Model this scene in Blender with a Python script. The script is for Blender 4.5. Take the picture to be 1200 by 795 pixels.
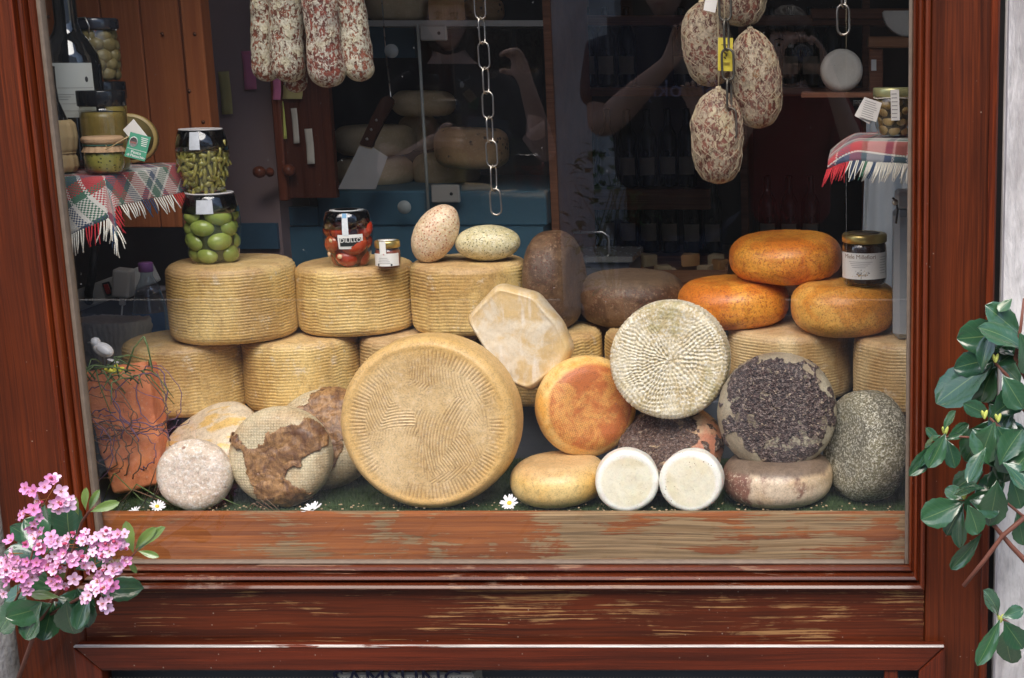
import bpy, bmesh, math, random
import numpy as np
from mathutils import Vector, Matrix, Euler, Quaternion
for o in list(bpy.data.objects): bpy.data.objects.remove(o)
scene = bpy.context.scene
R = math.radians
random.seed(7)

# ---------------------------------------------------------------- camera
TILT = R(11.5); FPX = 1650.0; PX0, PY0 = 1000.0, 397.5
CAM = Vector((0, -2.35, 1.55))
cam = bpy.data.cameras.new('camera'); camo = bpy.data.objects.new('camera', cam)
scene.collection.objects.link(camo); scene.camera = camo
camo.location = CAM; camo.rotation_euler = (math.pi/2 - TILT, 0, 0)
cam.sensor_width = 36; cam.lens = FPX/1200*36; cam.shift_x = -(PX0-600)/1200
cam.clip_start = 0.05; cam.clip_end = 300
# ---------------------------------------------------------------- light
SUN_EL, SUN_AZ = R(52), R(22)          # azimuth measured from -y (the street side) towards -x
world = bpy.data.worlds.new('World'); scene.world = world; world.use_nodes = True
wt = world.node_tree; bg = wt.nodes['Background']
sky = wt.nodes.new('ShaderNodeTexSky'); sky.sky_type = 'NISHITA'; sky.sun_disc = False
sky.sun_elevation = SUN_EL; sky.sun_rotation = math.pi + SUN_AZ
sky.air_density = 1.0; sky.dust_density = 3.0; sky.ozone_density = 1.0
wt.links.new(sky.outputs[0], bg.inputs[0]); bg.inputs[1].default_value = 0.15
sl = bpy.data.lights.new('sun', 'SUN'); sl.energy = 1.5; sl.angle = R(38); sl.color = (1, 0.95, 0.87)
so = bpy.data.objects.new('sun', sl); scene.collection.objects.link(so)
sd = Vector((math.sin(SUN_AZ)*math.cos(SUN_EL), -math.cos(SUN_AZ)*math.cos(SUN_EL), math.sin(SUN_EL)))
so.rotation_euler = sd.to_track_quat('Z', 'Y').to_euler(); so.location = (-1, -4, 6)
scene.view_settings.view_transform = 'Standard'; scene.view_settings.look = 'None'
scene.view_settings.exposure = 1.09; scene.view_settings.gamma = 1
scene.cycles.max_bounces = 8; scene.cycles.transparent_max_bounces = 16
scene.cycles.sample_clamp_indirect = 6
scene.render.film_transparent = False

_c, _s = math.cos(TILT), math.sin(TILT)
def at(px, py, y):
    """point of the place at depth y (metres behind the pane) seen at a given spot of the photograph"""
    u = (px-PX0)/FPX; v = (py-PY0)/FPX
    t = (y-CAM.y)/(_c - v*_s)
    return Vector((u*t, y, CAM.z + t*(-_s - v*_c)))
def mpp(y, z=1.1):
    return ((y-CAM.y)*_c - (z-CAM.z)*_s)/FPX      # metres per photo pixel

# ---------------------------------------------------------------- helpers: nodes
class G:
    def __init__(s, name):
        s.m = bpy.data.materials.new(name); s.m.use_nodes = True
        s.t = s.m.node_tree; s.b = s.t.nodes['Principled BSDF']; s.out = s.t.nodes['Material Output']
        s.co = s.n('ShaderNodeTexCoord')
        s.obj = s.co.outputs['Object']; s.uv = s.co.outputs['UV']
    def n(s, ty, ins=None, **kw):
        n = s.t.nodes.new(ty)
        for k, v in kw.items(): setattr(n, k, v)
        for k, v in (ins or {}).items(): s.set(n.inputs[k], v)
        return n
    def set(s, inp, v):
        if isinstance(v, bpy.types.NodeSocket): s.t.links.new(v, inp)
        elif isinstance(v, (tuple, list)) and inp.type == 'RGBA': inp.default_value = (*v[:3], 1)
        elif isinstance(v, (int, float)) and inp.type == 'RGBA': inp.default_value = (v, v, v, 1)
        else: inp.default_value = v
    def mp(s, vec, sc=(1,1,1), loc=(0,0,0), rot=(0,0,0)):
        if isinstance(sc, (int, float)): sc = (sc,)*3
        return s.n('ShaderNodeMapping', {'Vector': vec, 'Scale': sc, 'Location': loc, 'Rotation': rot}).outputs[0]
    def noise(s, vec, scale=5, det=4, rough=.55, dist=0):
        return s.n('ShaderNodeTexNoise', {'Vector': vec, 'Scale': scale, 'Detail': det, 'Roughness': rough, 'Distortion': dist}).outputs[0]
    def vor(s, vec, scale=5, feature='F1', out='Distance', rand=1):
        n = s.n('ShaderNodeTexVoronoi', feature=feature); s.set(n.inputs['Vector'], vec); s.set(n.inputs['Scale'], scale)
        s.set(n.inputs['Randomness'], rand)
        return n.outputs[out]
    def wave(s, vec, scale=5, dist=0, axis='X', det=2, dscale=1):
        n = s.n('ShaderNodeTexWave', {'Vector': vec, 'Scale': scale, 'Distortion': dist, 'Detail': det, 'Detail Scale': dscale}, bands_direction=axis)
        return n.outputs['Fac']
    def ramp(s, fac, stops, mode='LINEAR'):
        n = s.n('ShaderNodeValToRGB', {'Fac': fac}); cr = n.color_ramp; cr.interpolation = mode
        while len(cr.elements) < len(stops): cr.elements.new(.5)
        for e, (p, c) in zip(cr.elements, stops):
            if isinstance(c, (int, float)): c = (c,)*3
            e.position = p; e.color = (*c, 1)
        return n.outputs[0]
    def th(s, fac, a, b):      # smooth threshold
        n = s.n('ShaderNodeMapRange', {'Value': fac, 'From Min': a, 'From Max': b}); n.interpolation_type = 'SMOOTHSTEP'
        return n.outputs[0]
    def mix(s, f, a, b, mode='MIX'):
        n = s.n('ShaderNodeMix', data_type='RGBA', blend_type=mode)
        s.set(n.inputs[0], f); s.set(n.inputs[6], a); s.set(n.inputs[7], b)
        return n.outputs[2]
    def ma(s, op, a, b=0.0, c=None):
        n = s.n('ShaderNodeMath', operation=op); s.set(n.inputs[0], a); s.set(n.inputs[1], b)
        if c is not None: s.set(n.inputs[2], c)
        return n.outputs[0]
    def attr(s, name, out='Fac'): return s.n('ShaderNodeAttribute', attribute_name=name).outputs[out]
    def rnd(s): return s.n('ShaderNodeObjectInfo').outputs['Random']
    def bump(s, h, st=.3, d=.002, nrm=None):
        n = s.n('ShaderNodeBump', {'Height': h, 'Strength': st, 'Distance': d})
        if nrm is not None: s.set(n.inputs['Normal'], nrm)
        return n.outputs[0]
    GRIT = 0
    def fin(s, col=None, rough=.5, nrm=None, **kw):
        if G.GRIT and isinstance(col, bpy.types.NodeSocket):      # fine dusty grain of a natural rind
            a = s.noise(s.obj, 380, 3, .65); b_ = s.noise(s.obj, 95, 5, .7, .3)
            f = s.ramp(s.ma('ADD', s.ma('MULTIPLY', a, .55), s.ma('MULTIPLY', b_, .45)), [(.36, 1-G.GRIT), (.50, 1), (.66, 1+G.GRIT*.45)])
            col = s.mix(1.0, col, f, 'MULTIPLY')
        if col is not None: s.set(s.b.inputs['Base Color'], col)
        s.set(s.b.inputs['Roughness'], rough)
        if nrm is not None: s.set(s.b.inputs['Normal'], nrm)
        for k, v in kw.items():
            s.set(s.b.inputs[{'metal': 'Metallic', 'spec': 'Specular IOR Level', 'coat': 'Coat Weight', 'coatr': 'Coat Roughness',
                              'sss': 'Subsurface Weight', 'sheen': 'Sheen Weight', 'trans': 'Transmission Weight', 'emis': 'Emission Strength'}.get(k, k)], v)
        return s.m

def plain(name, col, rough=.5, var=.12, scale=30, bump=.05, **kw):
    g = G(name); n = g.noise(g.obj, scale, 5, .6)
    a = tuple(c*(1-var) for c in col); b = tuple(min(1, c*(1+var)) for c in col)
    c = g.mix(n, a, b)
    r = g.ma('ADD', g.ma('MULTIPLY', n, .15), rough-.07)
    return g.fin(c, r, g.bump(n, bump, .002) if bump else None, **kw)

def glassy(name, tint=(1,1,1), refl=1.0, rough=0.0, film=0.0, ior=1.5, filmcol=(.6,.6,.6)):
    """thin clear glass: what passes straight through plus its Fresnel reflection, with a little dust"""
    g = G(name); t = g.t; t.nodes.remove(g.b)
    tr = g.n('ShaderNodeBsdfTransparent', {'Color': tint}); gl = g.n('ShaderNodeBsdfGlossy', {'Color': (1,1,1), 'Roughness': rough})
    ge = g.n('ShaderNodeNewGeometry').outputs; dt = g.n('ShaderNodeVectorMath', {0: ge['Normal'], 1: ge['Incoming']}, operation='DOT_PRODUCT').outputs['Value']
    f0 = ((ior-1)/(ior+1))**2; sch = g.ma('ADD', g.ma('MULTIPLY', g.ma('POWER', g.ma('SUBTRACT', 1, g.ma('ABSOLUTE', dt)), 5), 1-f0), f0)
    mx = g.n('ShaderNodeMixShader'); g.set(mx.inputs[0], g.ma('MINIMUM', g.ma('MULTIPLY', sch, refl), 1)); g.set(mx.inputs[1], tr.outputs[0]); g.set(mx.inputs[2], gl.outputs[0])
    sh = mx.outputs[0]
    if film:
        df = g.n('ShaderNodeBsdfDiffuse', {'Color': filmcol})
        m2 = g.n('ShaderNodeMixShader'); nz = g.noise(g.obj, 3.0, 6, .7); sp = g.vor(g.obj, 55, 'F1')
        dust = g.ma('MULTIPLY', g.ma('LESS_THAN', sp, .045), g.th(g.noise(g.obj, 9, 2), .5, .62))
        streak = g.noise(g.mp(g.obj, (26, 1, 1.2)), 1.0, 5, .7)
        f = g.ma('ADD', g.ma('MULTIPLY', g.ma('MULTIPLY', nz, streak), film*3.2), g.ma('MULTIPLY', dust, .4))
        g.set(m2.inputs[0], f); g.set(m2.inputs[1], sh); g.set(m2.inputs[2], df.outputs[0]); sh = m2.outputs[0]
    t.links.new(sh, g.out.inputs[0]); return g.m

# ---------------------------------------------------------------- helpers: objects
C = scene.collection
def setm(me, mats):
    for m in (mats if isinstance(mats, (list, tuple)) else [mats]): me.materials.append(m)
def obj(name, me, parent=None, loc=None, rot=None, label=None, cat=None, group=None, kind=None, link=True):
    o = bpy.data.objects.new(name, me)
    C.objects.link(o)
    if parent is not None: o.parent = parent
    if loc is not None: o.location = loc
    if rot is not None:
        if isinstance(rot, Quaternion): o.rotation_mode = 'QUATERNION'; o.rotation_quaternion = rot
        else: o.rotation_euler = rot
    if label: o['label'] = label
    if cat: o['category'] = cat
    if group: o['group'] = group
    if kind: o['kind'] = kind
    return o
def root(name, label, cat, loc=(0,0,0), rot=(0,0,0), group=None):
    return obj(name, None, None, loc, rot, label, cat, group)
def facing(d, roll=0):
    """rotation that sends local z along d"""
    return Vector(d).to_track_quat('Z', 'Y') @ Quaternion((0,0,1), roll)
def mesh(name, vs, fs, mat, smooth=False, uvs=None):
    me = bpy.data.meshes.new(name); me.from_pydata([tuple(v) for v in vs], [], fs); setm(me, mat)
    if smooth: me.polygons.foreach_set('use_smooth', [True]*len(me.polygons))
    me.update(); return me
def bm_mesh(name, bm, mat, smooth=False):
    bmesh.ops.recalc_face_normals(bm, faces=bm.faces)
    me = bpy.data.meshes.new(name); bm.to_mesh(me); bm.free(); setm(me, mat)
    if smooth: me.polygons.foreach_set('use_smooth', [True]*len(me.polygons))
    return me
def add_box(bm, lo, hi, bev=0, M=None, seg=1):
    lo, hi = Vector(lo), Vector(hi)
    r = bmesh.ops.create_cube(bm, size=1); vs = r['verts']
    for v in vs: v.co = Vector([lo[i]+(v.co[i]+.5)*(hi[i]-lo[i]) for i in range(3)])
    if bev:
        es = list({e for v in vs for e in v.link_edges})
        r = bmesh.ops.bevel(bm, geom=es, offset=bev, segments=seg, profile=.5, affect='EDGES'); vs = list({v for f in r['faces'] for v in f.verts} | {v for v in vs if v.is_valid})
    if M is not None: bmesh.ops.transform(bm, matrix=M, verts=[v for v in vs if v.is_valid])
    return vs
def box(name, lo, hi, mat, bev=0, parent=None, seg=1, **kw):
    bm = bmesh.new(); add_box(bm, lo, hi, bev, None, seg); return obj(name, bm_mesh(name, bm, mat), parent, **kw)
def obox(name, size, mat, parent=None, loc=(0,0,0), rot=(0,0,0), bev=0, seg=1, **kw):
    s = Vector(size)/2
    bm = bmesh.new(); add_box(bm, -s, s, bev, None, seg); return obj(name, bm_mesh(name, bm, mat), parent, loc, rot, **kw)
def grid_mesh(name, P, mat, closed_u=True, cap=True, uv=None, attrs=None, smooth=True):
    """P: (rings, segs, 3) numpy"""
    n, m = P.shape[:2]; V = P.reshape(-1, 3)
    i, j = np.meshgrid(np.arange(n-1), np.arange(m if closed_u else m-1), indexing='ij'); j2 = (j+1) % m
    F = np.stack([i*m+j, i*m+j2, (i+1)*m+j2, (i+1)*m+j], -1).reshape(-1, 4)
    me = bpy.data.meshes.new(name); caps = []
    if cap and closed_u: caps = [list(range(m))[::-1], [(n-1)*m+k for k in range(m)]]
    nl = F.size + sum(map(len, caps)); npoly = len(F)+len(caps)
    me.vertices.add(len(V)); me.vertices.foreach_set('co', V.astype(np.float32).ravel())
    me.loops.add(nl); lv = np.concatenate([F.ravel()] + [np.array(c) for c in caps]) if caps else F.ravel()
    me.loops.foreach_set('vertex_index', lv.astype(np.int32))
    st = np.concatenate([np.arange(len(F))*4] + [np.array([F.size + k*m]) for k in range(len(caps))]); 
    me.polygons.add(npoly); me.polygons.foreach_set('loop_start', st.astype(np.int32))
    me.update(calc_edges=True)
    if smooth: me.polygons.foreach_set('use_smooth', [True]*npoly)
    if uv is not None:
        l = me.uv_layers.new(name='UVMap'); l.data.foreach_set('uv', uv.reshape(-1, 2)[lv].astype(np.float32).ravel())
    for k, a in (attrs or {}).items():
        t = me.attributes.new(k, 'FLOAT', 'POINT'); t.data.foreach_set('value', a.astype(np.float32).ravel())
    setm(me, mat); me.validate(); return me
_lat = np.random.RandomState(3).rand(64, 64, 64)
def vnoise(x, y, z):
    xi, yi, zi = np.floor(x).astype(int), np.floor(y).astype(int), np.floor(z).astype(int)
    f = [v - i for v, i in ((x, xi), (y, yi), (z, zi))]; f = [t*t*(3-2*t) for t in f]
    r = 0
    for a in (0, 1):
        for b in (0, 1):
            for c in (0, 1):
                w = (f[0] if a else 1-f[0])*(f[1] if b else 1-f[1])*(f[2] if c else 1-f[2])
                r = r + w*_lat[(xi+a) % 64, (yi+b) % 64, (zi+c) % 64]
    return r*2-1
def fbm(P, sc, oc=4, seed=0, g=.5):
    r = 0; a = 1; t = 0
    for k in range(oc):
        q = P*sc*(2**k) + seed*7.13 + k*3.7
        r = r + a*vnoise(q[..., 0], q[..., 1], q[..., 2]); t += a; a *= g
    return r/t
def resample(pts, n):
    pts = np.array(pts, float); d = np.r_[0, np.cumsum(np.hypot(*np.diff(pts, axis=0).T))]
    s = np.linspace(0, d[-1], n); return np.stack([np.interp(s, d, pts[:, 0]), np.interp(s, d, pts[:, 1])], -1)
def spin(prof, m):
    th = np.linspace(0, 2*np.pi, m, endpoint=False)
    r = np.maximum(prof[:, 0], .0002)[:, None]
    return np.stack([r*np.cos(th), r*np.sin(th), np.repeat(prof[:, 1:2], m, 1)], -1), th
def lathe(name, prof, mat, m=32, parent=None, n=None, **kw):
    p = np.array(prof, float) if n is None else resample(prof, n)
    P, _ = spin(p, m); return obj(name, grid_mesh(name, P, mat), parent, **kw)
def tube_mesh(name, pts, rad, mat, k=8, closed=False):
    pts = [Vector(p) for p in pts]; n = len(pts)
    rad = rad if isinstance(rad, (list, tuple)) else [rad]*n
    P = np.zeros((n + (1 if closed else 0), k, 3)); up = None
    for i, p in enumerate(pts):
        a = pts[(i-1) % n] if (closed or i > 0) else p; b = pts[(i+1) % n] if (closed or i < n-1) else p
        t = (b-a).normalized()
        if up is None: up = t.orthogonal().normalized()
        up = (up - t*up.dot(t)).normalized(); s = t.cross(up)
        for j in range(k):
            an = 2*math.pi*j/k; P[i, j] = p + (up*math.cos(an) + s*math.sin(an))*rad[i]
    if closed:
        # match twist by nearest start vertex
        P[n] = P[0]
        d = np.linalg.norm(P[n-1][0]-P[0], axis=1); sh = int(np.argmin(d)); P[n] = np.roll(P[0], -sh, axis=0)
    return grid_mesh(name, P, mat, cap=not closed)
def tube(name, pts, rad, mat, k=8, parent=None, closed=False, **kw): return obj(name, tube_mesh(name, pts, rad, mat, k, closed), parent, **kw)
def text_mesh(name, body, size, mat, ext=0.0002, align='CENTER', cyl=None, spacing=1.0):
    cu = bpy.data.curves.new(name, 'FONT'); cu.body = body; cu.size = size; cu.extrude = ext; cu.align_x = align; cu.align_y = 'CENTER'
    cu.space_character = spacing; cu.resolution_u = 3
    o = bpy.data.objects.new(name, cu); C.objects.link(o)
    dg = bpy.context.evaluated_depsgraph_get(); me = bpy.data.meshes.new_from_object(o.evaluated_get(dg)); me.name = name
    bpy.data.objects.remove(o); bpy.data.curves.remove(cu); me.materials.clear(); setm(me, mat)
    if cyl:      # wrap on a cylinder of radius cyl about z; x -> angle, y -> height; faces -y
        for v in me.vertices:
            a = v.co.x/cyl; r = cyl + v.co.z
            v.co = (math.sin(a)*r, -math.cos(a)*r, v.co.y)
    return me
def patch_cyl(name, r, a0, a1, z0, z1, mat, parent=None, n=16, thick=.0004, rfun=None, **kw):
    """a label wrapped on a cylinder round z, angles measured from -y"""
    rf = rfun or (lambda z: r)
    A = np.linspace(a0, a1, n); Z = np.linspace(z0, z1, 5)
    P = np.zeros((len(Z), n, 3)); UV = np.zeros((len(Z), n, 2))
    for i, z in enumerate(Z):
        rr = rf(z)+thick; P[i] = np.stack([np.sin(A)*rr, -np.cos(A)*rr, np.full(n, z)], -1); UV[i] = np.stack([np.linspace(0, 1, n), np.full(n, (z-z0)/(z1-z0))], -1)
    o = obj(name, grid_mesh(name, P, mat, closed_u=False, uv=UV), parent, **kw)
    return o
# ---------------------------------------------------------------- materials of the setting
def wood(name, axis='x', a=(.30,.065,.022), b=(.13,.026,.011), wear=0.0, wcol=(.36,.29,.20), wthr=.56, gloss=.3, coat=.35, wscale=1.0, wgrad=0.0, fine=1.0, wf=1.0):
    g = G(name)
    def st(lo, hi): lo *= fine; hi *= fine; return {'x': (lo, hi, hi), 'z': (hi, hi, lo), 'y': (hi, lo, hi)}[axis]
    warp = g.noise(g.obj, 3.0, 2, .5)
    vec = g.n('ShaderNodeVectorMath', {0: g.obj, 1: g.n('ShaderNodeCombineXYZ', {0: g.ma('MULTIPLY', warp, .016), 1: 0, 2: g.ma('MULTIPLY', warp, .016)}).outputs[0]}, operation='ADD').outputs[0]
    gr = g.noise(g.mp(vec, st(5, 330)), 1.0, 5, .65); g2 = g.noise(g.mp(vec, st(2.2, 95)), 1.0, 5, .62, .3); bands = g.noise(g.mp(vec, st(.8, 17)), 1.0, 3, .6, .6)
    big = g.noise(g.obj, 2.6, 4, .6)
    t = g.ma('ADD', g.ma('ADD', g.ma('MULTIPLY', gr, .30), g.ma('MULTIPLY', g2, .38)), g.ma('MULTIPLY', bands, .32))
    c = g.mix(g.th(t, .36, .64), b, a)
    c = g.mix(g.ma('MULTIPLY', g.th(big, .40, .66), .55), c, g.mix(.65, c, b))
    c = g.mix(g.ma('MULTIPLY', g.th(g2, .57, .72), .55), c, tuple(v*.45 for v in b)); c = g.mix(g.ma('MULTIPLY', g.th(gr, .58, .72), .25), c, tuple(min(1, v*1.6) for v in a))
    spk = g.vor(g.mp(g.obj, 1), 60); c = g.mix(g.ma('MULTIPLY', g.th(spk, .10, .05), g.ma('MULTIPLY', g.th(g.noise(g.obj, 7, 2), .5, .6), .5)), c, (.4,.34,.28))
    rough = g.ma('ADD', gloss, g.ma('MULTIPLY', g2, .3)); h = g.ma('ADD', gr, g2); ct = coat
    if wear:
        ws = {'x': (2.6*wscale, 75*wscale*wf, 75*wscale*wf), 'z': (75*wscale, 75*wscale, 2.6*wscale), 'y': (75*wscale, 2.6*wscale, 75*wscale)}[axis]
        w1 = g.noise(g.mp(vec, ws), 1.0, 9, .72, .3); w2 = g.noise(g.mp(g.obj, (.45,1,1) if axis == 'x' else (1,1,.45)), 11*wscale, 5, .6, .8)
        w = g.ma('ADD', g.ma('MULTIPLY', w1, .38 if wf < 1.5 else .60), g.ma('MULTIPLY', w2, .62 if wf < 1.5 else .40)); w = g.ma('ADD', w, g.ma('MULTIPLY', g.ma('SUBTRACT', gr, .5), .22))
        if wgrad:
            sx = g.n('ShaderNodeSeparateXYZ', {0: g.obj}).outputs[0]
            w = g.ma('ADD', w, g.ma('MULTIPLY', g.ma('ADD', sx, .6), wgrad))
        m = g.ma('MULTIPLY', g.th(w, wthr, wthr+.022), wear)
        wc = g.mix(g.th(gr, .38, .62), tuple(v*.45 for v in wcol), wcol); wc = g.mix(g.ma('MULTIPLY', g.th(g2, .5, .62), .5), wc, tuple(v*f for v, f in zip(wcol, (.62,.55,.45))))
        c = g.mix(m, c, wc); rough = g.ma('ADD', rough, g.ma('MULTIPLY', m, .35))
        h = g.ma('SUBTRACT', g.ma('MULTIPLY', h, .5), g.ma('MULTIPLY', m, .8)); ct = g.ma('MULTIPLY', g.ma('SUBTRACT', 1, m), coat)
    return g.fin(c, rough, g.bump(h, .6, .0012), coat=ct, coatr=.1, spec=.22)

M = {}
M['stile'] = wood('varnished mahogany upright', 'z', a=(.140,.026,.0055), b=(.036,.008,.003), coat=.18)
M['mould_v'] = wood('varnished moulding upright', 'z', a=(.27,.045,.007), b=(.045,.007,.003), coat=.35)
M['mould_h'] = wood('varnished moulding level', 'x', a=(.14,.028,.008), b=(.04,.008,.004), wear=.5, wcol=(.38,.24,.16), wthr=.56, coat=.6, gloss=.2)
M['rail'] = wood('worn red rail', 'x', a=(.14,.026,.007), b=(.030,.007,.003), wear=.85, wcol=(.40,.22,.09), wthr=.56, wgrad=.03, coat=.2, wscale=1.3, wf=2.6)
M['hatch'] = wood('red hatch wood', 'x', a=(.145,.022,.006), b=(.045,.008,.003), wear=.5, wcol=(.4,.3,.22), wthr=.66, coat=.3)
M['hatch_v'] = wood('red hatch wood upright', 'z', a=(.145,.022,.006), b=(.045,.008,.003), coat=.3)
M['sill'] = wood('peeling sill board', 'x', a=(.42,.145,.038), b=(.17,.05,.016), wear=.95, wcol=(.36,.25,.135), wthr=.505, wgrad=.055, coat=.0, gloss=.6, wscale=.8)
M['putty'] = plain('grey glazing strip', (.16,.12,.09), .7, .4, 60)
M['panel'] = wood('orange brown boards', 'z', a=(.50,.165,.055), b=(.36,.105,.038), coat=.05, gloss=.5, fine=.5)
M['cabinet'] = wood('dark cabinet wood', 'z', a=(.17,.05,.025), b=(.09,.026,.015), coat=.2)
M['shelfwood'] = wood('shelf wood', 'x', a=(.42,.21,.10), b=(.24,.11,.05), coat=.1)
M['darkwood'] = wood('dark shelf wood', 'x', a=(.34,.15,.08), b=(.18,.075,.04), coat=.1)
M['mauve'] = plain('mauve painted wall', (.40,.28,.27), .85, .12, 6, .1)
M['roomwall'] = plain('dim plaster', (.42,.36,.31), .9, .15, 5, .2)
M['tile'] = plain('dark floor tile', (.12,.09,.07), .5, .2, 8)
M['teal'] = plain('teal enamel', (.075,.18,.25), .45, .12, 8)
M['slate'] = plain('slate blue riser board', (.085,.10,.125), .7, .2, 25, .1)
M['pane'] = glassy('window glass', refl=2.0, film=.005)
M['caseglass'] = glassy('display case glass', refl=1.0)
M['steel'] = plain('brushed steel', (.55,.55,.54), .28, .08, 60, .02, metal=.95)
M['chrome'] = plain('worn chain metal', (.5,.47,.42), .3, .15, 90, .03, metal=1.0)
M['alu'] = plain('pale metal plate', (.56,.55,.5), .4, .06, 30, .02, metal=.5)
M['black'] = plain('black rubber', (.015,.015,.017), .5, .2, 40)
M['blackgloss'] = plain('black glossy plastic', (.012,.013,.016), .12, .2, 20, 0)
M['white'] = plain('off white plastic', (.62,.61,.58), .4, .05, 30, .02)
M['paper'] = plain('white paper', (.74,.73,.69), .8, .05, 40, .03)
M['ink'] = plain('black ink', (.03,.03,.035), .7, .1, 40, 0)
M['greyink'] = plain('grey print', (.28,.27,.26), .8, .1, 40, 0)
def plaster(name, base, dirt, sc=1.0, sx=(1,1,1), thr=.55):
    g = G(name); v = g.mp(g.obj, sx); n1 = g.noise(v, 7*sc, 6, .68, .4); n2 = g.noise(v, 45*sc, 5, .7); n3 = g.vor(v, 90*sc)
    c = g.mix(g.th(n1, thr-.12, thr+.1), base, dirt); c = g.mix(g.ma('MULTIPLY', g.th(n2, .5, .75), .5), c, tuple(x*.55 for x in dirt))
    h = g.ma('ADD', g.ma('MULTIPLY', n1, .8), g.ma('MULTIPLY', n2, .7))
    return g.fin(c, .92, g.bump(g.ma('ADD', h, g.ma('MULTIPLY', n3, .25)), .9, .008))
M['plaster_l'] = plaster('flaking white plaster', (.62,.60,.57), (.40,.375,.35))
M['stone_r'] = plaster('streaked grey stone', (.60,.585,.585), (.36,.34,.34), .9, (1.6,1.6,.35), .52)
M['facade'] = plaster('grey street plaster', (.60,.60,.62), (.46,.46,.48), .35)
M['doorstep'] = plain('grey stone step', (.30,.29,.29), .4, .08, 8)
def paving():
    g = G('worn stone paving'); br = g.n('ShaderNodeTexBrick', {'Vector': g.mp(g.obj, 1.6), 'Color1': (.22,.21,.20), 'Color2': (.28,.27,.25), 'Mortar': (.10,.095,.09), 'Scale': 1.0, 'Mortar Size': .012})
    n = g.noise(g.obj, 9, 6, .65); c = g.mix(g.ma('MULTIPLY', n, .5), br.outputs[0], (.16,.15,.14))
    return g.fin(c, .75, g.bump(n, .5, .01))
M['paving'] = paving()
M['render_c'] = plain('cream casing', (.66,.64,.56), .5, .08, 20)
def turf():
    g = G('green artificial turf'); n = g.noise(g.obj, 60, 4, .7); c = g.mix(n, (.012,.028,.008), (.055,.10,.028)); return g.fin(c, .8)
M['turf'] = turf()

# ---------------------------------------------------------------- ground, walls of the street
def ST(o): o['kind'] = 'structure'; return o
ST(box('ground', (-40,-40,-.2), (40,40,0), M['paving']))
def rough_wall(name, x0, x1, z0, z1, yf, mat, amp, seed, dens=.02, label=None, cat='wall', depth=.35):
    nx = max(2, int((x1-x0)/dens)); nz = max(2, int((z1-z0)/dens))
    X, Z = np.meshgrid(np.linspace(x0, x1, nx), np.linspace(z0, z1, nz))
    P = np.stack([X, np.full_like(X, yf), Z], -1); d = fbm(P, 9, 5, seed)*amp
    P[..., 1] += d; P[:, 0, 1] += .012; P[:, -1, 1] += .012
    front = grid_mesh(name, P[:, ::1], mat, closed_u=False)
    bm = bmesh.new(); bm.from_mesh(front); add_box(bm, (x0, yf+.03+amp, z0), (x1, yf+depth, z1))
    # side returns join the rough face to the block
    for col in (0, nx-1):
        prev = None
        for i in range(nz):
            a = bm.verts.new(P[i, col]); b = bm.verts.new((P[i, col, 0], yf+.03+amp, P[i, col, 2]))
            if prev: bm.faces.new((prev[0], a, b, prev[1]) if col else (prev[0], prev[1], b, a))
            prev = (a, b)
    me = bpy.data.meshes.new(name); bm.to_mesh(me); bm.free(); setm(me, mat); me.polygons.foreach_set('use_smooth', [True]*len(me.polygons))
    return obj(name, me, label=label, cat=cat)
rough_wall('plaster_wall', -2.6, -1.487, 0, 2.6, -.085, M['plaster_l'], .012, 1, .014, 'flaking off-white plaster wall left of the shop window')
rough_wall('stone_wall', .247, .62, 0, 2.6, -.075, M['stone_r'], .009, 2, .014, 'rough streaked grey stone wall right of the shop window')  # ends early for the unseen doorway added to light the room
o = box('upper_wall', (-2.6,-.05,2.62), (1.45,.269,3.8), M['plaster_l'], label='plain plaster wall above the shop window', cat='wall')
# dark joints where frame meets walls
# ---------------------------------------------------------------- shop window joinery
GZ0_ = .67
sw = root('shop_window', 'red varnished wooden shop window frame with worn bottom rail and single pane', 'window', (-.6,0,.1))
def SW(o): o.parent = sw; o.matrix_parent_inverse = Matrix.Translation((.6,0,-.1)); return o
FY = -.028
SW(box('upright', (-1.474,FY,.1), (-1.3495,.05,2.6), M['stile'], .003))
SW(box('upright', (.1245,FY,.1), (.236,.05,2.6), M['stile'], .003))
SW(box('top_rail', (-1.349,FY,2.36), (.124,.05,2.6), M['rail'], .003))
SW(box('bottom_rail', (-1.349,FY,.5), (.124,.03,GZ0_-.027*1.33+.002), M['rail'], .002))
SW(box('backing_strip', (-1.486,.0,.0), (-1.4745,.05,2.6), M['black']))
SW(box('backing_strip', (.2365,.0,.0), (.247,.05,2.6), M['black']))
SW(box('edge_bead', (.2215,FY-.007,.1), (.2355,FY-.0005,2.6), M['mould_v'], .003))
GX0, GX1, GZ0, GZ1 = -1.322, .097, .67, 2.34
prof = [(d*.027/.034, y) for d, y in [(0,-.028),(0,-.038),(.002,-.044),(.006,-.047),(.010,-.044),(.0115,-.036),(.0125,-.029),(.0145,-.029),(.0155,-.037),(.019,-.040),(.0225,-.036),(.0235,-.026),(.0245,-.019),(.0265,-.019),(.0275,-.024),(.030,-.026),(.033,-.020),(.034,-.010),(.034,.004)]]
def moulding(name, pf):
    """pf(d, end) -> (position at start, position at end) for offset d"""
    vs, fs = [], []; n = len(prof)
    for d, y in prof: a, b = pf(d, y); vs += [a, b]
    # facets cut along the run for fine relief
    for i in range(n-1): fs.append((2*i, 2*i+1, 2*i+3, 2*i+2))
    return vs, fs
w = .027; WB = 1.33
vs, fs = moulding('m', lambda d, y: ((GX0-w+d, y, GZ0-w*WB+d*WB), (GX0-w+d, y, GZ1+w-d)))
SW(obj('moulding', mesh('moulding', vs, [f[::-1] for f in fs], M['mould_v'])))
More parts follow.
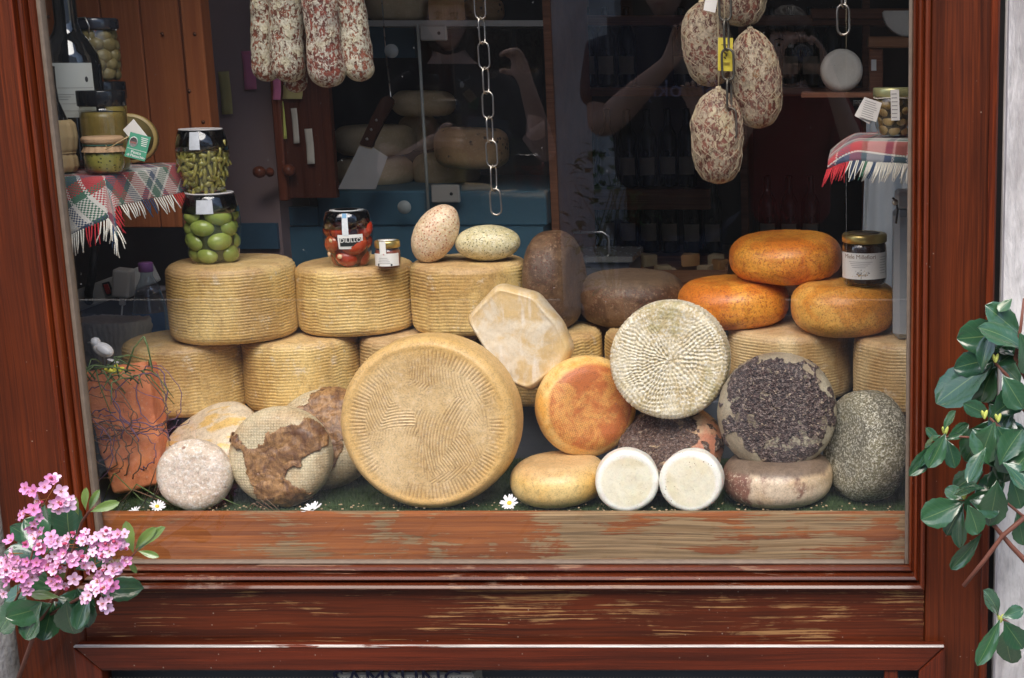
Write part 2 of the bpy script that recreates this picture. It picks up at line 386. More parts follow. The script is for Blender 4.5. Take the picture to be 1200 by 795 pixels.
vs, fs = moulding('m', lambda d, y: ((GX1+w-d, y, GZ0-w*WB+d*WB), (GX1+w-d, y, GZ1+w-d)))
SW(obj('moulding', mesh('moulding', vs, fs, M['mould_v'])))
vs, fs = moulding('m', lambda d, y: ((GX0-w+d, y, GZ0-w*WB+d*WB), (GX1+w-d, y, GZ0-w*WB+d*WB)))
SW(obj('moulding', mesh('moulding', vs, fs, M['mould_h'])))
vs, fs = moulding('m', lambda d, y: ((GX0-w+d, y, GZ1+w-d), (GX1+w-d, y, GZ1+w-d)))
SW(obj('moulding', mesh('moulding', vs, [f[::-1] for f in fs], M['mould_h'])))
for nm, lo, hi in (('glazing_strip', (GX0,-.012,GZ0), (GX0+.007,.006,GZ1)), ('glazing_strip', (GX1-.0065,-.010,GZ0), (GX1,.006,GZ1)), ('glazing_strip', (GX0+.0075,-.010,GZ0), (GX1-.007,.006,GZ0+.005))):
    SW(box(nm, lo, hi, M['putty'], .0015))
SW(box('glass_pane', (GX0+.0072,-.0006,GZ0+.003), (GX1-.0067,.0006,GZ1), M['pane']))
# keep one face only so the pane reflects once
gp = [o for o in bpy.data.objects if o.name.startswith('glass_pane')][0]
bm = bmesh.new(); bm.from_mesh(gp.data); bmesh.ops.delete(bm, geom=[f for f in bm.faces if f.normal.y > -.5], context='FACES'); bm.to_mesh(gp.data); bm.free()
zs = at(600, 600, .03).z
sb = SW(box('sill_board', (GX0-.02,.0145,GZ0-.04), (GX1+.02,.038,zs), M['sill'], .002))
SW(box('rebate', (GX0-.03,.0065,GZ0-.05), (GX0-.0005,.014,2.4), M['mould_v'])); SW(box('rebate', (GX1+.0005,.0065,GZ0-.05), (GX1+.03,.05,2.4), M['mould_v']))
# mitred lower hatch
hz, hx0, hx1 = at(600,757,-.05).z, -1.361, .160; hw = hz - at(600,786,-.05).z
hr = root('vent_hatch', 'mitred red wooden hatch frame with wire grille under the shop window', 'hatch', (-.6,0,.1))
def mitre(name, pts, mat, y0=-.052, y1=-.0285):
    bm = bmesh.new(); f = [bm.verts.new((x, y0, z)) for x, z in pts]; b = [bm.verts.new((x, y1, z)) for x, z in pts]
    bm.faces.new(f); bm.faces.new(b[::-1])
    for i in range(4): j = (i+1) % 4; bm.faces.new((f[i], b[i], b[j], f[j]))
    bmesh.ops.bevel(bm, geom=[e for e in bm.edges], offset=.003, segments=2, profile=.5, affect='EDGES')
    o = obj(name, bm_mesh(name, bm, mat), hr); o.matrix_parent_inverse = Matrix.Translation((.6,0,-.1)); return o
g_ = .0006
mitre('rail', [(hx0,hz),(hx1,hz),(hx1-hw,hz-hw),(hx0+hw,hz-hw)], M['hatch'])
mitre('rail', [(hx0,.12),(hx1,.12),(hx1-hw,.12+hw),(hx0+hw,.12+hw)], M['hatch'])
mitre('stile', [(hx0-g_,hz-g_*2),(hx0+hw-g_,hz-hw-g_*2),(hx0+hw-g_,.12+hw),(hx0-g_,.12)], M['hatch_v'])
mitre('stile', [(hx1+g_,hz-g_*2),(hx1-hw+g_,hz-hw-g_*2),(hx1-hw+g_,.12+hw),(hx1+g_,.12)], M['hatch_v'])
mitre('stile', [(at(1036,790,-.04).x,hz-hw),(at(1052,790,-.04).x,hz-hw),(at(1052,790,-.04).x,.12+hw),(at(1036,790,-.04).x,.12+hw)], M['hatch_v'], -.046)
mitre('lower_panel', [(hx0,.118),(hx1,.118),(hx1,.0),(hx0,.0)], M['hatch'])
bm = bmesh.new(); x = hx0+hw+.004
while x < hx1-hw: add_box(bm, (x,-.036,.16), (x+.0016,-.0345,.47)); x += .0062
z = .2
while z < .46: add_box(bm, (hx0+hw,-.0342,z), (hx1-hw,-.0332,z+.0013)); z += .0125
m_edge_hl = wood('painted edge highlight', 'x', a=(.16,.03,.01), b=(.08,.015,.006), wear=1.0, wcol=(.72,.64,.60), wthr=.40, coat=.3)  # wear and wcol lay the pale highlight colour here
we = box('edge_highlight', (hx0+.002,-.0535,hz-.0022), (hx1-.002,-.046,hz+.0008), m_edge_hl, .0008, hr); we.matrix_parent_inverse = Matrix.Translation((.6,0,-.1))  # pale strip paints the sky's bright highlight along the hatch's top edge
gr = obj('grille', bm_mesh('grille', bm, plain('dull wire', (.16,.14,.12), .5, metal=.3)), hr, kind='stuff'); gr.matrix_parent_inverse = Matrix.Translation((.6,0,-.1))
ac = root('air_conditioner', 'cream air conditioner casing with dark blue lettering behind the lower grille', 'air conditioner', (-.72,.2,0))
xa, xb = at(150,790,.06).x, at(1040,790,.06).x
def ch(o, r): o.parent = r; o.matrix_parent_inverse = Matrix.Translation(-r.location); return o
ch(box('casing', (at(555,790,.06).x+.2,.06,.001), (xb,.4,.455), M['render_c'], .01), ac)
ch(box('casing', (at(395,790,-.015).x,-.018,.001), (at(555,790,-.015).x,.059,.47), M['render_c'], .004), ac)
tm = text_mesh('lettering', 'SAMSUNG', .049, plain('navy lettering', (.015,.02,.07), .5), .0008, spacing=1.05)
p = at(466, 797, -.019); t = obj('lettering', tm, ac, (p.x-ac.location.x, -.0195-.2, p.z), (math.pi/2,0,0))

# ---------------------------------------------------------------- room
RX0, RX1, RY1, RZ1 = -2.3, 1.3, 3.6, 2.7
ST(box('shop_floor', (RX0,.06,-.001), (RX1,RY1,.02), M['tile']))
ST(box('shop_ceiling', (RX0-.1,.3,RZ1), (RX1+.1,RY1+.1,RZ1+.1), M['roomwall']))
ST(box('room_wall_left', (RX0-.1,.3,-.01), (RX0,RY1,RZ1-.001), M['roomwall']))
ST(box('room_wall_right', (RX1,.3,-.01), (RX1+.1,RY1,RZ1-.001), M['roomwall']))
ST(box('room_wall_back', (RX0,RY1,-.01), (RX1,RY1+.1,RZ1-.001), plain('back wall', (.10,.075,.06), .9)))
# front wall inside leaves: close the corners beside the window
ST(box('front_wall_left', (RX0-.1,.27,-.01), (-1.62,.30,RZ1), M['roomwall'])); ST(box('front_wall_right', (.30,.2705,-.01), (.55,.30,RZ1), M['roomwall'])); ST(box('added_doorway_lintel', (.5505,.27,2.15), (RX1+.1,.30,RZ1), M['roomwall']))  # gap under the lintel is an unseen doorway, added to let daylight in
ST(box('front_wall_top', (-1.62,.27,2.45), (.34,.3,RZ1), M['roomwall']))
ST(box('window_recess_left', (-1.50,.051,.1), (-1.44,.0805,2.62), M['roomwall'])); ST(box('window_recess_right', (.24,.051,.1), (.30,.27,2.62), M['roomwall']))
ST(box('window_recess_cheek', (-1.66,.081,.1), (-1.60,.27,2.62), M['roomwall'])); ST(box('window_recess_cheek', (-1.66,.0515,.1), (-1.5005,.0805,2.62), M['roomwall']))

# display floor, riser, turf
z0 = at(600, 604, .05).z
dp = root('display_platform', 'slate blue display platform stepped up behind the front cheeses', 'platform', (-.6,.4,.02))
ch(box('base', (-1.598,.039,.1), (.235,.42,z0-.006), M['slate']), dp)
ZR = .857
ch(box('riser', (-1.598,.4205,.1), (.235,.86,ZR), M['slate'], .002), dp)
# turf: many short blades on a mat
rs = np.random.RandomState(5); nb = 26000
bx_ = rs.uniform(-1.36, .1, nb); by_ = rs.uniform(.045, .415, nb); h = rs.uniform(.004, .011, nb); an = rs.uniform(0, 6.28, nb); ln = rs.uniform(0, .004, nb); wd = .0007
V = np.zeros((nb, 3, 3)); V[:, 0] = np.stack([bx_-wd*np.cos(an), by_-wd*np.sin(an), np.full(nb, z0-.003)], -1); V[:, 1] = np.stack([bx_+wd*np.cos(an), by_+wd*np.sin(an), np.full(nb, z0-.003)], -1)
V[:, 2] = np.stack([bx_+ln*np.sin(an), by_-ln*np.cos(an), z0-.003+h], -1)
mv = V.reshape(-1, 3); fs = np.arange(nb*3).reshape(-1, 3)
me = bpy.data.meshes.new('turf'); me.vertices.add(len(mv)+4)
mat4 = np.array([(-1.37,.04,z0-.003),(.11,.04,z0-.003),(.11,.418,z0-.003),(-1.37,.418,z0-.003)])
me.from_pydata if False else None
me = bpy.data.meshes.new('turf'); me.from_pydata(np.r_[mv, mat4].tolist(), [], fs.tolist() + [[nb*3, nb*3+1, nb*3+2, nb*3+3]]); setm(me, M['turf'])
obj('artificial_grass', me, label='short dark green artificial grass lining the window floor', cat='artificial grass', kind='stuff')
G.GRIT = .36
# ---------------------------------------------------------------- cheeses
def wheel_prof(R_, H, e, b=0., n=150, dish=0.):
    pts = [(0, -H/2)]; k = 8
    pts.append((R_-e, -H/2))
    for i in range(1, k+1):
        a = math.pi/2*i/k; pts.append((R_-e+e*math.sin(a), -H/2+e*(1-math.cos(a))))
    for i in range(0, k+1):
        a = math.pi/2*i/k; pts.append((R_-e+e*math.cos(a), H/2-e+e*math.sin(a)))
    pts.append((0, H/2-dish)); p = resample(pts, n)
    p[:, 0] *= 1 + b/R_*np.clip(1-(2*p[:, 1]/H)**2, 0, 1); return p
def body(name, prof, m, mat, disp=None, warp=None, scale3=(1,1,1)):
    P, th = spin(prof, m); n = len(prof)
    T = np.gradient(prof, axis=0); T /= np.maximum(np.hypot(T[:, 0], T[:, 1]), 1e-9)[:, None]
    nr, nz = T[:, 1], -T[:, 0]
    Nn = np.stack([nr[:, None]*np.cos(th), nr[:, None]*np.sin(th), np.repeat(nz[:, None], m, 1)], -1)
    P = P*np.array(scale3); at_ = {}
    if disp:
        d, a = disp(P, np.broadcast_to(th, P.shape[:2]), np.repeat(nr[:, None], m, 1), np.repeat(nz[:, None], m, 1))
        P = P + Nn*d[..., None]; at_['h'] = a
    if warp is not None: P = warp(P)
    return grid_mesh(name, P, mat, attrs=at_)
def lumps(amp, sc, seed, fine=.0, fsc=60):
    def f(P, th, nr, nz):
        d = fbm(P, sc, 3, seed)*amp
        if fine: d = d + fbm(P, fsc, 3, seed+3)*fine
        return d, d/(amp+fine)*.5+.5
    return f
def basket(R_, H, seed, amp=.00068, p=.0064, ncol=46, wear=.5):
    def f(P, th, nr, nz):
        r = np.hypot(P[..., 0], P[..., 1]); side = np.clip(np.abs(nr)*1.4-.2, 0, 1)
        wob = fbm(P, 14, 2, seed)*.0022
        ci = np.floor(th*ncol/(2*np.pi)+.35*fbm(P, 14, 2, seed+4)).astype(int) % 97; colp = np.random.RandomState(seed+50).rand(97)[ci]*2-1; colb = np.random.RandomState(seed+51).rand(97)[ci]
        hs = np.sin(2*np.pi*(P[..., 2]+wob)/p + 1.5*colp); hs = np.sign(hs)*np.abs(hs)**.75*(.55+.6*colb)
        hf = np.sin(2*np.pi*(r+wob)/p + .8*np.tanh(3*np.sin(th*13+seed)))
        wr = np.clip(fbm(P, 9, 3, seed+9)*1.6+.75, .15, 1)
        seam = (colb-.5)*.5
        h = side*(hs+seam)*wr + (1-side)*hf*.45*wr
        return h*amp + fbm(P, 5, 3, seed+2)*.004 + fbm(P, 70, 2, seed)*.0004, h*.5+.5
    return f
def m_basket(name, tone=0.0, pale=0.0):
    g = G(name); n1 = g.noise(g.obj, 9, 5, .62, .5); n2 = g.noise(g.obj, 150, 5, .7); n3 = g.noise(g.mp(g.obj, (26,26,9)), 1.0, 5, .65)
    lite = tuple(a*(1-pale)+b*pale for a, b in zip((.76,.56,.22), (.68,.55,.34))); mid = tuple(a*(1-pale)+b*pale for a, b in zip((.60,.39,.12), (.46,.34,.19)))
    c = g.mix(g.th(n1, .35, .68), lite, mid)
    c = g.mix(g.ma('MULTIPLY', g.th(n3, .5, .72), .55), c, (.36,.19,.055))
    c = g.mix(g.ma('MULTIPLY', g.th(n2, .54, .68), .5), c, (.78,.66,.42))
    n4 = g.noise(g.mp(g.obj, (7,7,2.4)), 1.0, 3, .5); c = g.mix(g.ma('MULTIPLY', g.th(n4, .48, .60), .5), c, (.42,.25,.085)); n5 = g.noise(g.obj, 30, 6, .7); c = g.mix(g.ma('MULTIPLY', g.th(n5, .60, .70), .55), c, (.24,.13,.05)); c = g.mix(g.ma('MULTIPLY', g.th(n5, .42, .34), .5), c, (.74,.66,.50))
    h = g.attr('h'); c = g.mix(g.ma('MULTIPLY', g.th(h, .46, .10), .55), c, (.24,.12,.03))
    z = g.n('ShaderNodeSeparateXYZ', {0: g.obj}).outputs[2]
    c = g.mix(g.ma('MULTIPLY', g.th(g.ma('ADD', z, g.ma('MULTIPLY', n1, .02)), .06, .078), .45), c, (.46,.30,.17))
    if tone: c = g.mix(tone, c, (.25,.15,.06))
    return g.fin(c, .52, g.bump(g.ma('ADD', n2, g.ma('MULTIPLY', g.noise(g.obj, 260, 3, .6), .5)), .4, .0012), sss=.0)
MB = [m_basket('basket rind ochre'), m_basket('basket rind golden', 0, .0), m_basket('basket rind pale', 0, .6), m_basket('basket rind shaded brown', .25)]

def rest(name, xc, y, zc, me, rot=None, **kw): return obj(name, me, None, (xc, y, zc), rot, **kw)
def cheese(label, me, loc, rot=None, name='cheese_wheel', group=None):
    return obj(name, me, None, loc, rot, label, 'cheese', group)
X = lambda px, py, y: at(px, py, y).x
# basket wheels:            px0 px1 yc   r     h    zb   mat label
zt2 = 1.000
rows = [
 (153,290,.375,.116,.143,ZR,0,'basket-ribbed tan cheese at the left end of the second row, above the brick with twigs','basket_cheese'),
 (290,424,.413,.116,.143,ZR,0,'basket-ribbed tan cheese right of the leftmost one, behind the leaf-wrapped rounds'),
 (427,562,.44,.118,.143,ZR,2,'basket-ribbed cheese mostly hidden behind the big front wheel'),
 (570,705,.46,.119,.143,ZR,0,'basket-ribbed cheese under the upright brown cheese, behind the white cushion-shaped one'),
 (712,845,.47,.118,.143,ZR,3,'basket-ribbed cheese mostly hidden behind the ridged grey-white round'),
 (853,1000,.50,.130,.143,ZR,2,'pale basket-ribbed cheese under the two lower orange cheeses'),
 (1001,1140,.41,.122,.143,ZR,2,'pale basket-ribbed cheese cut off by the right window frame'),
 (204,344,.385,.1185,.150,zt2,0,'basket-ribbed tan cheese with the olive jar standing on it'),
 (351,486,.46,.117,.137,zt2,0,'basket-ribbed tan cheese carrying the red pepper jar and the tiny labelled jar'),
 (484,618,.46,.116,.142,zt2,1,'golden basket-ribbed cheese with two small oval cheeses lying on top'),
]
placed = []
for i, rr in enumerate(rows):
    px0, px1, yc, r, h, zb, mi, lab = rr[:8]
    pc = (px0+px1)/2; zc = zb + h/2; xx = (pc-PX0)*mpp(yc, zc)
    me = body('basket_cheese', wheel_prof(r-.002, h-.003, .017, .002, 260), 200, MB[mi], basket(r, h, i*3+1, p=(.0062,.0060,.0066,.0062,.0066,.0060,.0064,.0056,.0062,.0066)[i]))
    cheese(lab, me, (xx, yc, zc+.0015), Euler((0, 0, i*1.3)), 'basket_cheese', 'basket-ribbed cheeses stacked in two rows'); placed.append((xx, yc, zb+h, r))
topA, topB, topC = placed[7], placed[8], placed[9]
# low cheese under the first two
p = at(283, 492, .29)
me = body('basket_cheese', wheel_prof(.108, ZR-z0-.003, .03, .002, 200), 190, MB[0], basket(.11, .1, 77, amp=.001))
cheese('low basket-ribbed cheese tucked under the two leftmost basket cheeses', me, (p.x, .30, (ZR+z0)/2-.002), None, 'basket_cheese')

def spot_mat(name, base, second, spots, n1=(8,.4,.65), n2=(230,.55,.68), pit=None, rough=.5, bmp=.4, spotamt=.7, sp_scale=110, extra=None, coat=0, bd=.0012):
    g = G(name); a = g.noise(g.obj, n1[0], 5, .62, .4); b = g.noise(g.obj, n2[0], 5, .7)
    c = g.mix(g.th(a, n1[1], n1[2]), base, second); c = g.mix(g.ma('MULTIPLY', g.th(b, n2[1], n2[2]), spotamt), c, spots)
    h = g.ma('ADD', b, g.ma('MULTIPLY', g.noise(g.obj, 300, 3, .6), .5))
    if pit:
        v = g.vor(g.obj, sp_scale); k = g.ma('MULTIPLY', g.th(v, .34, .18), g.th(g.noise(g.obj, 14, 4, .6), pit[0], pit[0]+.12))
        c = g.mix(g.ma('MULTIPLY', k, pit[2] if len(pit) > 2 else .9), c, pit[1]); h = g.ma('SUBTRACT', h, g.ma('MULTIPLY', k, .8))
    if extra: c = extra(g, c)
    return g.fin(c, rough, g.bump(h, bmp, bd), coat=coat, coatr=.35)
M_or = spot_mat('orange washed rind', (.84,.38,.05), (.66,.20,.02), (.46,.10,.015), (16,.38,.60), (150,.52,.62), rough=.42, spotamt=.8, pit=(.36,(.36,.08,.015),.85), sp_scale=210, coat=.12)
M_or2 = spot_mat('pale orange washed rind', (.82,.45,.10), (.70,.29,.04), (.50,.16,.025), (16,.4,.62), (150,.52,.64), rough=.42, spotamt=.75, pit=(.38,(.42,.13,.03),.8), sp_scale=210, coat=.12)
# orange rounds
def flat(label, px0, px1, y, r, h, zb, mat, e, seed, amp=.004, name='cheese_wheel', tilt=(0,0), group=None, fine=.0006, bul=.004):
    zc = zb+h/2; xx = ((px0+px1)/2-PX0)*mpp(y, zc)
    me = body(name, wheel_prof(r, h, e, bul, 100), 150, mat, lumps(amp, 9, seed, fine, 110))
    return cheese(label, me, (xx, y, zc), Euler((tilt[0], tilt[1], seed*1.1)), name, group)
flat('orange washed-rind cheese lying across the top of two others at the right', 857, 984, .535, .110, .092, 1.0905, M_or, .038, 3, name='orange_cheese', tilt=(R(-1.5),R(1)), bul=.007)
flat('deep orange washed-rind cheese at the lower left of the orange pile', 798, 922, .522, .107, .092, zt2-.001, M_or, .036, 4, name='orange_cheese', bul=.007)
flat('pale orange washed-rind cheese with the honey jar standing on it', 930, 1048, .445, .1005, .100, zt2-.001, M_or2, .036, 5, name='orange_cheese', bul=.007)
def brown_extra(g, c):
    s = g.n('ShaderNodeSeparateXYZ', {0: g.obj}).outputs; z = g.ma('ABSOLUTE', s[2])
    return g.mix(g.ma('MULTIPLY', g.th(g.ma('ADD', z, g.ma('MULTIPLY', g.noise(g.obj, 16, 4), .03)), .042, .06), .6), c, (.115,.082,.052))
M_br = spot_mat('grey brown rind', (.13,.072,.036), (.065,.032,.016), (.25,.16,.095), (18,.42,.58), (140,.54,.64), pit=(.40,(.10,.022,.010),.95), sp_scale=190, rough=.55, bmp=.6, extra=brown_extra)
flat('grey-brown cheese lying flat right of the upright brown one', 683, 798, .552, .1045, .098, zt2-.001, M_br, .034, 8, name='brown_cheese', tilt=(0,R(-2)), bul=.006)
me = body('brown_cheese', wheel_prof(.0975, .088, .034, .004, 100), 150, M_br, lumps(.005, 8, 21, .0008, 90))
pD = at(651, 324, .475); cheese('grey-brown cheese wheel standing upright on its edge beside the golden basket cheese', me, (pD.x, .475, zt2+.0975), facing((1, -.12, .05)), 'brown_cheese')

# ovals on top of C
def ellip(name, a, b, c, mat, seed, amp=.003, n=60, m=90, fine=.0005, pw=1.0):
    ph = np.linspace(-np.pi/2, np.pi/2, n); cz = np.sign(np.sin(ph))*np.abs(np.sin(ph))**pw; cr = np.abs(np.cos(ph))**pw
    prof = np.stack([cr, cz], -1); P, th = spin(prof, m); P = P*np.array((a, b, c)); N_ = P/np.array((a, b, c))**2; N_ /= np.linalg.norm(N_, axis=-1, keepdims=True)+1e-9
    d = fbm(P, 12, 3, seed)*amp + fbm(P, 120, 2, seed+1)*fine; P = P+N_*d[..., None]
    return grid_mesh(name, P, mat, attrs={'h': d/amp*.5+.5})
M_chili = spot_mat('pinkish rind with chilli flecks', (.72,.55,.33), (.70,.49,.32), (.84,.74,.55), (22,.4,.62), (200,.47,.60), pit=(.40,(.42,.09,.03),.9), sp_scale=170, rough=.4, coat=.2)
M_herb = spot_mat('cream rind with green herbs', (.66,.60,.36), (.58,.50,.26), (.78,.74,.55), (22,.4,.62), (160,.5,.62), pit=(.37,(.11,.11,.03),.95), sp_scale=200, rough=.35, coat=.25)
pI = at(511, 273, .43); zc = topC[2]+.0555
cheese('small oval cheese with chilli flecks propped up on the golden basket cheese', ellip('oval_cheese', .064, .040, .040, M_chili, 11), (pI.x, .43, zc+.001), Euler((0, R(-58), 0)), 'oval_cheese')
pJ = at(570, 281, .43)
cheese('small oval cheese flecked with green herbs lying on the golden basket cheese', ellip('oval_cheese', .0655, .043, .0365, M_herb, 12), (pJ.x, .44, topC[2]+.036), Euler((0, R(-2), 0)), 'oval_cheese')

# big front wheel
def bigface(R_, H):
    def f(P, th, nr, nz):
        x, y = P[..., 0], P[..., 1]; r = np.hypot(x, y); face = np.clip(nz*2-.8, 0, 1); side = 1-np.clip(np.abs(nz)*1.5, 0, 1)
        wob = fbm(P, 9, 3, 31)*.006; k = 2*np.pi/.0056; h = np.zeros_like(x)
        sd_ = np.random.RandomState(12).uniform(-.115,.115,(11,2)); q = np.argmin(np.stack([np.hypot(x+wob*2-a_, y-wob-b_) for a_, b_ in sd_]), 0)
        dirs = [0.55, 2.2, -.35, 1.15, 2.7, .9, .1, 1.8, -.7, .7, 2.4]
        for i, a in enumerate(dirs):
            w_ = (q == i); xx = x*np.cos(a)+y*np.sin(a); yy = -x*np.sin(a)+y*np.cos(a)
            h += w_*np.sin(k*(xx + 4*yy*yy*(1 if i % 2 else -1) + wob*.8))
        ring = np.clip((r-R_*.70 + wob*1.2)/.004, 0, 1)*np.clip((R_*.90-r)/.005, 0, 1)
        h = h*(1-ring)*np.clip((R_*.71-r)/.003, 0, 1) + ring*np.sin(th*118+wob*160)
        wr = np.clip(fbm(P, 20, 3, 33)*2.6+.60, .0, 1); h = h*wr
        gr = h*face + side*.5*np.sin(2*np.pi*(P[..., 2]+wob*.3)/.009)*np.clip(fbm(P, 12, 3, 37)*2+.2, 0, 1)
        lip = np.exp(-((r-R_*.93)/.006)**2)*face*.0015
        return gr*.0009 + lip + fbm(P, 6, 3, 35)*.004 + fbm(P, 60, 3, 36)*.0006, gr*.5+.5
    return f
g = G('big wheel rind'); n1 = g.noise(g.obj, 7, 5, .6, .4); n2 = g.noise(g.obj, 130, 5, .7); sp = g.n('ShaderNodeSeparateXYZ', {0: g.obj}).outputs
rr_ = g.n('ShaderNodeVectorMath', {0: g.n('ShaderNodeCombineXYZ', {0: sp[0], 1: sp[1]}).outputs[0]}, operation='LENGTH').outputs['Value']
c = g.mix(g.th(n1, .36, .64), (.70,.52,.28), (.55,.37,.16)); c = g.mix(g.ma('MULTIPLY', g.th(n2, .5, .7), .5), c, (.74,.60,.42))
c = g.mix(g.ma('MULTIPLY', g.th(g.ma('ADD', rr_, g.ma('MULTIPLY', n1, .03)), .135, .155), .7), c, g.mix(n2, (.60,.34,.08), (.74,.50,.20)))
c = g.mix(g.ma('MULTIPLY', g.th(g.attr('h'), .46, .15), .55), c, (.30,.17,.06))
m_big = g.fin(c, .5, g.bump(g.ma('ADD', n2, g.noise(g.obj, 220, 3)), .4, .0012), coat=.08)
RB = .1545; me = body('big_cheese_wheel', wheel_prof(RB, .088, .015, .003, 220), 420, m_big, bigface(RB, .088))
y_b = .125; xb_ = (508-PX0)*mpp(y_b, .9)
cheese('largest cheese wheel, standing on edge front centre with a hatched tan face', me, (xb_, y_b, z0+RB+.001), facing((.02, -1, .06), .4), 'big_cheese_wheel')

# cream flat Y and round faces
def y_extra(g, c):
    z = g.n('ShaderNodeSeparateXYZ', {0: g.obj}).outputs[2]
    return g.mix(g.ma('MULTIPLY', g.th(g.ma('ADD', z, g.ma('MULTIPLY', g.noise(g.obj, 18, 4), .03)), .028, .052), .75), c, g.mix(g.noise(g.obj, 60, 4), (.46,.24,.09), (.70,.50,.28)))
M_cream = spot_mat('cream yellow rind', (.78,.58,.24), (.70,.42,.10), (.50,.28,.10), (9,.42,.68), (120,.56,.70), rough=.4, spotamt=.6, extra=y_extra, coat=.2, bmp=.25)
flat('smooth cream-yellow cheese lying flat on the floor right of the biggest wheel', 599, 713, .145, .0855, .076, z0, M_cream, .034, 14, amp=.003, name='cream_cheese', bul=.003)
# S: cloth-marked orange face
g = G('cloth printed orange face'); n1 = g.noise(g.obj, 20, 6, .68, .5); n2 = g.noise(g.obj, 120, 4, .7)
sp = g.n('ShaderNodeSeparateXYZ', {0: g.obj}).outputs; rr_ = g.n('ShaderNodeVectorMath', {0: g.n('ShaderNodeCombineXYZ', {0: sp[0], 1: sp[1]}).outputs[0]}, operation='LENGTH').outputs['Value']
wv = g.ma('MULTIPLY', g.ma('ABSOLUTE', g.ma('SINE', g.ma('MULTIPLY', g.ma('ADD', sp[0], g.ma('MULTIPLY', n1, .006)), 900))), g.ma('ABSOLUTE', g.ma('SINE', g.ma('MULTIPLY', g.ma('ADD', sp[1], g.ma('MULTIPLY', n1, .006)), 900))))
fm = g.ma('MULTIPLY', g.th(g.ma('ADD', rr_, g.ma('MULTIPLY', n1, .026)), .098, .090), g.th(sp[2], .004, .014))
c = g.mix(g.th(n1, .42, .62), (.80,.54,.20), (.74,.38,.08)); oc = g.mix(g.th(n1, .40, .58), (.72,.36,.085), (.52,.14,.025)); oc = g.mix(g.ma('MULTIPLY', g.th(wv, .45, .1), .55), oc, (.42,.12,.03)); oc = g.mix(g.ma('MULTIPLY', g.th(n2, .6, .75), .7), oc, (.30,.08,.02))
c = g.mix(fm, c, oc); m_s = g.fin(c, .42, g.bump(g.ma('ADD', g.ma('MULTIPLY', g.ma('MULTIPLY', wv, fm), 1.0), n2), .4, .0015), coat=.15)
me = body('orange_faced_cheese', wheel_prof(.0915, .078, .034, .004, 120), 170, m_s, lumps(.0035, 9, 41, .0004, 120))
y_s = .215; p = at(687, 476, y_s); cheese('round cheese with a cloth-marked orange face, tilted between the biggest wheel and the ridged round', me, (p.x, y_s, p.z), facing((.46, -.85, .16), .3), 'orange_faced_cheese')

# T: canestrato
def tface(R_, H):
    def f(P, th, nr, nz):
        r = np.hypot(P[..., 0], P[..., 1]); side = np.clip(np.abs(nr)*1.5-.3, 0, 1); wob = fbm(P, 12, 3, 51)*2.6
        th = th + fbm(P, 30, 3, 55)*.16; r = r + fbm(P, 22, 3, 56)*.010; rows_ = np.floor((r+wob*.002)/.0088); h = np.sin(2*np.pi*r/.0088+wob*2)*.45; nt = np.maximum(np.round(2*np.pi*(rows_+.5)*.0088/.0064), 3)
        h = h + .75*np.sin(th*nt + rows_*2.1 + wob*4); hs = np.abs(np.sin(th*46))**.6*1.5-.8
        hs = hs + .25*np.sin(P[..., 2]*700)
        wr = np.clip(fbm(P, 18, 3, 52)*1.6+.8, .4, 1.1)
        hh = ((1-side)*h*wr + side*hs)
        return hh*.0016 + fbm(P, 7, 3, 53)*.003 + fbm(P, 90, 2, 54)*.0005, hh*.4+.5
    return f
g = G('grey white ridged rind'); n1 = g.noise(g.obj, 16, 5, .62, .4); n2 = g.noise(g.obj, 170, 5, .7); h = g.attr('h')
c = g.mix(g.th(n1, .42, .62), (.64,.57,.40), (.50,.40,.22)); c = g.mix(g.ma('MULTIPLY', g.th(n2, .45, .65), .75), c, (.82,.81,.74))
c = g.mix(g.ma('MULTIPLY', g.th(g.noise(g.obj, 13, 4, .6), .56, .68), .6), c, (.30,.27,.10)); c = g.mix(g.ma('MULTIPLY', g.th(h, .48, .12), .8), c, (.27,.22,.10)); c = g.mix(g.ma('MULTIPLY', g.th(h, .75, 1.0), .6), c, (.88,.87,.82))
m_t = g.fin(c, .5, g.bump(n2, .5, .0012), coat=.08)
RT = .107; me = body('ridged_cheese', wheel_prof(RT, .09, .013, .002, 200), 400, m_t, tface(RT, .09))
y_t = .21; p = at(787, 421, y_t); cheese('grey-white round with a radially ridged face and ribbed rim, upper right of centre', me, (p.x, y_t, p.z), facing((.0, -1, .14), .2), 'ridged_cheese')

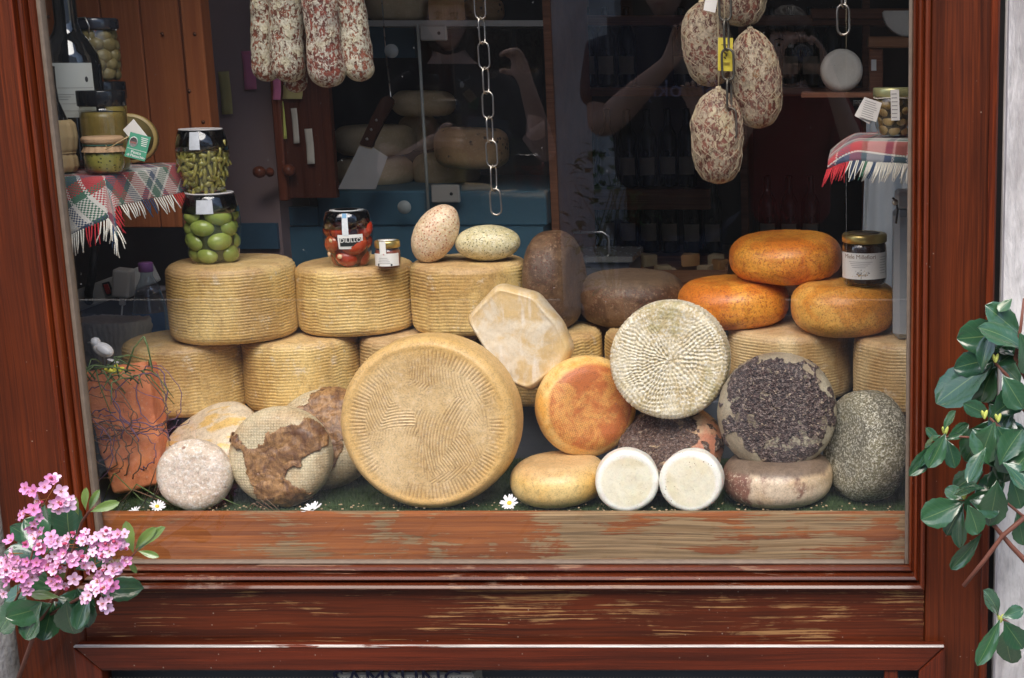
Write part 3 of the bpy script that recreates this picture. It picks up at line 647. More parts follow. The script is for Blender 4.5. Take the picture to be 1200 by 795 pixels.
# U black crust
def crust(R_, seed, amp=.0035, cover=.78, off=(0,0)):
    def f(P, th, nr, nz):
        r = np.hypot(P[..., 0]-off[0], P[..., 1]-off[1]); w_ = fbm(P, 14, 4, seed); m_ = np.clip((cover*R_ - r + w_*R_*.45)/(.14*R_), 0, 1)*np.clip(nz*3-.6, 0, 1)
        spk = np.clip((fbm(P, 60, 3, seed+5)-.17)*9, 0, 1); m2 = np.clip(m_*np.clip(1.35-.9*np.clip((fbm(P, 50, 3, seed+8)-.10)*8, 0, 1)*(r > cover*R_*.35), 0, 1) + spk*.85*(nz > -.2), 0, 1)
        d = m2*(.0006 + amp*np.clip(fbm(P, 150, 3, seed+2)*1.3+.4, 0, 1)) + fbm(P, 8, 3, seed+1)*.003
        return d, m2
    return f
def m_crust(name, base, base2, dk1, dk2, sc=150):
    g = G(name); n1 = g.noise(g.obj, 12, 5, .6); n2 = g.noise(g.obj, 190, 5, .75); cells = g.n('ShaderNodeTexVoronoi', {'Vector': g.obj, 'Scale': sc})
    b = g.mix(g.th(n1, .4, .62), base, base2); k = g.mix(g.n('ShaderNodeSeparateColor', {0: cells.outputs['Color']}).outputs[0], dk1, dk2)
    k = g.mix(g.ma('MULTIPLY', g.th(n2, .50, .60), .8), k, (.23,.18,.16)); k = g.mix(g.ma('MULTIPLY', g.th(g.noise(g.obj, 120, 3, .6), .60, .66), .8), k, (.42,.33,.24)); m_ = g.th(g.ma('ADD', g.attr('h'), g.ma('MULTIPLY', g.ma('SUBTRACT', n2, .5), .8)), .40, .52)
    c = g.mix(m_, b, k); hh = g.ma('ADD', g.ma('MULTIPLY', n2, .5), g.ma('MULTIPLY', g.ma('MULTIPLY', cells.outputs['Distance'], m_), 1.4))
    return g.fin(c, .5, g.bump(hh, .8, .003), coat=.1)
m_u = m_crust('black crumb crust', (.42,.38,.28), (.27,.22,.15), (.018,.015,.018), (.085,.05,.045), 330)
me = body('crusted_cheese', wheel_prof(.1055, .088, .03, .004, 200), 340, m_u, crust(.1055, 61, .0022, 1.0))
y_u = .165; p = at(911, 482, y_u); zU = p.z; cheese('round with a black crumbly crust on its pale face, above the maroon-stained cheese', me, (p.x, y_u, p.z), facing((.0, -1, .13), 2.2), 'crusted_cheese')
# X maroon stained flat
g = G('maroon stained rind'); n1 = g.noise(g.mp(g.obj, (1,1,.8), (.3,.1,.2)), 9, 5, .6, .3); n2 = g.noise(g.obj, 170, 5, .7); z = g.n('ShaderNodeSeparateXYZ', {0: g.obj}).outputs
c = g.mix(g.th(g.noise(g.obj, 15, 4), .4, .65), (.66,.54,.40), (.60,.44,.27)); c = g.mix(g.th(n2, .55, .72), c, (.75,.66,.52))
mm = g.ma('MULTIPLY', g.th(g.ma('ADD', n1, g.ma('MULTIPLY', g.ma('ADD', g.ma('MULTIPLY', z[0], -1), -.01), 1.6)), .50, .57), g.th(n2, .66, .52)); c = g.mix(g.ma('MULTIPLY', mm, .9), c, (.20,.07,.05))
c = g.mix(g.th(g.ma('ADD', z[2], g.ma('MULTIPLY', n1, .03)), .034, .045), c, g.mix(n2, (.09,.065,.05), (.28,.20,.14)))
m_x = g.fin(c, .45, g.bump(n2, .5, .0015), coat=.12)
me = body('stained_cheese', wheel_prof(.0985, .080, .032, .003, 110), 170, m_x, lumps(.0035, 9, 63, .0006, 90))
zc = z0+.04; cheese('flat cream cheese with maroon stains under the black-crusted round', me, ((911-PX0)*mpp(.15, zc), .155, zc), Euler((0,0,.25)), 'stained_cheese')
# W pomace covered, tilted behind the small whites
m_w = m_crust('brown pomace crust', (.58,.44,.28), (.42,.17,.10), (.035,.02,.017), (.13,.07,.05), 330)
me = body('pomace_cheese', wheel_prof(.096, .082, .034, .003, 120), 200, m_w, crust(.096, 71, .003, .97, (-.012,.01)))
y_w = .205; p = at(786, 528, y_w); cheese('cheese coated in dark brown pomace behind the two small white rounds', me, (p.x, y_w, z0+.078), facing((-.12, -.55, .85), 0.4), 'pomace_cheese')
# V grey ash on edge
m_v = spot_mat('grey ash rind', (.17,.16,.11), (.24,.22,.13), (.76,.74,.62), (16,.4,.62), (230,.50,.56), pit=(.34,(.07,.06,.03),.9), sp_scale=330, rough=.5, spotamt=.8, bmp=1.0, coat=.1, bd=.003)
me = body('ash_cheese', wheel_prof(.0985, .092, .030, .004, 120), 180, m_v, lumps(.005, 8, 81, .0018, 70))
y_v = .16; p = at(1013, 533, y_v); cheese('grey speckled ash cheese standing on edge in the bottom right corner', me, (p.x+.002, y_v, z0+.0975), facing((-.86, -.5, .13), 0), 'ash_cheese')
# Z small whites
def m_white(name, pep):
    G.GRIT = .12
    g = G(name); n1 = g.noise(g.obj, 20, 4, .6); n2 = g.noise(g.obj, 90, 4, .7); sp = g.n('ShaderNodeSeparateXYZ', {0: g.obj}).outputs
    rr = g.n('ShaderNodeVectorMath', {0: g.n('ShaderNodeCombineXYZ', {0: sp[0], 1: sp[1]}).outputs[0]}, operation='LENGTH').outputs['Value']
    c = g.mix(g.th(n1, .4, .65), (.80,.77,.62), (.74,.69,.50)); c = g.mix(g.th(g.ma('ADD', rr, g.ma('MULTIPLY', n1, .008)), .046, .052), c, (.85,.84,.77))
    v = g.vor(g.obj, 150); k = g.ma('MULTIPLY', g.th(v, .20, .10), g.th(g.noise(g.obj, 30, 2), .5, .56)); c = g.mix(g.ma('MULTIPLY', k, pep), c, (.25,.15,.07))
    return g.fin(c, .45, g.bump(g.ma('SUBTRACT', n2, k), .35, .0012), sss=.15, coat=.1)
for k, (px, py, dx, pep, lab) in enumerate(((735,566,.16,.35,'small smooth white cheese round, left one of the standing pair'), (811,563,-.02,.9,'small white cheese round with peppery specks, right one of the standing pair'))):
    me = body('small_white_cheese', wheel_prof(.0555, .05, .008, .001, 90), 130, m_white('fresh white rind', pep), lumps(.0022, 16, 90+k, .0010, 70))
    y = .085; cheese(lab, me, ((px-PX0)*mpp(y, .8), y, z0+.0555), facing((dx, -1, .12), k*2.0), 'small_white_cheese', 'small white rounds at the front')
G.GRIT = .12
# R cushion shaped, cloth bound: rounded polygon pad
poly = [(549,371),(588,331),(632,343),(660,378),(672,408),(663,430),(622,459),(592,444)]
y_r = .235; pc = at(612, 395, y_r); sc_ = mpp(y_r, pc.z)
n_, m_ = 90, 200; th_ = np.linspace(0, 2*np.pi, m_, endpoint=False)
pp = np.array([((a-612)*sc_, -(b-395)*sc_) for a, b in poly]); ang = np.arctan2(pp[:, 1], pp[:, 0]); rad = np.zeros(m_)
for i, t in enumerate(th_):
    d = np.array([math.cos(t), math.sin(t)]); best = 9
    for a, b in zip(pp, np.roll(pp, -1, axis=0)):
        e = b-a; den = d[0]*e[1]-d[1]*e[0]
        if abs(den) > 1e-9:
            s_ = (a[0]*e[1]-a[1]*e[0])/den; u_ = (a[0]*d[1]-a[1]*d[0])/den
            if s_ > 0 and -1e-6 <= u_ <= 1+1e-6: best = min(best, s_)
    rad[i] = best
k_ = np.exp(-np.linspace(-2, 2, 13)**2); k_ /= k_.sum(); rad = sum(np.roll(rad, i-6)*k_[i] for i in range(13))
pr = wheel_prof(1.0, .075, .2, 0, n_); pr = resample([(0,-.036),(.80,-.036),(.95,-.030),(1,-.015),(1,.012),(.965,.028),(.90,.036),(.84,.034),(0,.030)], n_)
P = np.stack([pr[:, :1]*rad*np.cos(th_), pr[:, :1]*rad*np.sin(th_), np.repeat(pr[:, 1:], m_, 1)], -1)
nn = fbm(P, 10, 4, 101); P[..., 2] += nn*.006 - .02*np.exp(-((P[..., 0]*.6-P[..., 1]*.2-.052)/.02)**2)*(P[..., 2] > 0)*.6 + fbm(P, 90, 2, 9)*.0007
g = G('cloth bound cream rind'); n1 = g.noise(g.obj, 18, 6, .66, .5); n2 = g.noise(g.obj, 160, 5, .7); n3 = g.noise(g.mp(g.obj, (60,9,20), rot=(0,0,.5)), 1.0, 4, .6)
sp = g.n('ShaderNodeSeparateXYZ', {0: g.obj}).outputs; rr_ = g.n('ShaderNodeVectorMath', {0: g.n('ShaderNodeCombineXYZ', {0: sp[0], 1: sp[1]}).outputs[0]}, operation='LENGTH').outputs['Value']
c = g.mix(g.th(n1, .40, .62), (.68,.60,.46), (.62,.45,.22)); c = g.mix(g.ma('MULTIPLY', g.th(n3, .48, .68), .7), c, (.78,.73,.64)); c = g.mix(g.ma('MULTIPLY', g.th(g.ma('ADD', rr_, g.ma('MULTIPLY', n1, .05)), .095, .12), .6), c, (.66,.46,.20)); c = g.mix(g.ma('MULTIPLY', g.th(n2, .62, .75), .5), c, (.50,.33,.14))
m_r = g.fin(c, .38, g.bump(g.ma('ADD', n2, n3), .35, .0015), coat=.25)
cheese('cream cushion-shaped cheese with straight edges leaning between the golden basket cheese and the orange-faced round', grid_mesh('cushion_cheese', P, m_r), pc, facing((.0, -1, .17)), 'cushion_cheese')
bpy.data.objects[[o.name for o in bpy.data.objects if o.name.startswith('cushion_cheese')][0]].rotation_quaternion = facing((0,-1,.10)) @ Quaternion((0,0,1), 0)

G.GRIT = .36
# leaf wrapped rounds
g = G('cloth printed cream rind'); n1 = g.noise(g.obj, 10, 5, .6, .4); n2 = g.noise(g.obj, 60, 4, .7); sp = g.n('ShaderNodeSeparateXYZ', {0: g.obj}).outputs
wv = g.ma('MULTIPLY', g.ma('ABSOLUTE', g.ma('SINE', g.ma('MULTIPLY', sp[0], 620))), g.ma('ABSOLUTE', g.ma('SINE', g.ma('MULTIPLY', sp[1], 620))))
c = g.mix(g.th(n1, .4, .65), (.62,.54,.36), (.50,.36,.20)); c = g.mix(g.ma('MULTIPLY', g.th(wv, .35, .08), .32), c, (.32,.26,.13)); c = g.mix(g.ma('MULTIPLY', g.th(n2, .58, .72), .4), c, (.72,.68,.55))
m_cl = g.fin(c, .5, g.bump(g.ma('ADD', wv, n2), .45, .0015), coat=.1)
g = G('dried walnut leaf'); n1 = g.noise(g.obj, 38, 6, .7, .8); n2 = g.noise(g.mp(g.obj, (160,30,80), rot=(0,0,.7)), 1.0, 4, .7)
c = g.mix(g.th(n1, .35, .65), (.13,.055,.022), (.40,.22,.085)); c = g.mix(g.ma('MULTIPLY', g.th(n2, .5, .7), .6), c, (.08,.035,.017)); m_leafb = g.fin(c, .45, g.bump(g.ma('ADD', n1, n2), .9, .003), coat=.15)
def leaf_wrap(parent, R_, H, e, seed, cx, cy, rad, dense=100):
    """a torn dry leaf pressed on the upper face and bent over the edge"""
    prof = wheel_prof(R_, H, e, .003, 120); i0 = np.argmax(prof[:, 1] > -H*.2); prof = prof[i0:]
    P, th = spin(prof, 200); T = np.gradient(prof, axis=0); T /= np.hypot(T[:, 0], T[:, 1])[:, None]
    Nn = np.stack([T[:, 1:2]*np.cos(th), T[:, 1:2]*np.sin(th), np.repeat(-T[:, :1], 200, 1)], -1)
    d0 = np.hypot(P[..., 0]-cx, P[..., 1]-cy); msk = d0 + fbm(P, 16, 4, seed)*rad*1.5 < rad
    base = fbm(P, 9, 3, seed*2+5)*0
    P2 = P + Nn*(.0022 + .0035*np.clip(np.abs(fbm(P, 30, 3, seed+3))*2.2, 0, 1) + .0018*fbm(P, 80, 2, seed+4))[..., None]
    n, m = msk.shape; fs = []
    for i in range(n-1):
        for j in range(m):
            j2 = (j+1) % m
            if msk[i, j] and msk[i+1, j] and msk[i, j2] and msk[i+1, j2]: fs.append((i*m+j, i*m+j2, (i+1)*m+j2, (i+1)*m+j))
    used = sorted({v for f in fs for v in f}); mp_ = {v: k for k, v in enumerate(used)}; V = P2.reshape(-1, 3)[used]
    me = mesh('leaf', V, [tuple(mp_[v] for v in f) for f in fs], m_leafb, True)
    o = obj('leaf', me, parent); md = o.modifiers.new('thick', 'SOLIDIFY'); md.thickness = .0016; md.offset = -1; return o
def wrapped(label, px, py, y, R_, H, e, dirv, seed, lv, zc, roll=0):
    me = body('leaf_wrapped_cheese', wheel_prof(R_, H, e, .003, 110), 170, m_cl, lumps(.0012, 9, seed, .0004, 100))
    o = cheese(label, me, ((px-PX0)*mpp(y, zc), y, zc), facing(dirv, roll), 'leaf_wrapped_cheese')
    for k, (cx, cy, rd) in enumerate(lv): leaf_wrap(o, R_, H, e, seed+k*3, cx, cy, rd)
wrapped('round cheese wrapped in torn brown leaf, in front near the left', 330, 547, .125, .0885, .07, .028, (.0,-1,.16), 111, [(.012,.004,.062), (-.01,-.05,.022)], z0+.0885)
wrapped('leaf-wrapped cheese half hidden between the front leaf-wrapped one and the biggest wheel', 382, 527, .245, .094, .085, .034, (.12,-.85,.5), 121, [(.0,.035,.055), (.015,-.03,.04)], z0+.087)
# AC pale streaky
g = G('streaky pale rind'); n1 = g.noise(g.mp(g.obj, (14,40,40), rot=(0,.2,.5)), 1.0, 4, .55, .4); n2 = g.noise(g.obj, 40, 5, .7)
c = g.mix(g.th(n2, .4, .65), (.72,.62,.46), (.64,.52,.36)); c = g.mix(g.ma('MULTIPLY', g.th(n1, .47, .60), .85), c, (.74,.48,.13)); m_ac = g.fin(c, .45, g.bump(n2, .4, .0015), coat=.12)
me = body('pale_cheese', wheel_prof(.106, .074, .034, .003, 100), 150, m_ac, lumps(.006, 8, 131, .0006, 80))
cheese('pale cheese with orange streaks tilted behind the small bumpy white round', me, ((243-PX0)*mpp(.21, .8), .212, z0+.072), facing((-.40,-.50,.77), .5), 'pale_cheese')
# AD small bumpy white
g = G('bumpy white rind'); n1 = g.noise(g.obj, 16, 4, .6); n2 = g.noise(g.obj, 170, 6, .7); sp_ = g.vor(g.mp(g.obj, 1), 48)
c = g.mix(g.th(n1, .4, .65), (.70,.60,.50), (.62,.50,.38)); c = g.mix(g.th(n2, .48, .62), c, (.84,.80,.74)); k = g.ma('MULTIPLY', g.th(sp_, .22, .10), g.th(g.noise(g.obj, 18, 2), .5, .58)); c = g.mix(g.ma('MULTIPLY', k, .8), c, (.30,.12,.07))
m_ad = g.fin(c, .38, g.bump(g.ma('SUBTRACT', n2, k), .8, .002), coat=.25)
me = body('small_bumpy_cheese', wheel_prof(.0625, .05, .021, .003, 90), 130, m_ad, lumps(.003, 16, 141, .0010, 90))
cheese('small bumpy white round at the front left corner beside the brick', me, ((229-PX0)*mpp(.09, .8), .09, z0+.0625), facing((.12,-1,.15)), 'small_bumpy_cheese')

G.GRIT = 0
# ---------------------------------------------------------------- brick with twigs, bird, flowers
g = G('terracotta'); n1 = g.noise(g.obj, 18, 5, .65, .5); n2 = g.noise(g.obj, 90, 4, .7)
c = g.mix(g.th(n1, .35, .65), (.72,.25,.10), (.52,.15,.06)); c = g.mix(g.ma('MULTIPLY', g.th(n2, .55, .7), .5), c, (.62,.38,.26)); m_terra = g.fin(c, .85, g.bump(g.ma('ADD', n1, n2), .7, .003))
yb = .20; p0 = at(157, 520, yb)
qb = Euler((R(-14), R(-9), R(16)))
bm = bmesh.new(); add_box(bm, (-.052,-.045,-.115), (.052,.045,.115), .006, None, 2)
bmesh.ops.subdivide_edges(bm, edges=[e for e in bm.edges if e.calc_length() > .05], cuts=14, use_grid_fill=True)
for v in bm.verts:
    P_ = np.array([v.co]); v.co += Vector((1,.6,1))*float(fbm(P_, 22, 4, 5)[0])*.007; v.co.x *= 1 + v.co.z*1.1
brk = obj('terracotta_brick', bm_mesh('terracotta_brick', bm, m_terra, True), None, (p0.x, yb, z0+.122), qb, 'rough terracotta brick leaning upright in the left corner, wound with thin twigs', 'brick')
m_tw = [plain('brown twig', (.14,.08,.045), .7), plain('purple heather twig', (.16,.09,.15), .7), plain('green stem', (.10,.16,.05), .6)]
tg = root('twig_tangle', 'tangle of thin green and purplish heather twigs wound round the terracotta brick', 'twigs', (p0.x, yb-.02, z0))
rt = random.Random(4)
def curl(c0, rx, rz, ry, turns, n=26):
    a0 = rt.uniform(0, 6.28); pts = []
    for i in range(n):
        t = i/(n-1); a = a0 + turns*6.28*t
        pts.append(Vector((c0[0]+rx*math.cos(a)*(1+.3*t)+rt.uniform(-.004,.004), c0[1]+ry*math.sin(a*.7)-.01, c0[2]+rz*math.sin(a)+.03*t+rt.uniform(-.004,.004))))
    return pts
for i in range(24):
    pts = curl((rt.uniform(-.06,.09), rt.uniform(-.05,-.02), rt.uniform(.06,.21)), rt.uniform(.02,.07), rt.uniform(.02,.06), rt.uniform(.0,.03), rt.uniform(.3,1.1))
    tube('twig', pts, [.0013-.0007*k/26 for k in range(26)], m_tw[1 if i % 2 else 0], 5, tg)
for i in range(24):
    a = Vector((rt.uniform(-.07,.07), rt.uniform(-.07,-.02), .235+rt.uniform(-.01,.02))); d = Vector((rt.uniform(-.5,1), rt.uniform(-.5,.2), rt.uniform(-1.1,.15))).normalized()
    b = a + d*rt.uniform(.03,.09); m_ = (a+b)/2 + Vector((rt.uniform(-.015,.015), -.015, .02))
    tube('twig', [a, (a+m_)/2+Vector((0,0,.004)), m_, (b+m_)/2, b], [.0016,.0014,.0012,.001,.0007], m_tw[2], 5, tg)
for a_, b_ in (((.03,-.04,.24),(.075,-.05,.31)), ((.075,-.05,.31),(.085,-.05,.25)), ((-.02,-.05,.23),(-.075,-.06,.295))):
    tube('twig', [a_, tuple((Vector(a_)+Vector(b_))/2+Vector((0,0,.012))), b_], [.0018,.0016,.001], m_tw[2], 6, tg)
for i in range(7):      # loose stems along the front edge
    xx = rt.uniform(-.02,.16); tube('twig', [(xx,-.1,.012), (xx+.03,-.105,.03+.01*i), (xx+.07,-.1,.02), (xx+.1,-.1,.006)], [.0014,.0013,.0011,.0008], m_tw[0 if i % 2 else 2], 5, tg)
m_porc = plain('white glazed china', (.72,.72,.74), .3, .04, 40, .02)
pb = at(121, 410, .155)
bird = root('bird_figurine', 'tiny white bird figurine perched above the brick in the left corner', 'bird figurine', (pb.x, .155, pb.z))
bd = ellip('body', .0155, .010, .0105, m_porc, 7, .0004, 24, 28, 0, 1.0)
obj('body', bd, bird, (0,0,0), Euler((0, R(28), 0)))
lathe('head', [(0,-.0075),(.005,-.006),(.0075,0),(.005,.006),(0,.0075)], m_porc, 20, bird, 14, loc=(-.010,-.001,.012))
bm = bmesh.new(); bmesh.ops.create_cone(bm, segments=8, radius1=.0018, radius2=.0002, depth=.007); obj('beak', bm_mesh('beak', bm, plain('grey beak', (.25,.24,.25), .5)), bird, (-.0195,-.002,.0115), Euler((0, R(-95), 0)))
box('tail', (.010,-.004,-.013), (.026,.003,-.0105), m_porc, .001, bird).rotation_euler = (0, R(20), 0)
for s_ in (-1,): obj('wing', ellip('wing', .011, .003, .006, m_porc, 8, .0003, 14, 16, 0), bird, (.004,-.009,.001), Euler((0, R(30), 0)))
for dx in (-.002,.003): tube('leg', [(dx,0,-.008),(dx,0,-.024)], .0006, m_tw[0], 5, bird)
for dx in (-.0035,): tube('eye', [(-.0135,-.0078,.0142),(-.0137,-.0086,.0143)], .0009, M['black'], 6, bird)
m_yel = plain('lemon yellow petal', (.72,.66,.06), .5)
py_ = at(135, 436, .13); yf = root('yellow_flower', 'small yellow artificial flower lying on top of the brick below the bird', 'flower', (py_.x, .13, py_.z))
obj('centre', ellip('centre', .005,.005,.004, m_yel, 1, .0003, 12, 16), yf)
for k, (dx, dz, an) in enumerate(((-.011,.003,.2), (.010,.004,-.5), (.002,.007,-1.2))): obj('petal', ellip('petal', .009,.003,.0042, m_yel, k, .0006, 12, 16), yf, (dx,-.001,dz), Euler((0, an, 0)))

# daisies
m_pet = plain('white daisy petal', (.82,.83,.86), .6, .03, 50, .02); m_dc = plain('daisy yellow', (.75,.55,.06), .7, .2, 200)
def petal_mesh(L, W, mat, curl_=.25, notch=0):
    n, k = 6, 5; P = np.zeros((n, k, 3))
    for i in range(n):
        t = i/(n-1); w_ = W*math.sin(math.pi*min(1, .10+t*.86)**1.25)**.6 if t < 1 else W*.4
        for j in range(k):
            s_ = (j/(k-1)-.5)*2; P[i, j] = (t*L, s_*w_/2, curl_*L*(t*t) + abs(s_)*w_*.18)
    return grid_mesh('petal', P, mat, closed_u=False)
pm = petal_mesh(.0125, .0042, m_pet)
def daisy(px, py, y, dirv, label, n=15, sc=1.0, center=True):
    p = at(px, py, y); r = root('daisy', label, 'daisy', p, (0,0,0), 'white daisies strewn along the sill'); r.rotation_mode = 'QUATERNION'; r.rotation_quaternion = facing(dirv); r.scale = (sc,)*3
    for k in range(n):
        a = k*6.283/n + rt.uniform(-.12,.12); obj('petal', pm, r, (math.cos(a)*.0025, math.sin(a)*.0025, .0005+.0004*(k % 2)), Euler((0, rt.uniform(-.25,.15), a))).scale = (rt.uniform(.85,1.1),)*3
    if center: obj('disc', ellip('disc', .0042,.0042,.0025, m_dc, 3, .0006, 10, 16, .0004), r, (0,0,.0012))
    return r
daisy(597, 590, .05, (0,-.8,.7), 'white daisy with yellow centre on the turf right of the biggest wheel', sc=1.05)
daisy(366, 598, .042, (-.2,-.25,1), 'white daisy lying side-on in front of the leaf-wrapped cheese', sc=1.3, center=False)
daisy(184, 594, .05, (.5,-.5,.8), 'white daisy tucked against the small bumpy cheese near the brick', sc=.9)
daisy(158, 600, .045, (-.3,-.4,1), 'white daisy lying below the twigs at the foot of the brick', sc=.8, center=False)
# straw wisps by the sill
for (px, py, n_) in ((300, 594, 4),):
    for k in range(n_): tube('straw', [at(px-12+k*6, 599, .045), at(px-4+k*5, 590-k*2, .05), at(px+14+k*5, 600, .045)], .0009, m_tw[0], 5, tg).matrix_parent_inverse = Matrix.Translation(-tg.location)

# ---------------------------------------------------------------- jars
m_jar = glassy('jar glass', (.93,.95,.93), refl=1.5, rough=.02)
def jar_shell(name, prof, parent, mat=None, m=40, n=36): return lathe(name, prof, mat or m_jar, m, parent, n)
def fill(parent, nm, prof_r, z0_, z1_, size, mats, n, seed, elong=1.4, stick=False, jitter=.5):
    """pieces packed against the glass; each its own part"""
    r_ = random.Random(seed); zz = z0_ + size*.8; rows = max(1, round((z1_-z0_)/(size*1.45)))
    for i in range(rows):
        z = z0_ + size*.75 + i*((z1_-z0_-size*1.4)/max(1, rows-1)); rr = max(.004, prof_r(z) - size*.95); k = max(3, int(2*math.pi*rr/(size*1.95*((1+elong)/2))))
        for j in range(k):
            a = 6.283*(j+.5*(i % 2))/k + r_.uniform(-.15,.15)
            o = obj(nm, r_.choice(mats), parent, (math.sin(a)*rr, -math.cos(a)*rr, z+r_.uniform(-.002,.002)), Euler((r_.uniform(-.5,.5), r_.uniform(-.5,.5) if not stick else r_.uniform(-.2,.2), a + r_.uniform(-.3,.3))))
            o.scale = (r_.uniform(.88,1.08),)*3
# olive jar on A
def rad_of(prof):
    p = np.array(prof); return lambda z: float(np.interp(z, p[:, 1], p[:, 0]))
m_dark = plain('dark shrink seal', (.022,.024,.032), .16, .3, 30, .15, coat=.6)
m_brine = glassy('brine', (.62,.68,.42), refl=.3); m_brine2 = glassy('oil', (.75,.60,.30), refl=.3)
xj, yj, zj = topA[0]-.0, .36, topA[2]
pj_ = at(252, 300, yj); jx = pj_.x
oj = root('olive_jar', 'glass jar of large green olives standing on the left basket cheese', 'jar', (jx, yj, zj))
s_ = 1.0
pr_o = [(.0,.001),(.036,.001),(.042,.006),(.0475,.03),(.0515,.062),(.0520,.085),(.049,.112),(.044,.128),(.041,.132)]
jar_shell('glass', pr_o, oj)
lathe('inner_shade', [(0,.006),(.030,.006),(.036,.03),(.040,.085),(.033,.112),(0,.112)], plain('deep olive brine shade', (.055,.07,.02), .5), 24, oj, 20)
g = G('green olive'); n1 = g.noise(g.obj, 60, 3); rn = g.rnd(); m_ol = g.fin(g.mix(n1, g.mix(rn, (.19,.30,.04), (.30,.38,.07)), (.40,.44,.12)), .22, coat=.3)
om = [ellip('olive', .0245,.0175,.0180, m_ol, k, .0006, 20, 24, 0) for k in (1,2)]
fill(oj, 'olive', rad_of(pr_o), .004, .108, .0185, om, 0, 3, 1.35)
lathe('seal_cap', [(.0515,.100),(.0495,.112),(.0455,.129),(.0425,.1345),(.038,.1352),(.0,.1345)], glassy('dark tinted seal', (.22,.23,.27), refl=2.0, rough=.05), 48, oj)
lathe('lid', [(0,.118),(.040,.118),(.0415,.120),(.0415,.1335),(.040,.1340),(0,.1340)], m_dark, 40, oj)
lathe('lid_rim', [(.0415,.1345),(.0435,.1360),(.0425,.1372),(.040,.1372),(.038,.1365),(0,.1362)], plain('pale seal rim', (.62,.60,.60), .4), 40, oj)
# green bean jar on top
zb2 = zj + .1376
bj = root('bean_jar', 'glass jar of pickled green beans stacked on top of the olive jar', 'jar', (jx-.006, yj, zb2))
pr_b = [(0,.001),(.028,.001),(.033,.004),(.036,.012),(.043,.035),(.0475,.065),(.0475,.078),(.046,.093),(.040,.116),(.036,.12)]
jar_shell('glass', pr_b, bj)
g = G('pickled bean'); rn = g.rnd(); m_bean = g.fin(g.mix(g.noise(g.obj, 70, 4), g.mix(rn, (.30,.27,.05), (.55,.46,.12)), (.16,.15,.03)), .35, coat=.3)
bmn = [tube_mesh('bean', [(0,0,-.016),(.002,0,-.006),(.0015,0,.006),(-.001,0,.016)], [.0022,.0036,.0036,.002], m_bean, 7), ellip('bean', .009,.005,.006, m_bean, 3, .001, 10, 12)]
lathe('inner_shade', [(0,.004),(.024,.004),(.034,.03),(.040,.065),(.038,.082),(0,.082)], plain('murky brine shade', (.10,.09,.025), .5), 24, bj, 20)
fill(bj, 'bean', rad_of(pr_b), .004, .086, .0062, bmn, 0, 8, 1.0, True)
lathe('seal_cap', [(.0478,.080),(.0462,.094),(.0405,.117),(.038,.1185),(0,.1185)], glassy('dark tinted seal', (.2,.21,.25), refl=2.0, rough=.05), 48, bj)
lathe('lid', [(0,.105),(.036,.105),(.0375,.107),(.0375,.1172),(0,.1175)], m_dark, 40, bj)
lathe('lid_rim', [(.0375,.1180),(.0392,.1192),(.0382,.1205),(.035,.1205),(.034,.1198),(0,.1196)], plain('pale seal rim', (.6,.58,.58), .4), 40, bj)
m_stk = plain('silver sticker', (.55,.58,.62), .3, .2, 120, .05)
patch_cyl('sticker', 0, -.05, .35, .083, .116, m_stk, bj, rfun=rad_of([(.0478,.080),(.0462,.094),(.0405,.117)]), thick=.0006)
patch_cyl('sticker', 0, -.1, .5, .100, .126, m_stk, oj, rfun=rad_of([(.0515,.100),(.0495,.112),(.0455,.129)]), thick=.0006)

# red pepper jar
yp = .40; pt = at(410, 302, yp); tj = root('pepper_jar', 'jar of stuffed red peppers with dark seal and DILILLO label', 'jar', (pt.x, yp, topB[2]))
pr_t = [(0,.001),(.028,.001),(.033,.004),(.040,.022),(.0455,.045),(.0475,.062),(.046,.080),(.0405,.103),(.038,.108)]
jar_shell('glass', pr_t, tj)
g = G('red pepper'); n1 = g.noise(g.obj, 30, 4); m_rp = g.fin(g.mix(g.rnd(), g.mix(n1, (.42,.02,.012), (.55,.06,.02)), g.mix(n1, (.28,.015,.01), (.5,.12,.03))), .22, g.bump(n1, .3, .003), coat=.4)
m_fil = plain('pale filling', (.70,.48,.28), .5)
rp = [ellip('pepper', .024,.018,.019, m_rp, k, .003, 20, 24, 0) for k in (4,5)]
lathe('inner_shade', [(0,.004),(.024,.004),(.034,.03),(.038,.06),(.034,.078),(0,.078)], plain('dark red oil shade', (.10,.012,.008), .3), 24, tj, 20)
fill(tj, 'pepper', rad_of(pr_t), .004, .090, .0185, rp, 0, 5, 1.3)
for a, z in ((-.75,.028),(-.1,.025),(-.55,.055)): lathe('filling', [(0,0),(.0045,.0),(.005,.002),(0,.004)], m_fil, 14, tj, 8, loc=(math.sin(a)*.041,-math.cos(a)*.041,z), rot=facing((math.sin(a),-math.cos(a),0)))
lathe('seal_cap', [(.0465,.078),(.0425,.099),(.0395,.1085),(.036,.1105),(0,.1108)], glassy('dark tinted seal', (.25,.26,.32), refl=2.2, rough=.05), 48, tj)
lathe('lid', [(0,.092),(.036,.092),(.0375,.094),(.0375,.1065),(0,.1075)], m_dark, 40, tj)
lathe('lid_top', [(.0,.1110),(.031,.1112),(.032,.1120),(0,.1122)], plain('white lid print', (.6,.62,.62), .35), 40, tj)
lathe('lid_ring', [(.0205,.1124),(.0215,.1128),(.0225,.1124)], M['ink'], 40, tj)
rf = rad_of(pr_t)
A1 = .42
m_lab = plain('label paper', (.78,.78,.74), .5, .03, 40, .02); m_labk = plain('label black', (.02,.025,.025), .4, .05, 40, 0)
patch_cyl('label', 0, A1-.50, A1+.50, .040, .068, m_lab, tj, rfun=rf, thick=.0010)
patch_cyl('label_band', 0, A1-.42, A1+.42, .0455, .0615, m_labk, tj, rfun=rf, thick=.0014)
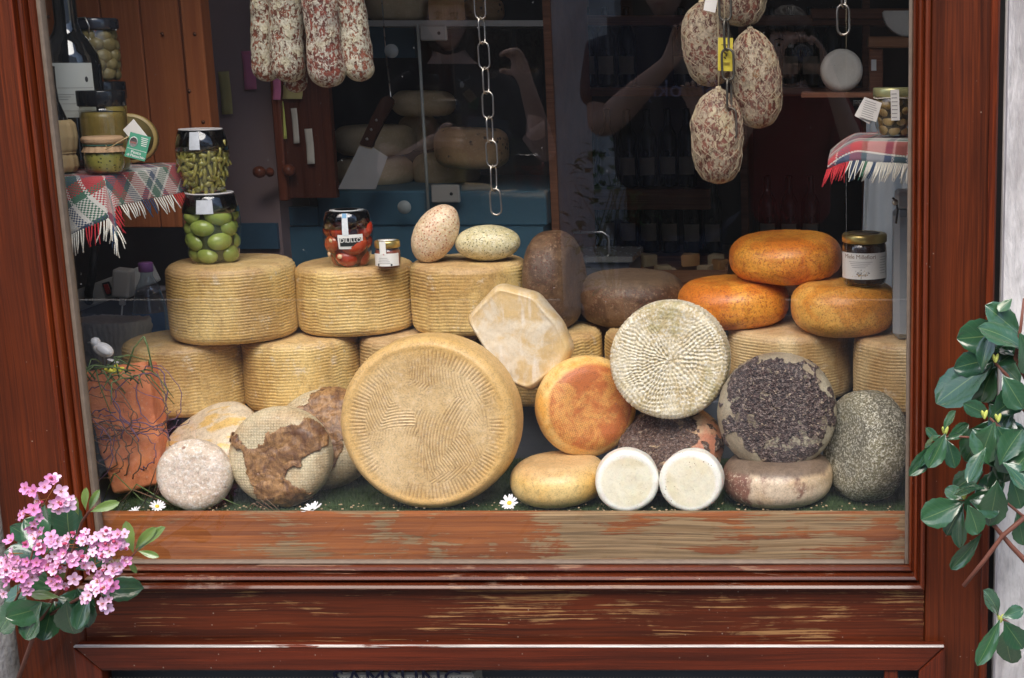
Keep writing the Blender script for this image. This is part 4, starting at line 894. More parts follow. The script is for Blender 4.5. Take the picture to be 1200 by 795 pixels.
tx = text_mesh('lettering', 'DILILLO', .0115, m_lab, .0001, cyl=.0492, spacing=.98); obj('lettering', tx, tj, (0,0,.0535), Euler((R(-4),0,A1)))
patch_cyl('seal_strip', 0, A1-.30, A1-.06, .066, .1085, plain('seal strip paper', (.62,.66,.68), .5, .15, 260), tj, rfun=rad_of([(.0475,.062),(.0465,.078),(.0425,.099),(.0395,.1085)]), thick=.0014)
patch_cyl('seal_strip', 0, A1-.28, A1-.10, .100, .1085, plain('seal strip blue', (.16,.35,.55), .5, .15, 260), tj, rfun=rad_of([(.0475,.062),(.0465,.078),(.0425,.099),(.0395,.1085)]), thick=.0019)
# tiny jar
yq = .375; pq = at(455, 305, yq); qj = root('tiny_jar', 'tiny jar with gold lid and white label beside the red pepper jar', 'jar', (pq.x, yq, topB[2]))
pr_q = [(0,.001),(.021,.001),(.0235,.004),(.0240,.010),(.0240,.034),(.0215,.040),(.0215,.043)]
jar_shell('glass', pr_q, qj); lathe('spread', [(0,.003),(.0205,.003),(.0222,.008),(.0222,.036),(0,.036)], plain('dark red spread', (.20,.04,.02), .4), 30, qj)
g = G('gold lid'); m_gold = g.fin((.62,.47,.16), .28, metal=.9)
m_gold2 = plain('brushed gold lid', (.60,.46,.16), .3, .12, 80, .05, metal=.85)
lathe('lid', [(0,.041),(.0225,.041),(.0240,.0425),(.0240,.052),(.0228,.0545),(.0205,.0555),(0,.0550)], m_gold2, 40, qj)
lathe('lid_label', [(0,.0552),(.0165,.0554),(.017,.0558),(0,.0560)], m_lab, 30, qj)
patch_cyl('label', .0240, -1.15, 1.25, .007, .0315, m_lab, qj, thick=.0005)
patch_cyl('seal_strip', .0240, -.3, .2, .030, .0555, m_lab, qj, thick=.0007, rfun=lambda z: .0246)
for k in range(4): patch_cyl('print_line', .0240, -.55+.05*k, .5-.08*k, .012+.0035*k, .0128+.0035*k, M['greyink'], qj, thick=.0009)
lathe('emblem', [(0,0),(.0022,0),(0,.0004)], plain('red emblem', (.6,.04,.04), .5), 12, qj, loc=(.0,-.0250,.031), rot=facing((0,-1,0)))
for a in (-.5,.55): lathe('emblem', [(0,0),(.002,0),(0,.0004)], M['ink'], 10, qj, loc=(math.sin(a)*.0248,-math.cos(a)*.0248,.0095), rot=facing((math.sin(a),-math.cos(a),0)))
# honey jar
yh = .41; ph_ = at(1013, 327, yh); zH = zt2-.001+.1+.001
hj = root('honey_jar', 'jar of dark honey with gold lid and white label at the right', 'jar', (ph_.x, yh, zH))
pr_h = [(0,.001),(.040,.001),(.0435,.006),(.0445,.014),(.0445,.080),(.042,.088),(.0395,.091),(.0395,.095)]
pr_h = [(a*.985, b*.93) for a, b in pr_h]
jar_shell('glass', pr_h, hj); lathe('honey', [(0,.003),(.038,.003),(.0418,.010),(.0418,.078),(.038,.084),(0,.084)], plain('dark honey', (.035,.014,.008), .15), 40, hj)
lathe('lid', [(0,.084),(.0415,.084),(.0440,.0855),(.0445,.098),(.0425,.1010),(.038,.1022),(0,.1010)], m_gold2, 48, hj)
lathe('lid_label', [(0,.1012),(.030,.1018),(.031,.1022),(0,.1024)], plain('dark lid print', (.12,.08,.04), .5, .5, 200), 30, hj)
patch_cyl('label', .0440, -1.35, 1.38, .0155, .067, m_lab, hj, n=30, thick=.0006)
def lab_text(body, size, z, a, parent, mat=M['ink'], r=.0447, **kw): obj('lettering', text_mesh('lettering', body, size, mat, .00005, cyl=r, **kw), parent, (0,0,z), Euler((0,0,a)))
lab_text('Miele Millefiori', .0122, .0595, -.25, hj, plain('brown script', (.22,.15,.09), .7), spacing=.95)
for k in range(4): patch_cyl('print_line', .0440, -.75+.06*k, .35-.1*k, .0495-.0036*k, .0503-.0036*k, M['greyink'], hj, thick=.0010)
for k in range(7): patch_cyl('print_line', .0440, .72, 1.18-.05*(k % 3), .0580-.0052*k, .0588-.0052*k, M['greyink'], hj, thick=.0010)
rq = random.Random(9)
for k in range(46):
    a = rq.uniform(0, 3.14); d = rq.uniform(.2,1)*.014; cx_, cz_ = -.15 + math.cos(a)*d/.044*1.3, .021 + math.sin(a)*d
    lathe('blossom_print', [(0,0),(rq.uniform(.0006,.0014),0),(0,.0002)], (M['greyink'], plain('ochre print', (.6,.45,.2), .6))[k % 2] if k < 2 else bpy.data.objects['blossom_print.001' if k % 2 else 'blossom_print'].data.materials[0], 7, hj, loc=(math.sin(cx_)*.0449,-math.cos(cx_)*.0449,cz_), rot=facing((math.sin(cx_),-math.cos(cx_),0)))
patch_cyl('stem_print', .0440, -.165, -.135, .0165, .030, M['greyink'], hj, n=4, thick=.0010)

# ---------------------------------------------------------------- left shelf with tartan cloth
def tartan(name, rot, sc=1.0, off=(0,0), wb=0):
    g = G(name); uv = g.mp(g.uv, sc, (off[0], off[1], 0), (0,0,rot)); s = g.n('ShaderNodeSeparateXYZ', {0: uv}).outputs
    def bands(v):
        f = g.ma('FRACT', v)
        W_=(.66,.64,.58); Nv=(.03,.06,.13); Gr=(.03,.13,.075); Rd=(.42,.02,.03); Pk=(.55,.13,.14)
        return g.ramp(f, [(0,W_),(.30,W_),(.301,Nv),(.36,Nv),(.361,W_),(.385,W_),(.386,Nv),(.43,Nv),(.431,W_),(.455,Gr),(.53,Gr),(.531,W_),(.55,Pk),(.69,Rd),(.80,Rd),(.801,W_),(.82,Nv),(.90,Nv),(.901,Rd),(.95,Rd),(.951,W_)][:0] or
          [(0,W_),(.20,W_),(.205,Nv),(.28,Nv),(.285,W_),(.31,W_),(.315,Gr),(.43,Gr),(.435,W_),(.46,W_),(.465,Rd),(.64,Rd),(.645,W_),(.66,W_),(.665,Nv),(.80,Nv),(.805,Rd),(.93,Rd),(.935,Gr)], 'CONSTANT')
    a = bands(s[0]); b = bands(g.ma('ADD', s[1], .1))
    wv = g.n('ShaderNodeTexChecker', {'Vector': uv, 'Scale': 62}).outputs[1]
    c = g.mix(g.ma('MAXIMUM', wv, wb), a, b); c = g.mix(.06, c, (.5,.48,.45)); hn = g.ma('ADD', g.ma('MULTIPLY', wv, .6), g.noise(g.obj, 200, 3))
    return g.fin(c, .95, g.bump(hn, .8, .0012), sheen=.2)
# shelf board
xl, xr = -1.50, -1.297
zs_ = at(120, 203, .17).z
shelf_post = root('left_shelf', 'wooden shelf board in the upper left corner, covered by the tartan cloth', 'shelf', (-1.38, .26, zs_-.02))
ch(box('board', (-1.5985,.105,zs_-.022), (xr-.004,.41,zs_-.003), M['shelfwood'], .002), shelf_post); ch(box('bracket', (-1.5985,.25,zs_-.14), (-1.575,.28,zs_-.0225), M['steel']), shelf_post)
def cloth(name, label, x0, x1, yb, yf, ztop, hem, mat, side_drop=None, seed=1, nx=70, folds=1.0, group=None, side=1):
    """top panel from the back edge to the shelf front, then hanging down to hem(t)"""
    ny = 44; P = np.zeros((ny, nx, 3)); UV = np.zeros((ny, nx, 2))
    for j in range(nx):
        t = j/(nx-1); x = x0+(x1-x0)*t; top_len = yb-yf; drop = hem(t); tot = top_len+drop
        for i in range(ny):
            s_ = i/(ny-1)*tot
            if s_ < top_len: y, z = yb-s_, ztop
            else: y, z = yf-.004, ztop-(s_-top_len)
            k = max(0, s_-top_len)
            y2 = y - k*.10 - folds*(.012*math.sin(t*9+seed)+.006*math.sin(t*23+seed*2))*min(1, k/.04)
            # round the front edge
            d = s_-top_len
            if abs(d) < .012: z -= (1-abs(d)/.012)*.002
            xx = x + folds*.006*math.sin(t*14+seed)*min(1, k/.06)
            if side_drop is not None:      # the end that hangs over the shelf's side
                e = (t-side_drop)/(1-side_drop)
                if e > 0:
                    q = x0+(x1-x0)*side_drop; L = (x1-x0)*(t-side_drop)
                    xx = q + L*.22*side; z = z - L*.95 - 0; y2 = y2 + (.0 if k > 0 else 0)
            P[i, j] = (xx, y2, z); UV[i, j] = (x/.16, (top_len+s_*1.0)/.16)
    me = grid_mesh(name, P, mat, closed_u=False, uv=UV)
    r = root(name, label, 'tartan cloth', ((x0+x1)/2, (yb+yf)/2, ztop))
    o = ch(obj('weave', me), r); md = o.modifiers.new('thick', 'SOLIDIFY'); md.thickness = .0018; md.offset = 1
    return r, P, UV
def fringe(r, pts, dirs, mats, L=.034, seed=1):
    bm = bmesh.new(); rr = random.Random(seed); me_l = []
    for k, (p, d) in enumerate(zip(pts, dirs)):
        p = Vector(p); d = Vector(d).normalized(); l = L*rr.uniform(.8,1.15); sw_ = Vector((rr.uniform(-.2,.2), rr.uniform(-.25,.05), 0))
        q = [p, p+(d+sw_*.4)*l*.5, p+(d+sw_)*l]
        tm_ = tube_mesh('s', q, [.00105,.0012,.0009], [], 5); off = len(bm.verts); bm.from_mesh(tm_)
        bm.faces.ensure_lookup_table()
        n = len(tm_.polygons); mi = mats(k)
        for f in bm.faces[-n:]: f.material_index = mi
        bpy.data.meshes.remove(tm_)
    return bm
m_fr = [plain('cream yarn', (.68,.66,.58), .95, .08), plain('navy yarn', (.03,.06,.12), .95), plain('red yarn', (.45,.025,.035), .95), plain('green yarn', (.04,.15,.09), .95)]
def add_fringe(r, P, UV, row, cols, matf, L, seed, down=(0,-.15,-1)):
    pts, ds = [], []
    for c_ in cols:
        i = int(c_); f = c_-i; a = P[row, i]*(1-f)+P[row, min(i+1, P.shape[1]-1)]*f; pts.append(a+np.array((0,0,.001))); ds.append(down)
    bm = fringe(r, pts, ds, matf, L, seed); bm.faces.ensure_lookup_table()
    me = bpy.data.meshes.new('fringe'); bm.to_mesh(me); bm.free(); setm(me, m_fr)
    ch(obj('fringe', me, kind='stuff'), r)
mt1 = tartan('tartan weave left', R(36), .90, (.62,.30)); mt2 = tartan('tartan weave right', R(-7), 1.0, (.42,.05), .30)
hem1 = lambda t: float(np.interp(t, [0,.25,.42,.55,.84,1], [.140,.135,.150,.118,.070,.060]))
tc1, P1, UV1 = cloth('tartan_cloth', 'fringed red, green and navy tartan cloth on the left shelf under the wine bottle', -1.56, xr+.055, .41, .10, zs_, hem1, mt1, .825, 2, folds=.9)
def pal(k, seed=3):
    v = math.sin(k*.23+seed); return 1 if v > .88 else 2 if v < -.84 else 0
add_fringe(tc1, P1, UV1, -1, np.linspace(6, 68, 84), pal, .036, 5)
pts = [P1[i, -1] for i in range(2, 42, 1)]
bm = fringe(tc1, [p+np.array((0,0,.001)) for p in pts for _ in (0,)], [(.55,-.1,-1)]*len(pts), pal, .03, 8); me = bpy.data.meshes.new('fringe'); bm.to_mesh(me); bm.free(); setm(me, m_fr); ch(obj('fringe', me, kind='stuff'), tc1)
# right shelf
xr0 = at(985, 168, .2).x; zr_ = at(1030, 163, .22).z
rsr = root('right_shelf', 'wooden shelf board in the upper right corner, covered by the second tartan cloth', 'shelf', (.12, .3, zr_-.02))
ch(box('board', (xr0+.03,.16,zr_-.022), (.2385,.44,zr_-.003), M['shelfwood'], .002), rsr); ch(box('bracket', (.215,.25,zr_-.14), (.2385,.28,zr_-.0225), M['steel']), rsr)
hem2 = lambda t: .016 + .054*t + .006*math.sin(t*8)
tc2, P2, UV2 = cloth('tartan_cloth', 'fringed red and green tartan cloth on the right shelf under the jar of mushrooms', xr0-.022, .2, .43, .155, zr_, hem2, mt2, None, 5, folds=.5)
# left end droops as a pointed corner
for o in tc2.children:
    if o.name.startswith('weave'):
        co = np.zeros(len(o.data.vertices)*3); o.data.vertices.foreach_get('co', co); co = co.reshape(-1, 3); e = np.clip((xr0+.035-co[:, 0])/.057, 0, 1); co[:, 2] -= e**1.6*.034; o.data.vertices.foreach_set('co', co.ravel())
e = np.clip((xr0+.035-P2[..., 0])/.057, 0, 1); P2[..., 2] -= e**1.6*.034
def pal2(k): return 2 if k < 14 else 1 if k in (16,17,20,21,30,31) else 3 if k in (24,25) else 0
add_fringe(tc2, P2, UV2, -1, np.linspace(0, 69, 90), pal2, .034, 11, (-.35,-.2,-1))

# things on the left shelf
zL = zs_+.0022
yw = .245; pw = at(112, 150, yw)
g = G('dark bottle glass'); m_bot = g.fin((.012,.014,.016), .06, coat=1.0, spec=.8)
xb0 = at(88, 120, .285).x
wb = root('wine_bottle', 'large dark wine bottle with a pale blank label on the left shelf', 'wine bottle', (xb0, .285, zL))
lathe('bottle_glass', [(0,.0),(.046,.0),(.050,.006),(.0505,.02),(.0505,.185),(.047,.205),(.036,.228),(.024,.245),(.0195,.262),(.0190,.36),(.021,.362),(.021,.372),(0,.372)], m_bot, 56, wb, 110)
lz0, lz1 = at(93, 138, .235).z-zL, at(93, 74, .235).z-zL
m_wl = plain('wine label', (.58,.60,.55), .7, .03, 30, .02)
patch_cyl('label', .0505, -1.45, 1.2, lz0, lz1, m_wl, wb, n=30, thick=.0006)
lh = lz1-lz0
for z, a0, a1, w_ in ((.54,-1.4,1.15,.0008),(.25,-.6,.8,.0006),(.12,-1.0,1.0,.0006)): patch_cyl('label_rule', .0505, a0, a1, lz0+lh*z, lz0+lh*z+w_, M['greyink'], wb, thick=.0010)
for k in range(3): patch_cyl('print_line', .0505, -.5, .5-.1*k, lz0+lh*(.42-.045*k), lz0+lh*(.42-.045*k)+.0009, M['greyink'], wb, thick=.0010, n=10)
lathe('seal_print', [(0,0),(.004,0),(.0035,.0003),(0,.0004)], M['ink'], 14, wb, loc=(math.sin(.95)*.0512,-math.cos(.95)*.0512,lz0+lh*.70), rot=facing((math.sin(.95),-math.cos(.95),0))).scale = (.7,1.3,1)
# straw flask in the corner
yf_ = .16; pf_ = at(70, 205, yf_)
g = G('straw husk'); n1 = g.noise(g.mp(g.obj, (70,70,6)), 1.0, 5, .6); m_straw = g.fin(g.mix(n1, (.62,.47,.25), (.42,.28,.12)), .75, g.bump(n1, .9, .003))
fk = root('straw_flask', 'small wine flask wrapped in pale straw at the far left of the shelf', 'flask', (pf_.x, yf_, zL))
def husk(th): return 1+.06*np.abs(np.sin(th*7))
P, th = spin(resample([(0,0),(.026,.001),(.031,.01),(.030,.026),(.027,.033),(.031,.040),(.034,.062),(.032,.085),(.026,.092),(.018,.092)], 50), 70); P[..., :2] *= husk(th)[None, :, None]
obj('straw_wrap', grid_mesh('straw_wrap', P, m_straw), fk)
lathe('neck', [(.024,.088),(.020,.10),(.012,.125),(.0105,.15),(.011,.185),(0,.186)], m_bot, 24, fk, 30)
tube('tie', [(.0295*math.cos(a),.0295*math.sin(a),.0345) for a in np.linspace(0, 6.283, 24, endpoint=False)], .0014, m_straw, 6, fk, True)
# artichoke jar on black-boxed jar behind
ya = .36; pa = at(124, 95, ya)
kj = root('spread_tin', 'squat jar with black lid under the tall artichoke jar', 'jar', (at(121,130,ya).x, ya, zL))
hkj = pa.z - zL
lathe('glass', [(0,0),(.038,0),(.042,.006),(.042,hkj-.045),(.039,hkj-.035),(.039,hkj-.03)], m_jar, 36, kj, 24)
lathe('contents', [(0,.003),(.038,.004),(.0405,.01),(.0405,hkj-.046),(0,hkj-.045)], plain('yellow conserve', (.40,.28,.07), .4, .4, 60), 30, kj)
lathe('lid', [(0,hkj-.034),(.042,hkj-.034),(.0435,hkj-.032),(.0435,hkj-.003),(.042,hkj-.0008),(0,hkj-.0008)], M['blackgloss'], 40, kj)
aj = root('artichoke_jar', 'clip-top jar of pickled artichokes behind the wine bottle', 'jar', (kj.location.x, ya, pa.z))
pr_a = [(0,.001),(.034,.001),(.038,.006),(.041,.03),(.041,.075),(.037,.092),(.036,.096)]
jar_shell('glass', pr_a, aj)
g = G('artichoke'); m_art = g.fin(g.mix(g.noise(g.obj, 45, 5, .6, .6), (.16,.12,.045), (.36,.28,.12)), .4, g.bump(g.noise(g.obj, 60, 4), .6, .003))
am = [ellip('artichoke', .016,.010,.014, m_art, 3, .003, 16, 18), ellip('artichoke', .013,.010,.012, m_art, 6, .003, 16, 18)]
lathe('inner_shade', [(0,.004),(.028,.004),(.032,.04),(.030,.085),(0,.086)], plain('olive oil shade', (.14,.10,.04), .4), 24, aj, 16)
fill(aj, 'artichoke', rad_of(pr_a), .004, .092, .012, am, 0, 12, 1.2)
lathe('lid', [(.037,.094),(.041,.095),(.042,.098),(.042,.113),(.040,.116),(0,.117)], m_dark, 40, aj)
tube('clip', [(-.014,-.042,.085),(-.016,-.045,.10),(-.010,-.044,.115),(.008,-.044,.116),(.014,-.045,.10),(.010,-.042,.088)], .0013, M['steel'], 6, aj)
lathe('clip_knob', [(0,-.002),(.0022,0),(0,.002)], M['steel'], 10, aj, loc=(.043,-.006,.094))
# black lid jar front with pesto jar below
yk = .20; pk = at(123, 160, yk)
ps = root('pesto_jar', 'small jar of green pistachio pesto with a brown paper cap and green tag', 'jar', (at(123,190,.135).x, .135, zL))
pr_p = [(0,.001),(.022,.001),(.026,.004),(.0305,.016),(.032,.030),(.031,.038),(.029,.041)]
g = G('green pesto'); n1 = g.noise(g.obj, 120, 4, .7); vv = g.vor(g.obj, 130); m_pes = g.fin(g.mix(g.th(vv, .28, .16), g.mix(n1, (.28,.26,.05), (.40,.36,.09)), (.04,.045,.012)), .45)
jar_shell('glass', pr_p, ps); lathe('pesto', [(0,.003),(.020,.003),(.0245,.006),(.0290,.016),(.0305,.030),(.0295,.038),(0,.039)], m_pes, 36, ps, 24)
g = G('brown paper cap'); n1 = g.noise(g.obj, 60, 5, .7, .5); m_kr = g.fin(g.mix(n1, (.50,.34,.20), (.32,.18,.09)), .85, g.bump(n1, .8, .003))
P, th = spin(resample([(.0345,.0385),(.0325,.043),(.0295,.0495),(.0300,.052),(.0335,.055),(.0345,.061),(.031,.065),(0,.0655)], 40), 90); wv_ = 1+.035*np.sin(th*17)*np.clip((.05-P[:, 0, 2])/.01, 0, 1)[:, None]+.012*np.sin(th*9+1); P[..., 0] *= wv_; P[..., 1] *= wv_
obj('paper_cap', grid_mesh('paper_cap', P, m_kr, cap=False), ps)
tube('cord', [(.0308*math.cos(a),.0308*math.sin(a),.0505) for a in np.linspace(0, 6.283, 28, endpoint=False)], .0013, plain('green cord', (.03,.10,.07), .8), 6, ps, True)
# green tag
tag = bpy.data.objects.new('tag_pivot', None); bpy.data.objects.remove(tag)
m_tag = plain('green card', (.045,.25,.15), .6, .05, 40, .02); m_tagw = plain('white card', (.72,.70,.66), .7, .04, 40, .02)
pt_ = at(162, 172, .090); tgq = Euler((R(-6), R(17), R(12)))
tago = box('tag', (-.0165,-.0005,-.0215), (.0165,.0005,.0215), m_tag, 0, ps); tago.location = (pt_.x-ps.location.x, -.047, pt_.z-zL); tago.rotation_euler = tgq
def on_tag(nm, me, x, z, sx=1, d=-.0012): o = obj(nm, me, tago, (x, d, z), Euler((math.pi/2,0,0))); return o
on_tag('lettering', text_mesh('lettering', 'Pesto', .0074, m_lab, .0001), .000, -.0108); on_tag('lettering', text_mesh('lettering', 'di Pistacchio', .0064, m_lab, .0001, spacing=.92), .001, -.0168)
lathe('emblem', [(0,0),(.0066,0),(.0064,.0003),(0,.0004)], m_lab, 24, tago, loc=(-.0080,-.0011,.0065), rot=facing((0,-1,0))).scale = (1,1.35,1)
lathe('emblem_ring', [(.0054,0),(.0057,.0004),(.0060,0)], M['greyink'], 24, tago, loc=(-.0080,-.0016,.0065), rot=facing((0,-1,0))).scale = (1,1.35,1)
box('emblem_band', (-.0125,-.0019,.0035), (-.0035,-.0015,.0065), plain('dim red print', (.25,.10,.08), .6), 0, tago)
for k in range(5): box('print_line', (.0025+.0006*k,-.0012,.0160-.0032*k), (.0135,-.0008,.0171-.0032*k), m_lab, 0, tago)
box('print_line', (-.0155,-.0012,-.0062), (.0155,-.0008,-.0056), m_lab, 0, tago)
wt_ = box('tag_leaf', (-.015,-.0004,-.019), (.015,.0004,.019), m_tagw, 0, ps); wt_.location = (pt_.x-ps.location.x-.008, -.034, pt_.z-zL+.022); wt_.rotation_euler = (R(4), R(-38), R(-15))
box('red_seal_print', (-.010,-.0009,-.012), (-.002,-.0005,-.004), plain('pink red print', (.55,.10,.12), .6), 0, wt_)
tube('string', [(.02,-.028,.051), (.028,-.045,.045), (pt_.x-ps.location.x-.01,-.053,pt_.z-zL+.018)], .0008, m_straw, 5, ps)
bl = root('black_lid_jar', 'low jar of olive-brown vegetables with black lid, behind the pesto jar', 'jar', (at(122,165,.2).x, .205, zL))
zt_ = at(122,106,.205).z - zL
g = G('brown antipasto'); m_anti = g.fin(g.mix(g.noise(g.obj, 50, 5, .65, .5), (.12,.08,.02), (.34,.24,.06)), .35)
lathe('glass', [(0,0),(.036,0),(.0385,.005),(.0385,zt_-.036),(.036,zt_-.028)], m_jar, 36, bl, 20); lathe('contents', [(0,.003),(.034,.004),(.0368,.008),(.0368,zt_-.038),(0,zt_-.036)], m_anti, 30, bl, 16)
lathe('lid', [(0,zt_-.028),(.0385,zt_-.028),(.0400,zt_-.0265),(.0400,zt_-.002),(.039,zt_),(0,zt_)], M['blackgloss'], 44, bl)
pz = at(158, 135, .33); oc = root('preserve_tin', 'round yellow-edged preserve tin with silver foil leaning behind the jars', 'tin', (at(150,140,.36).x-.005, .375, zL))
lathe('tin', [(0,-.012),(.045,-.012),(.047,-.010),(.047,.010),(.045,.012),(0,.012)], plain('mustard tin', (.38,.26,.08), .4, .2, 30, .1), 40, oc, loc=(.0,0,.047), rot=facing((.3,-1,.1)))
lathe('tin_face', [(0,.0125),(.040,.0125),(.041,.0130),(0,.0135)], plain('olive tin face', (.16,.12,.04), .4, .4, 40), 36, oc, loc=(.0,0,.047), rot=facing((.3,-1,.1)))

# jar of mushrooms on the right shelf
mj_x = at(1047, 140, .26).x; mj = root('mushroom_jar', 'jar of mushrooms in oil with two pale tags on the right shelf', 'jar', (mj_x, .27, zr_+.0022))
pr_m = [(0,.001),(.026,.001),(.029,.004),(.0335,.022),(.0375,.050),(.0375,.062),(.034,.072),(.034,.078)]
jar_shell('glass', pr_m, mj)
g = G('oil mushroom'); m_mu = g.fin(g.mix(g.rnd(), (.22,.13,.04), (.38,.25,.09)), .3, coat=.3)
mm_ = [ellip('mushroom', .012,.006,.010, m_mu, 3, .002, 14, 16)]
lathe('inner_shade', [(0,.004),(.023,.004),(.030,.04),(.031,.06),(0,.062)], plain('dark oil shade', (.05,.032,.012), .3), 24, mj, 16)
fill(mj, 'mushroom', rad_of(pr_m), .004, .066, .0105, mm_, 0, 6, 1.1)
lathe('lid', [(0,.072),(.036,.072),(.0375,.074),(.0375,.086),(.036,.088),(0,.088)], plain('pale green gold lid', (.45,.45,.22), .3, metal=.6), 36, mj)
tube('string', [(.0362*math.cos(a),.0362*math.sin(a),.070+.001*math.sin(a*3)) for a in np.linspace(0, 6.283, 24, endpoint=False)], .0011, plain('cream cord', (.65,.6,.48), .9), 6, mj, True)
def card(parent, w_, h_, loc, rot, lines, mat=m_tagw, seed=1):
    c_ = obox('tag', (w_, .0008, h_), mat, parent, loc, rot)
    for k in range(lines):
        zz = h_/2 - h_*(.14+.76*k/max(1, lines-1)); wl = w_*random.Random(seed+k).uniform(.55,.8)
        box('print_line', (-w_*.4,-.0009,zz-h_*.014), (-w_*.4+wl,-.0005,zz+h_*.014), M['greyink'], 0, c_)
    return c_
card(mj, .034, .036, (-.043,-.045,.050), Euler((R(-5), R(18), R(10))), 8, seed=3); card(mj, .032, .034, (-.050,-.041,.046), Euler((R(-5), R(30), R(14))), 0)
card(mj, .0155, .055, (.002,-.042,.058), Euler((0, R(-2), 0)), 7, seed=8)

# ---------------------------------------------------------------- salami
def m_salami(name, red, white, wthr, yell=.3, sc=1.0):
    g = G(name); n1 = g.noise(g.mp(g.obj, (1,1,.7)), 190*sc, 5, .66, .8); n2 = g.noise(g.obj, 30*sc, 4, .6); n3 = g.noise(g.obj, 260, 3, .6)
    w_ = g.th(g.ma('ADD', g.ma('MULTIPLY', n1, .72), g.ma('MULTIPLY', n2, .28)), wthr-.015, wthr+.03)
    rd = g.mix(g.th(g.noise(g.obj, 70, 4), .4, .6), red, tuple(v*.42 for v in red)); rd = g.mix(g.ma('MULTIPLY', g.th(n2, .5, .65), yell), rd, (.42,.24,.08))
    wh = g.mix(g.th(n3, .35, .65), white, tuple(v*.62 for v in white)); wh = g.mix(g.ma('MULTIPLY', g.th(g.noise(g.obj, 33, 3), .5, .65), yell), wh, (.48,.42,.22))
    c = g.mix(w_, rd, wh)
    return g.fin(c, .6, g.bump(g.ma('ADD', w_, n3), .7, .0018), coat=.05)
M_sa1 = m_salami('long salami mould', (.24,.07,.035), (.58,.54,.42), .474, .35)
M_sa2 = m_salami('redder long salami', (.22,.05,.03), (.56,.51,.42), .490, .3)
M_sb = m_salami('round salami mould', (.20,.065,.04), (.44,.36,.25), .482, .4, .85)
def sausage_mesh(name, L, R_, mat, seed, taper=.1, neck=0., asym=.5, wr=.0):
    n, m = 120, 96; t = np.linspace(0, 1, n)
    if neck:  # pear/egg shape hanging from a tied neck
        r = R_*np.sin(np.pi*np.clip(t, 0, 1)**(1-neck*.45))**.62
        r = R_*np.interp(t, [0,.015,.05,.12,.25,.45,.65,.85,.94,.98,1], [.0,.42,.62,.80,.94,1.0,.97,.74,.48,.22,.0]) if False else R_*np.interp(t, [0,.01,.03,.08,.16,.3,.48,.66,.80,.90,.96,.985,1], [0,.30,.48,.68,.84,.96,1.0,.94,.80,.60,.34,.16,.06])
        k_ = np.ones(7)/7; r = np.convolve(np.pad(r, 3, 'edge'), k_, 'valid'); r[0] = .0002
    else:
        e = R_*1.0/L; r = R_*np.where(t < e, np.sqrt(np.maximum(0, 1-((e-t)/e)**2)), 1.0); r = np.where(t > 1-e, R_*np.sqrt(np.maximum(0, 1-((t-1+e)/e)**2)), r)*(1-taper*t)
        t = np.r_[np.linspace(0, e*1.2, 25)[:-1], np.linspace(e*1.2, 1-e*1.2, n-48), np.linspace(1-e*1.2, 1, 25)[1:]]; n = len(t)
        r = R_*np.sqrt(np.clip(1-np.clip((e-t)/e, 0, 1)**2, 0, 1))*np.sqrt(np.clip(1-np.clip((t-1+e)/e, 0, 1)**2, 0, 1))*(1-taper*t); r = np.maximum(r, .0003)
    th = np.linspace(0, 2*np.pi, m, endpoint=False)
    P = np.stack([r[:, None]*np.cos(th), r[:, None]*np.sin(th), np.repeat((t*L)[:, None], m, 1)], -1)
    Nn = np.stack([np.broadcast_to(np.cos(th), P.shape[:2]), np.broadcast_to(np.sin(th), P.shape[:2]), np.zeros(P.shape[:2])], -1)
    d = fbm(P, 11, 3, seed)*.006 + fbm(P, 45, 3, seed+1)*.0025
    if wr: d = d + wr*np.sin(th*22+fbm(P, 8, 2, seed)*5)*np.clip((t-.62)/.3, 0, 1)[:, None]
    P = P + Nn*d[..., None]*np.clip(r/R_*1.3, 0, 1)[:, None, None]
    P[..., 0] += np.sin(t*2.4+seed)[:, None]*.004
    return grid_mesh(name, P, mat)
ZB = 2.02
bar = root('hanging_bar', 'wooden hanging bar running along the top of the window display', 'bar', (-.6,.38,ZB))
ch(tube('rod', [(-1.598,.38,ZB), (.2385,.38,ZB)], .012, M['darkwood'], 12), bar)
m_string = plain('butcher string', (.60,.50,.32), .9)
grpL = 'long salami hanging in a bunch at the upper left'
def long_sal(px_b, py_b, px_t, y, R_, mat, seed, label, zt=1.86):
    a = at(px_b, py_b, y); b = at(px_t, 0, y); d = (b-a); d = d*((zt-a.z)/d.z); L = d.length
    r = root('long_salami', label, 'salami', a, (0,0,0), grpL); r.rotation_mode = 'QUATERNION'; r.rotation_quaternion = facing(d)
    obj('sausage', sausage_mesh('sausage', L, R_, mat, seed, .0), r)
    e = r.rotation_quaternion.inverted() @ (Vector((a.x+d.x*1.05, .38, ZB-.012)) - a)
    tube('string', [(0,0,L-.004), ((e.x)*.5, e.y*.5, (L+e.z)/2), tuple(e)], .0012, m_string, 5, r)
k_ = mpp(.36, 1.5)
long_sal(338, 97, 337, .36, 19.5*k_, M_sa1, 3, 'white-moulded long salami second from the left of the hanging bunch')
long_sal(313, 96, 310, .385, 15.5*k_, M_sa1, 5, 'leftmost long salami of the hanging bunch, partly behind its neighbour')
long_sal(386, 103, 375, .35, 19.5*k_, M_sa2, 7, 'reddest long salami in the middle of the hanging bunch')
long_sal(424, 96, 409, .37, 17.5*k_, M_sa1, 9, 'rightmost long salami of the hanging bunch, leaning slightly right')
long_sal(347, 109, 345, .43, 14*k_, M_sa2, 12, 'shaded long salami hanging at the back of the bunch')
for o in bpy.data.objects:
    if o.name.startswith('long_salami') and 'second from' in o.get('label', ''): pass
grpR = 'round salami hanging in netting at the upper right'
m_net = plain('pale netting', (.46,.38,.26), .9)
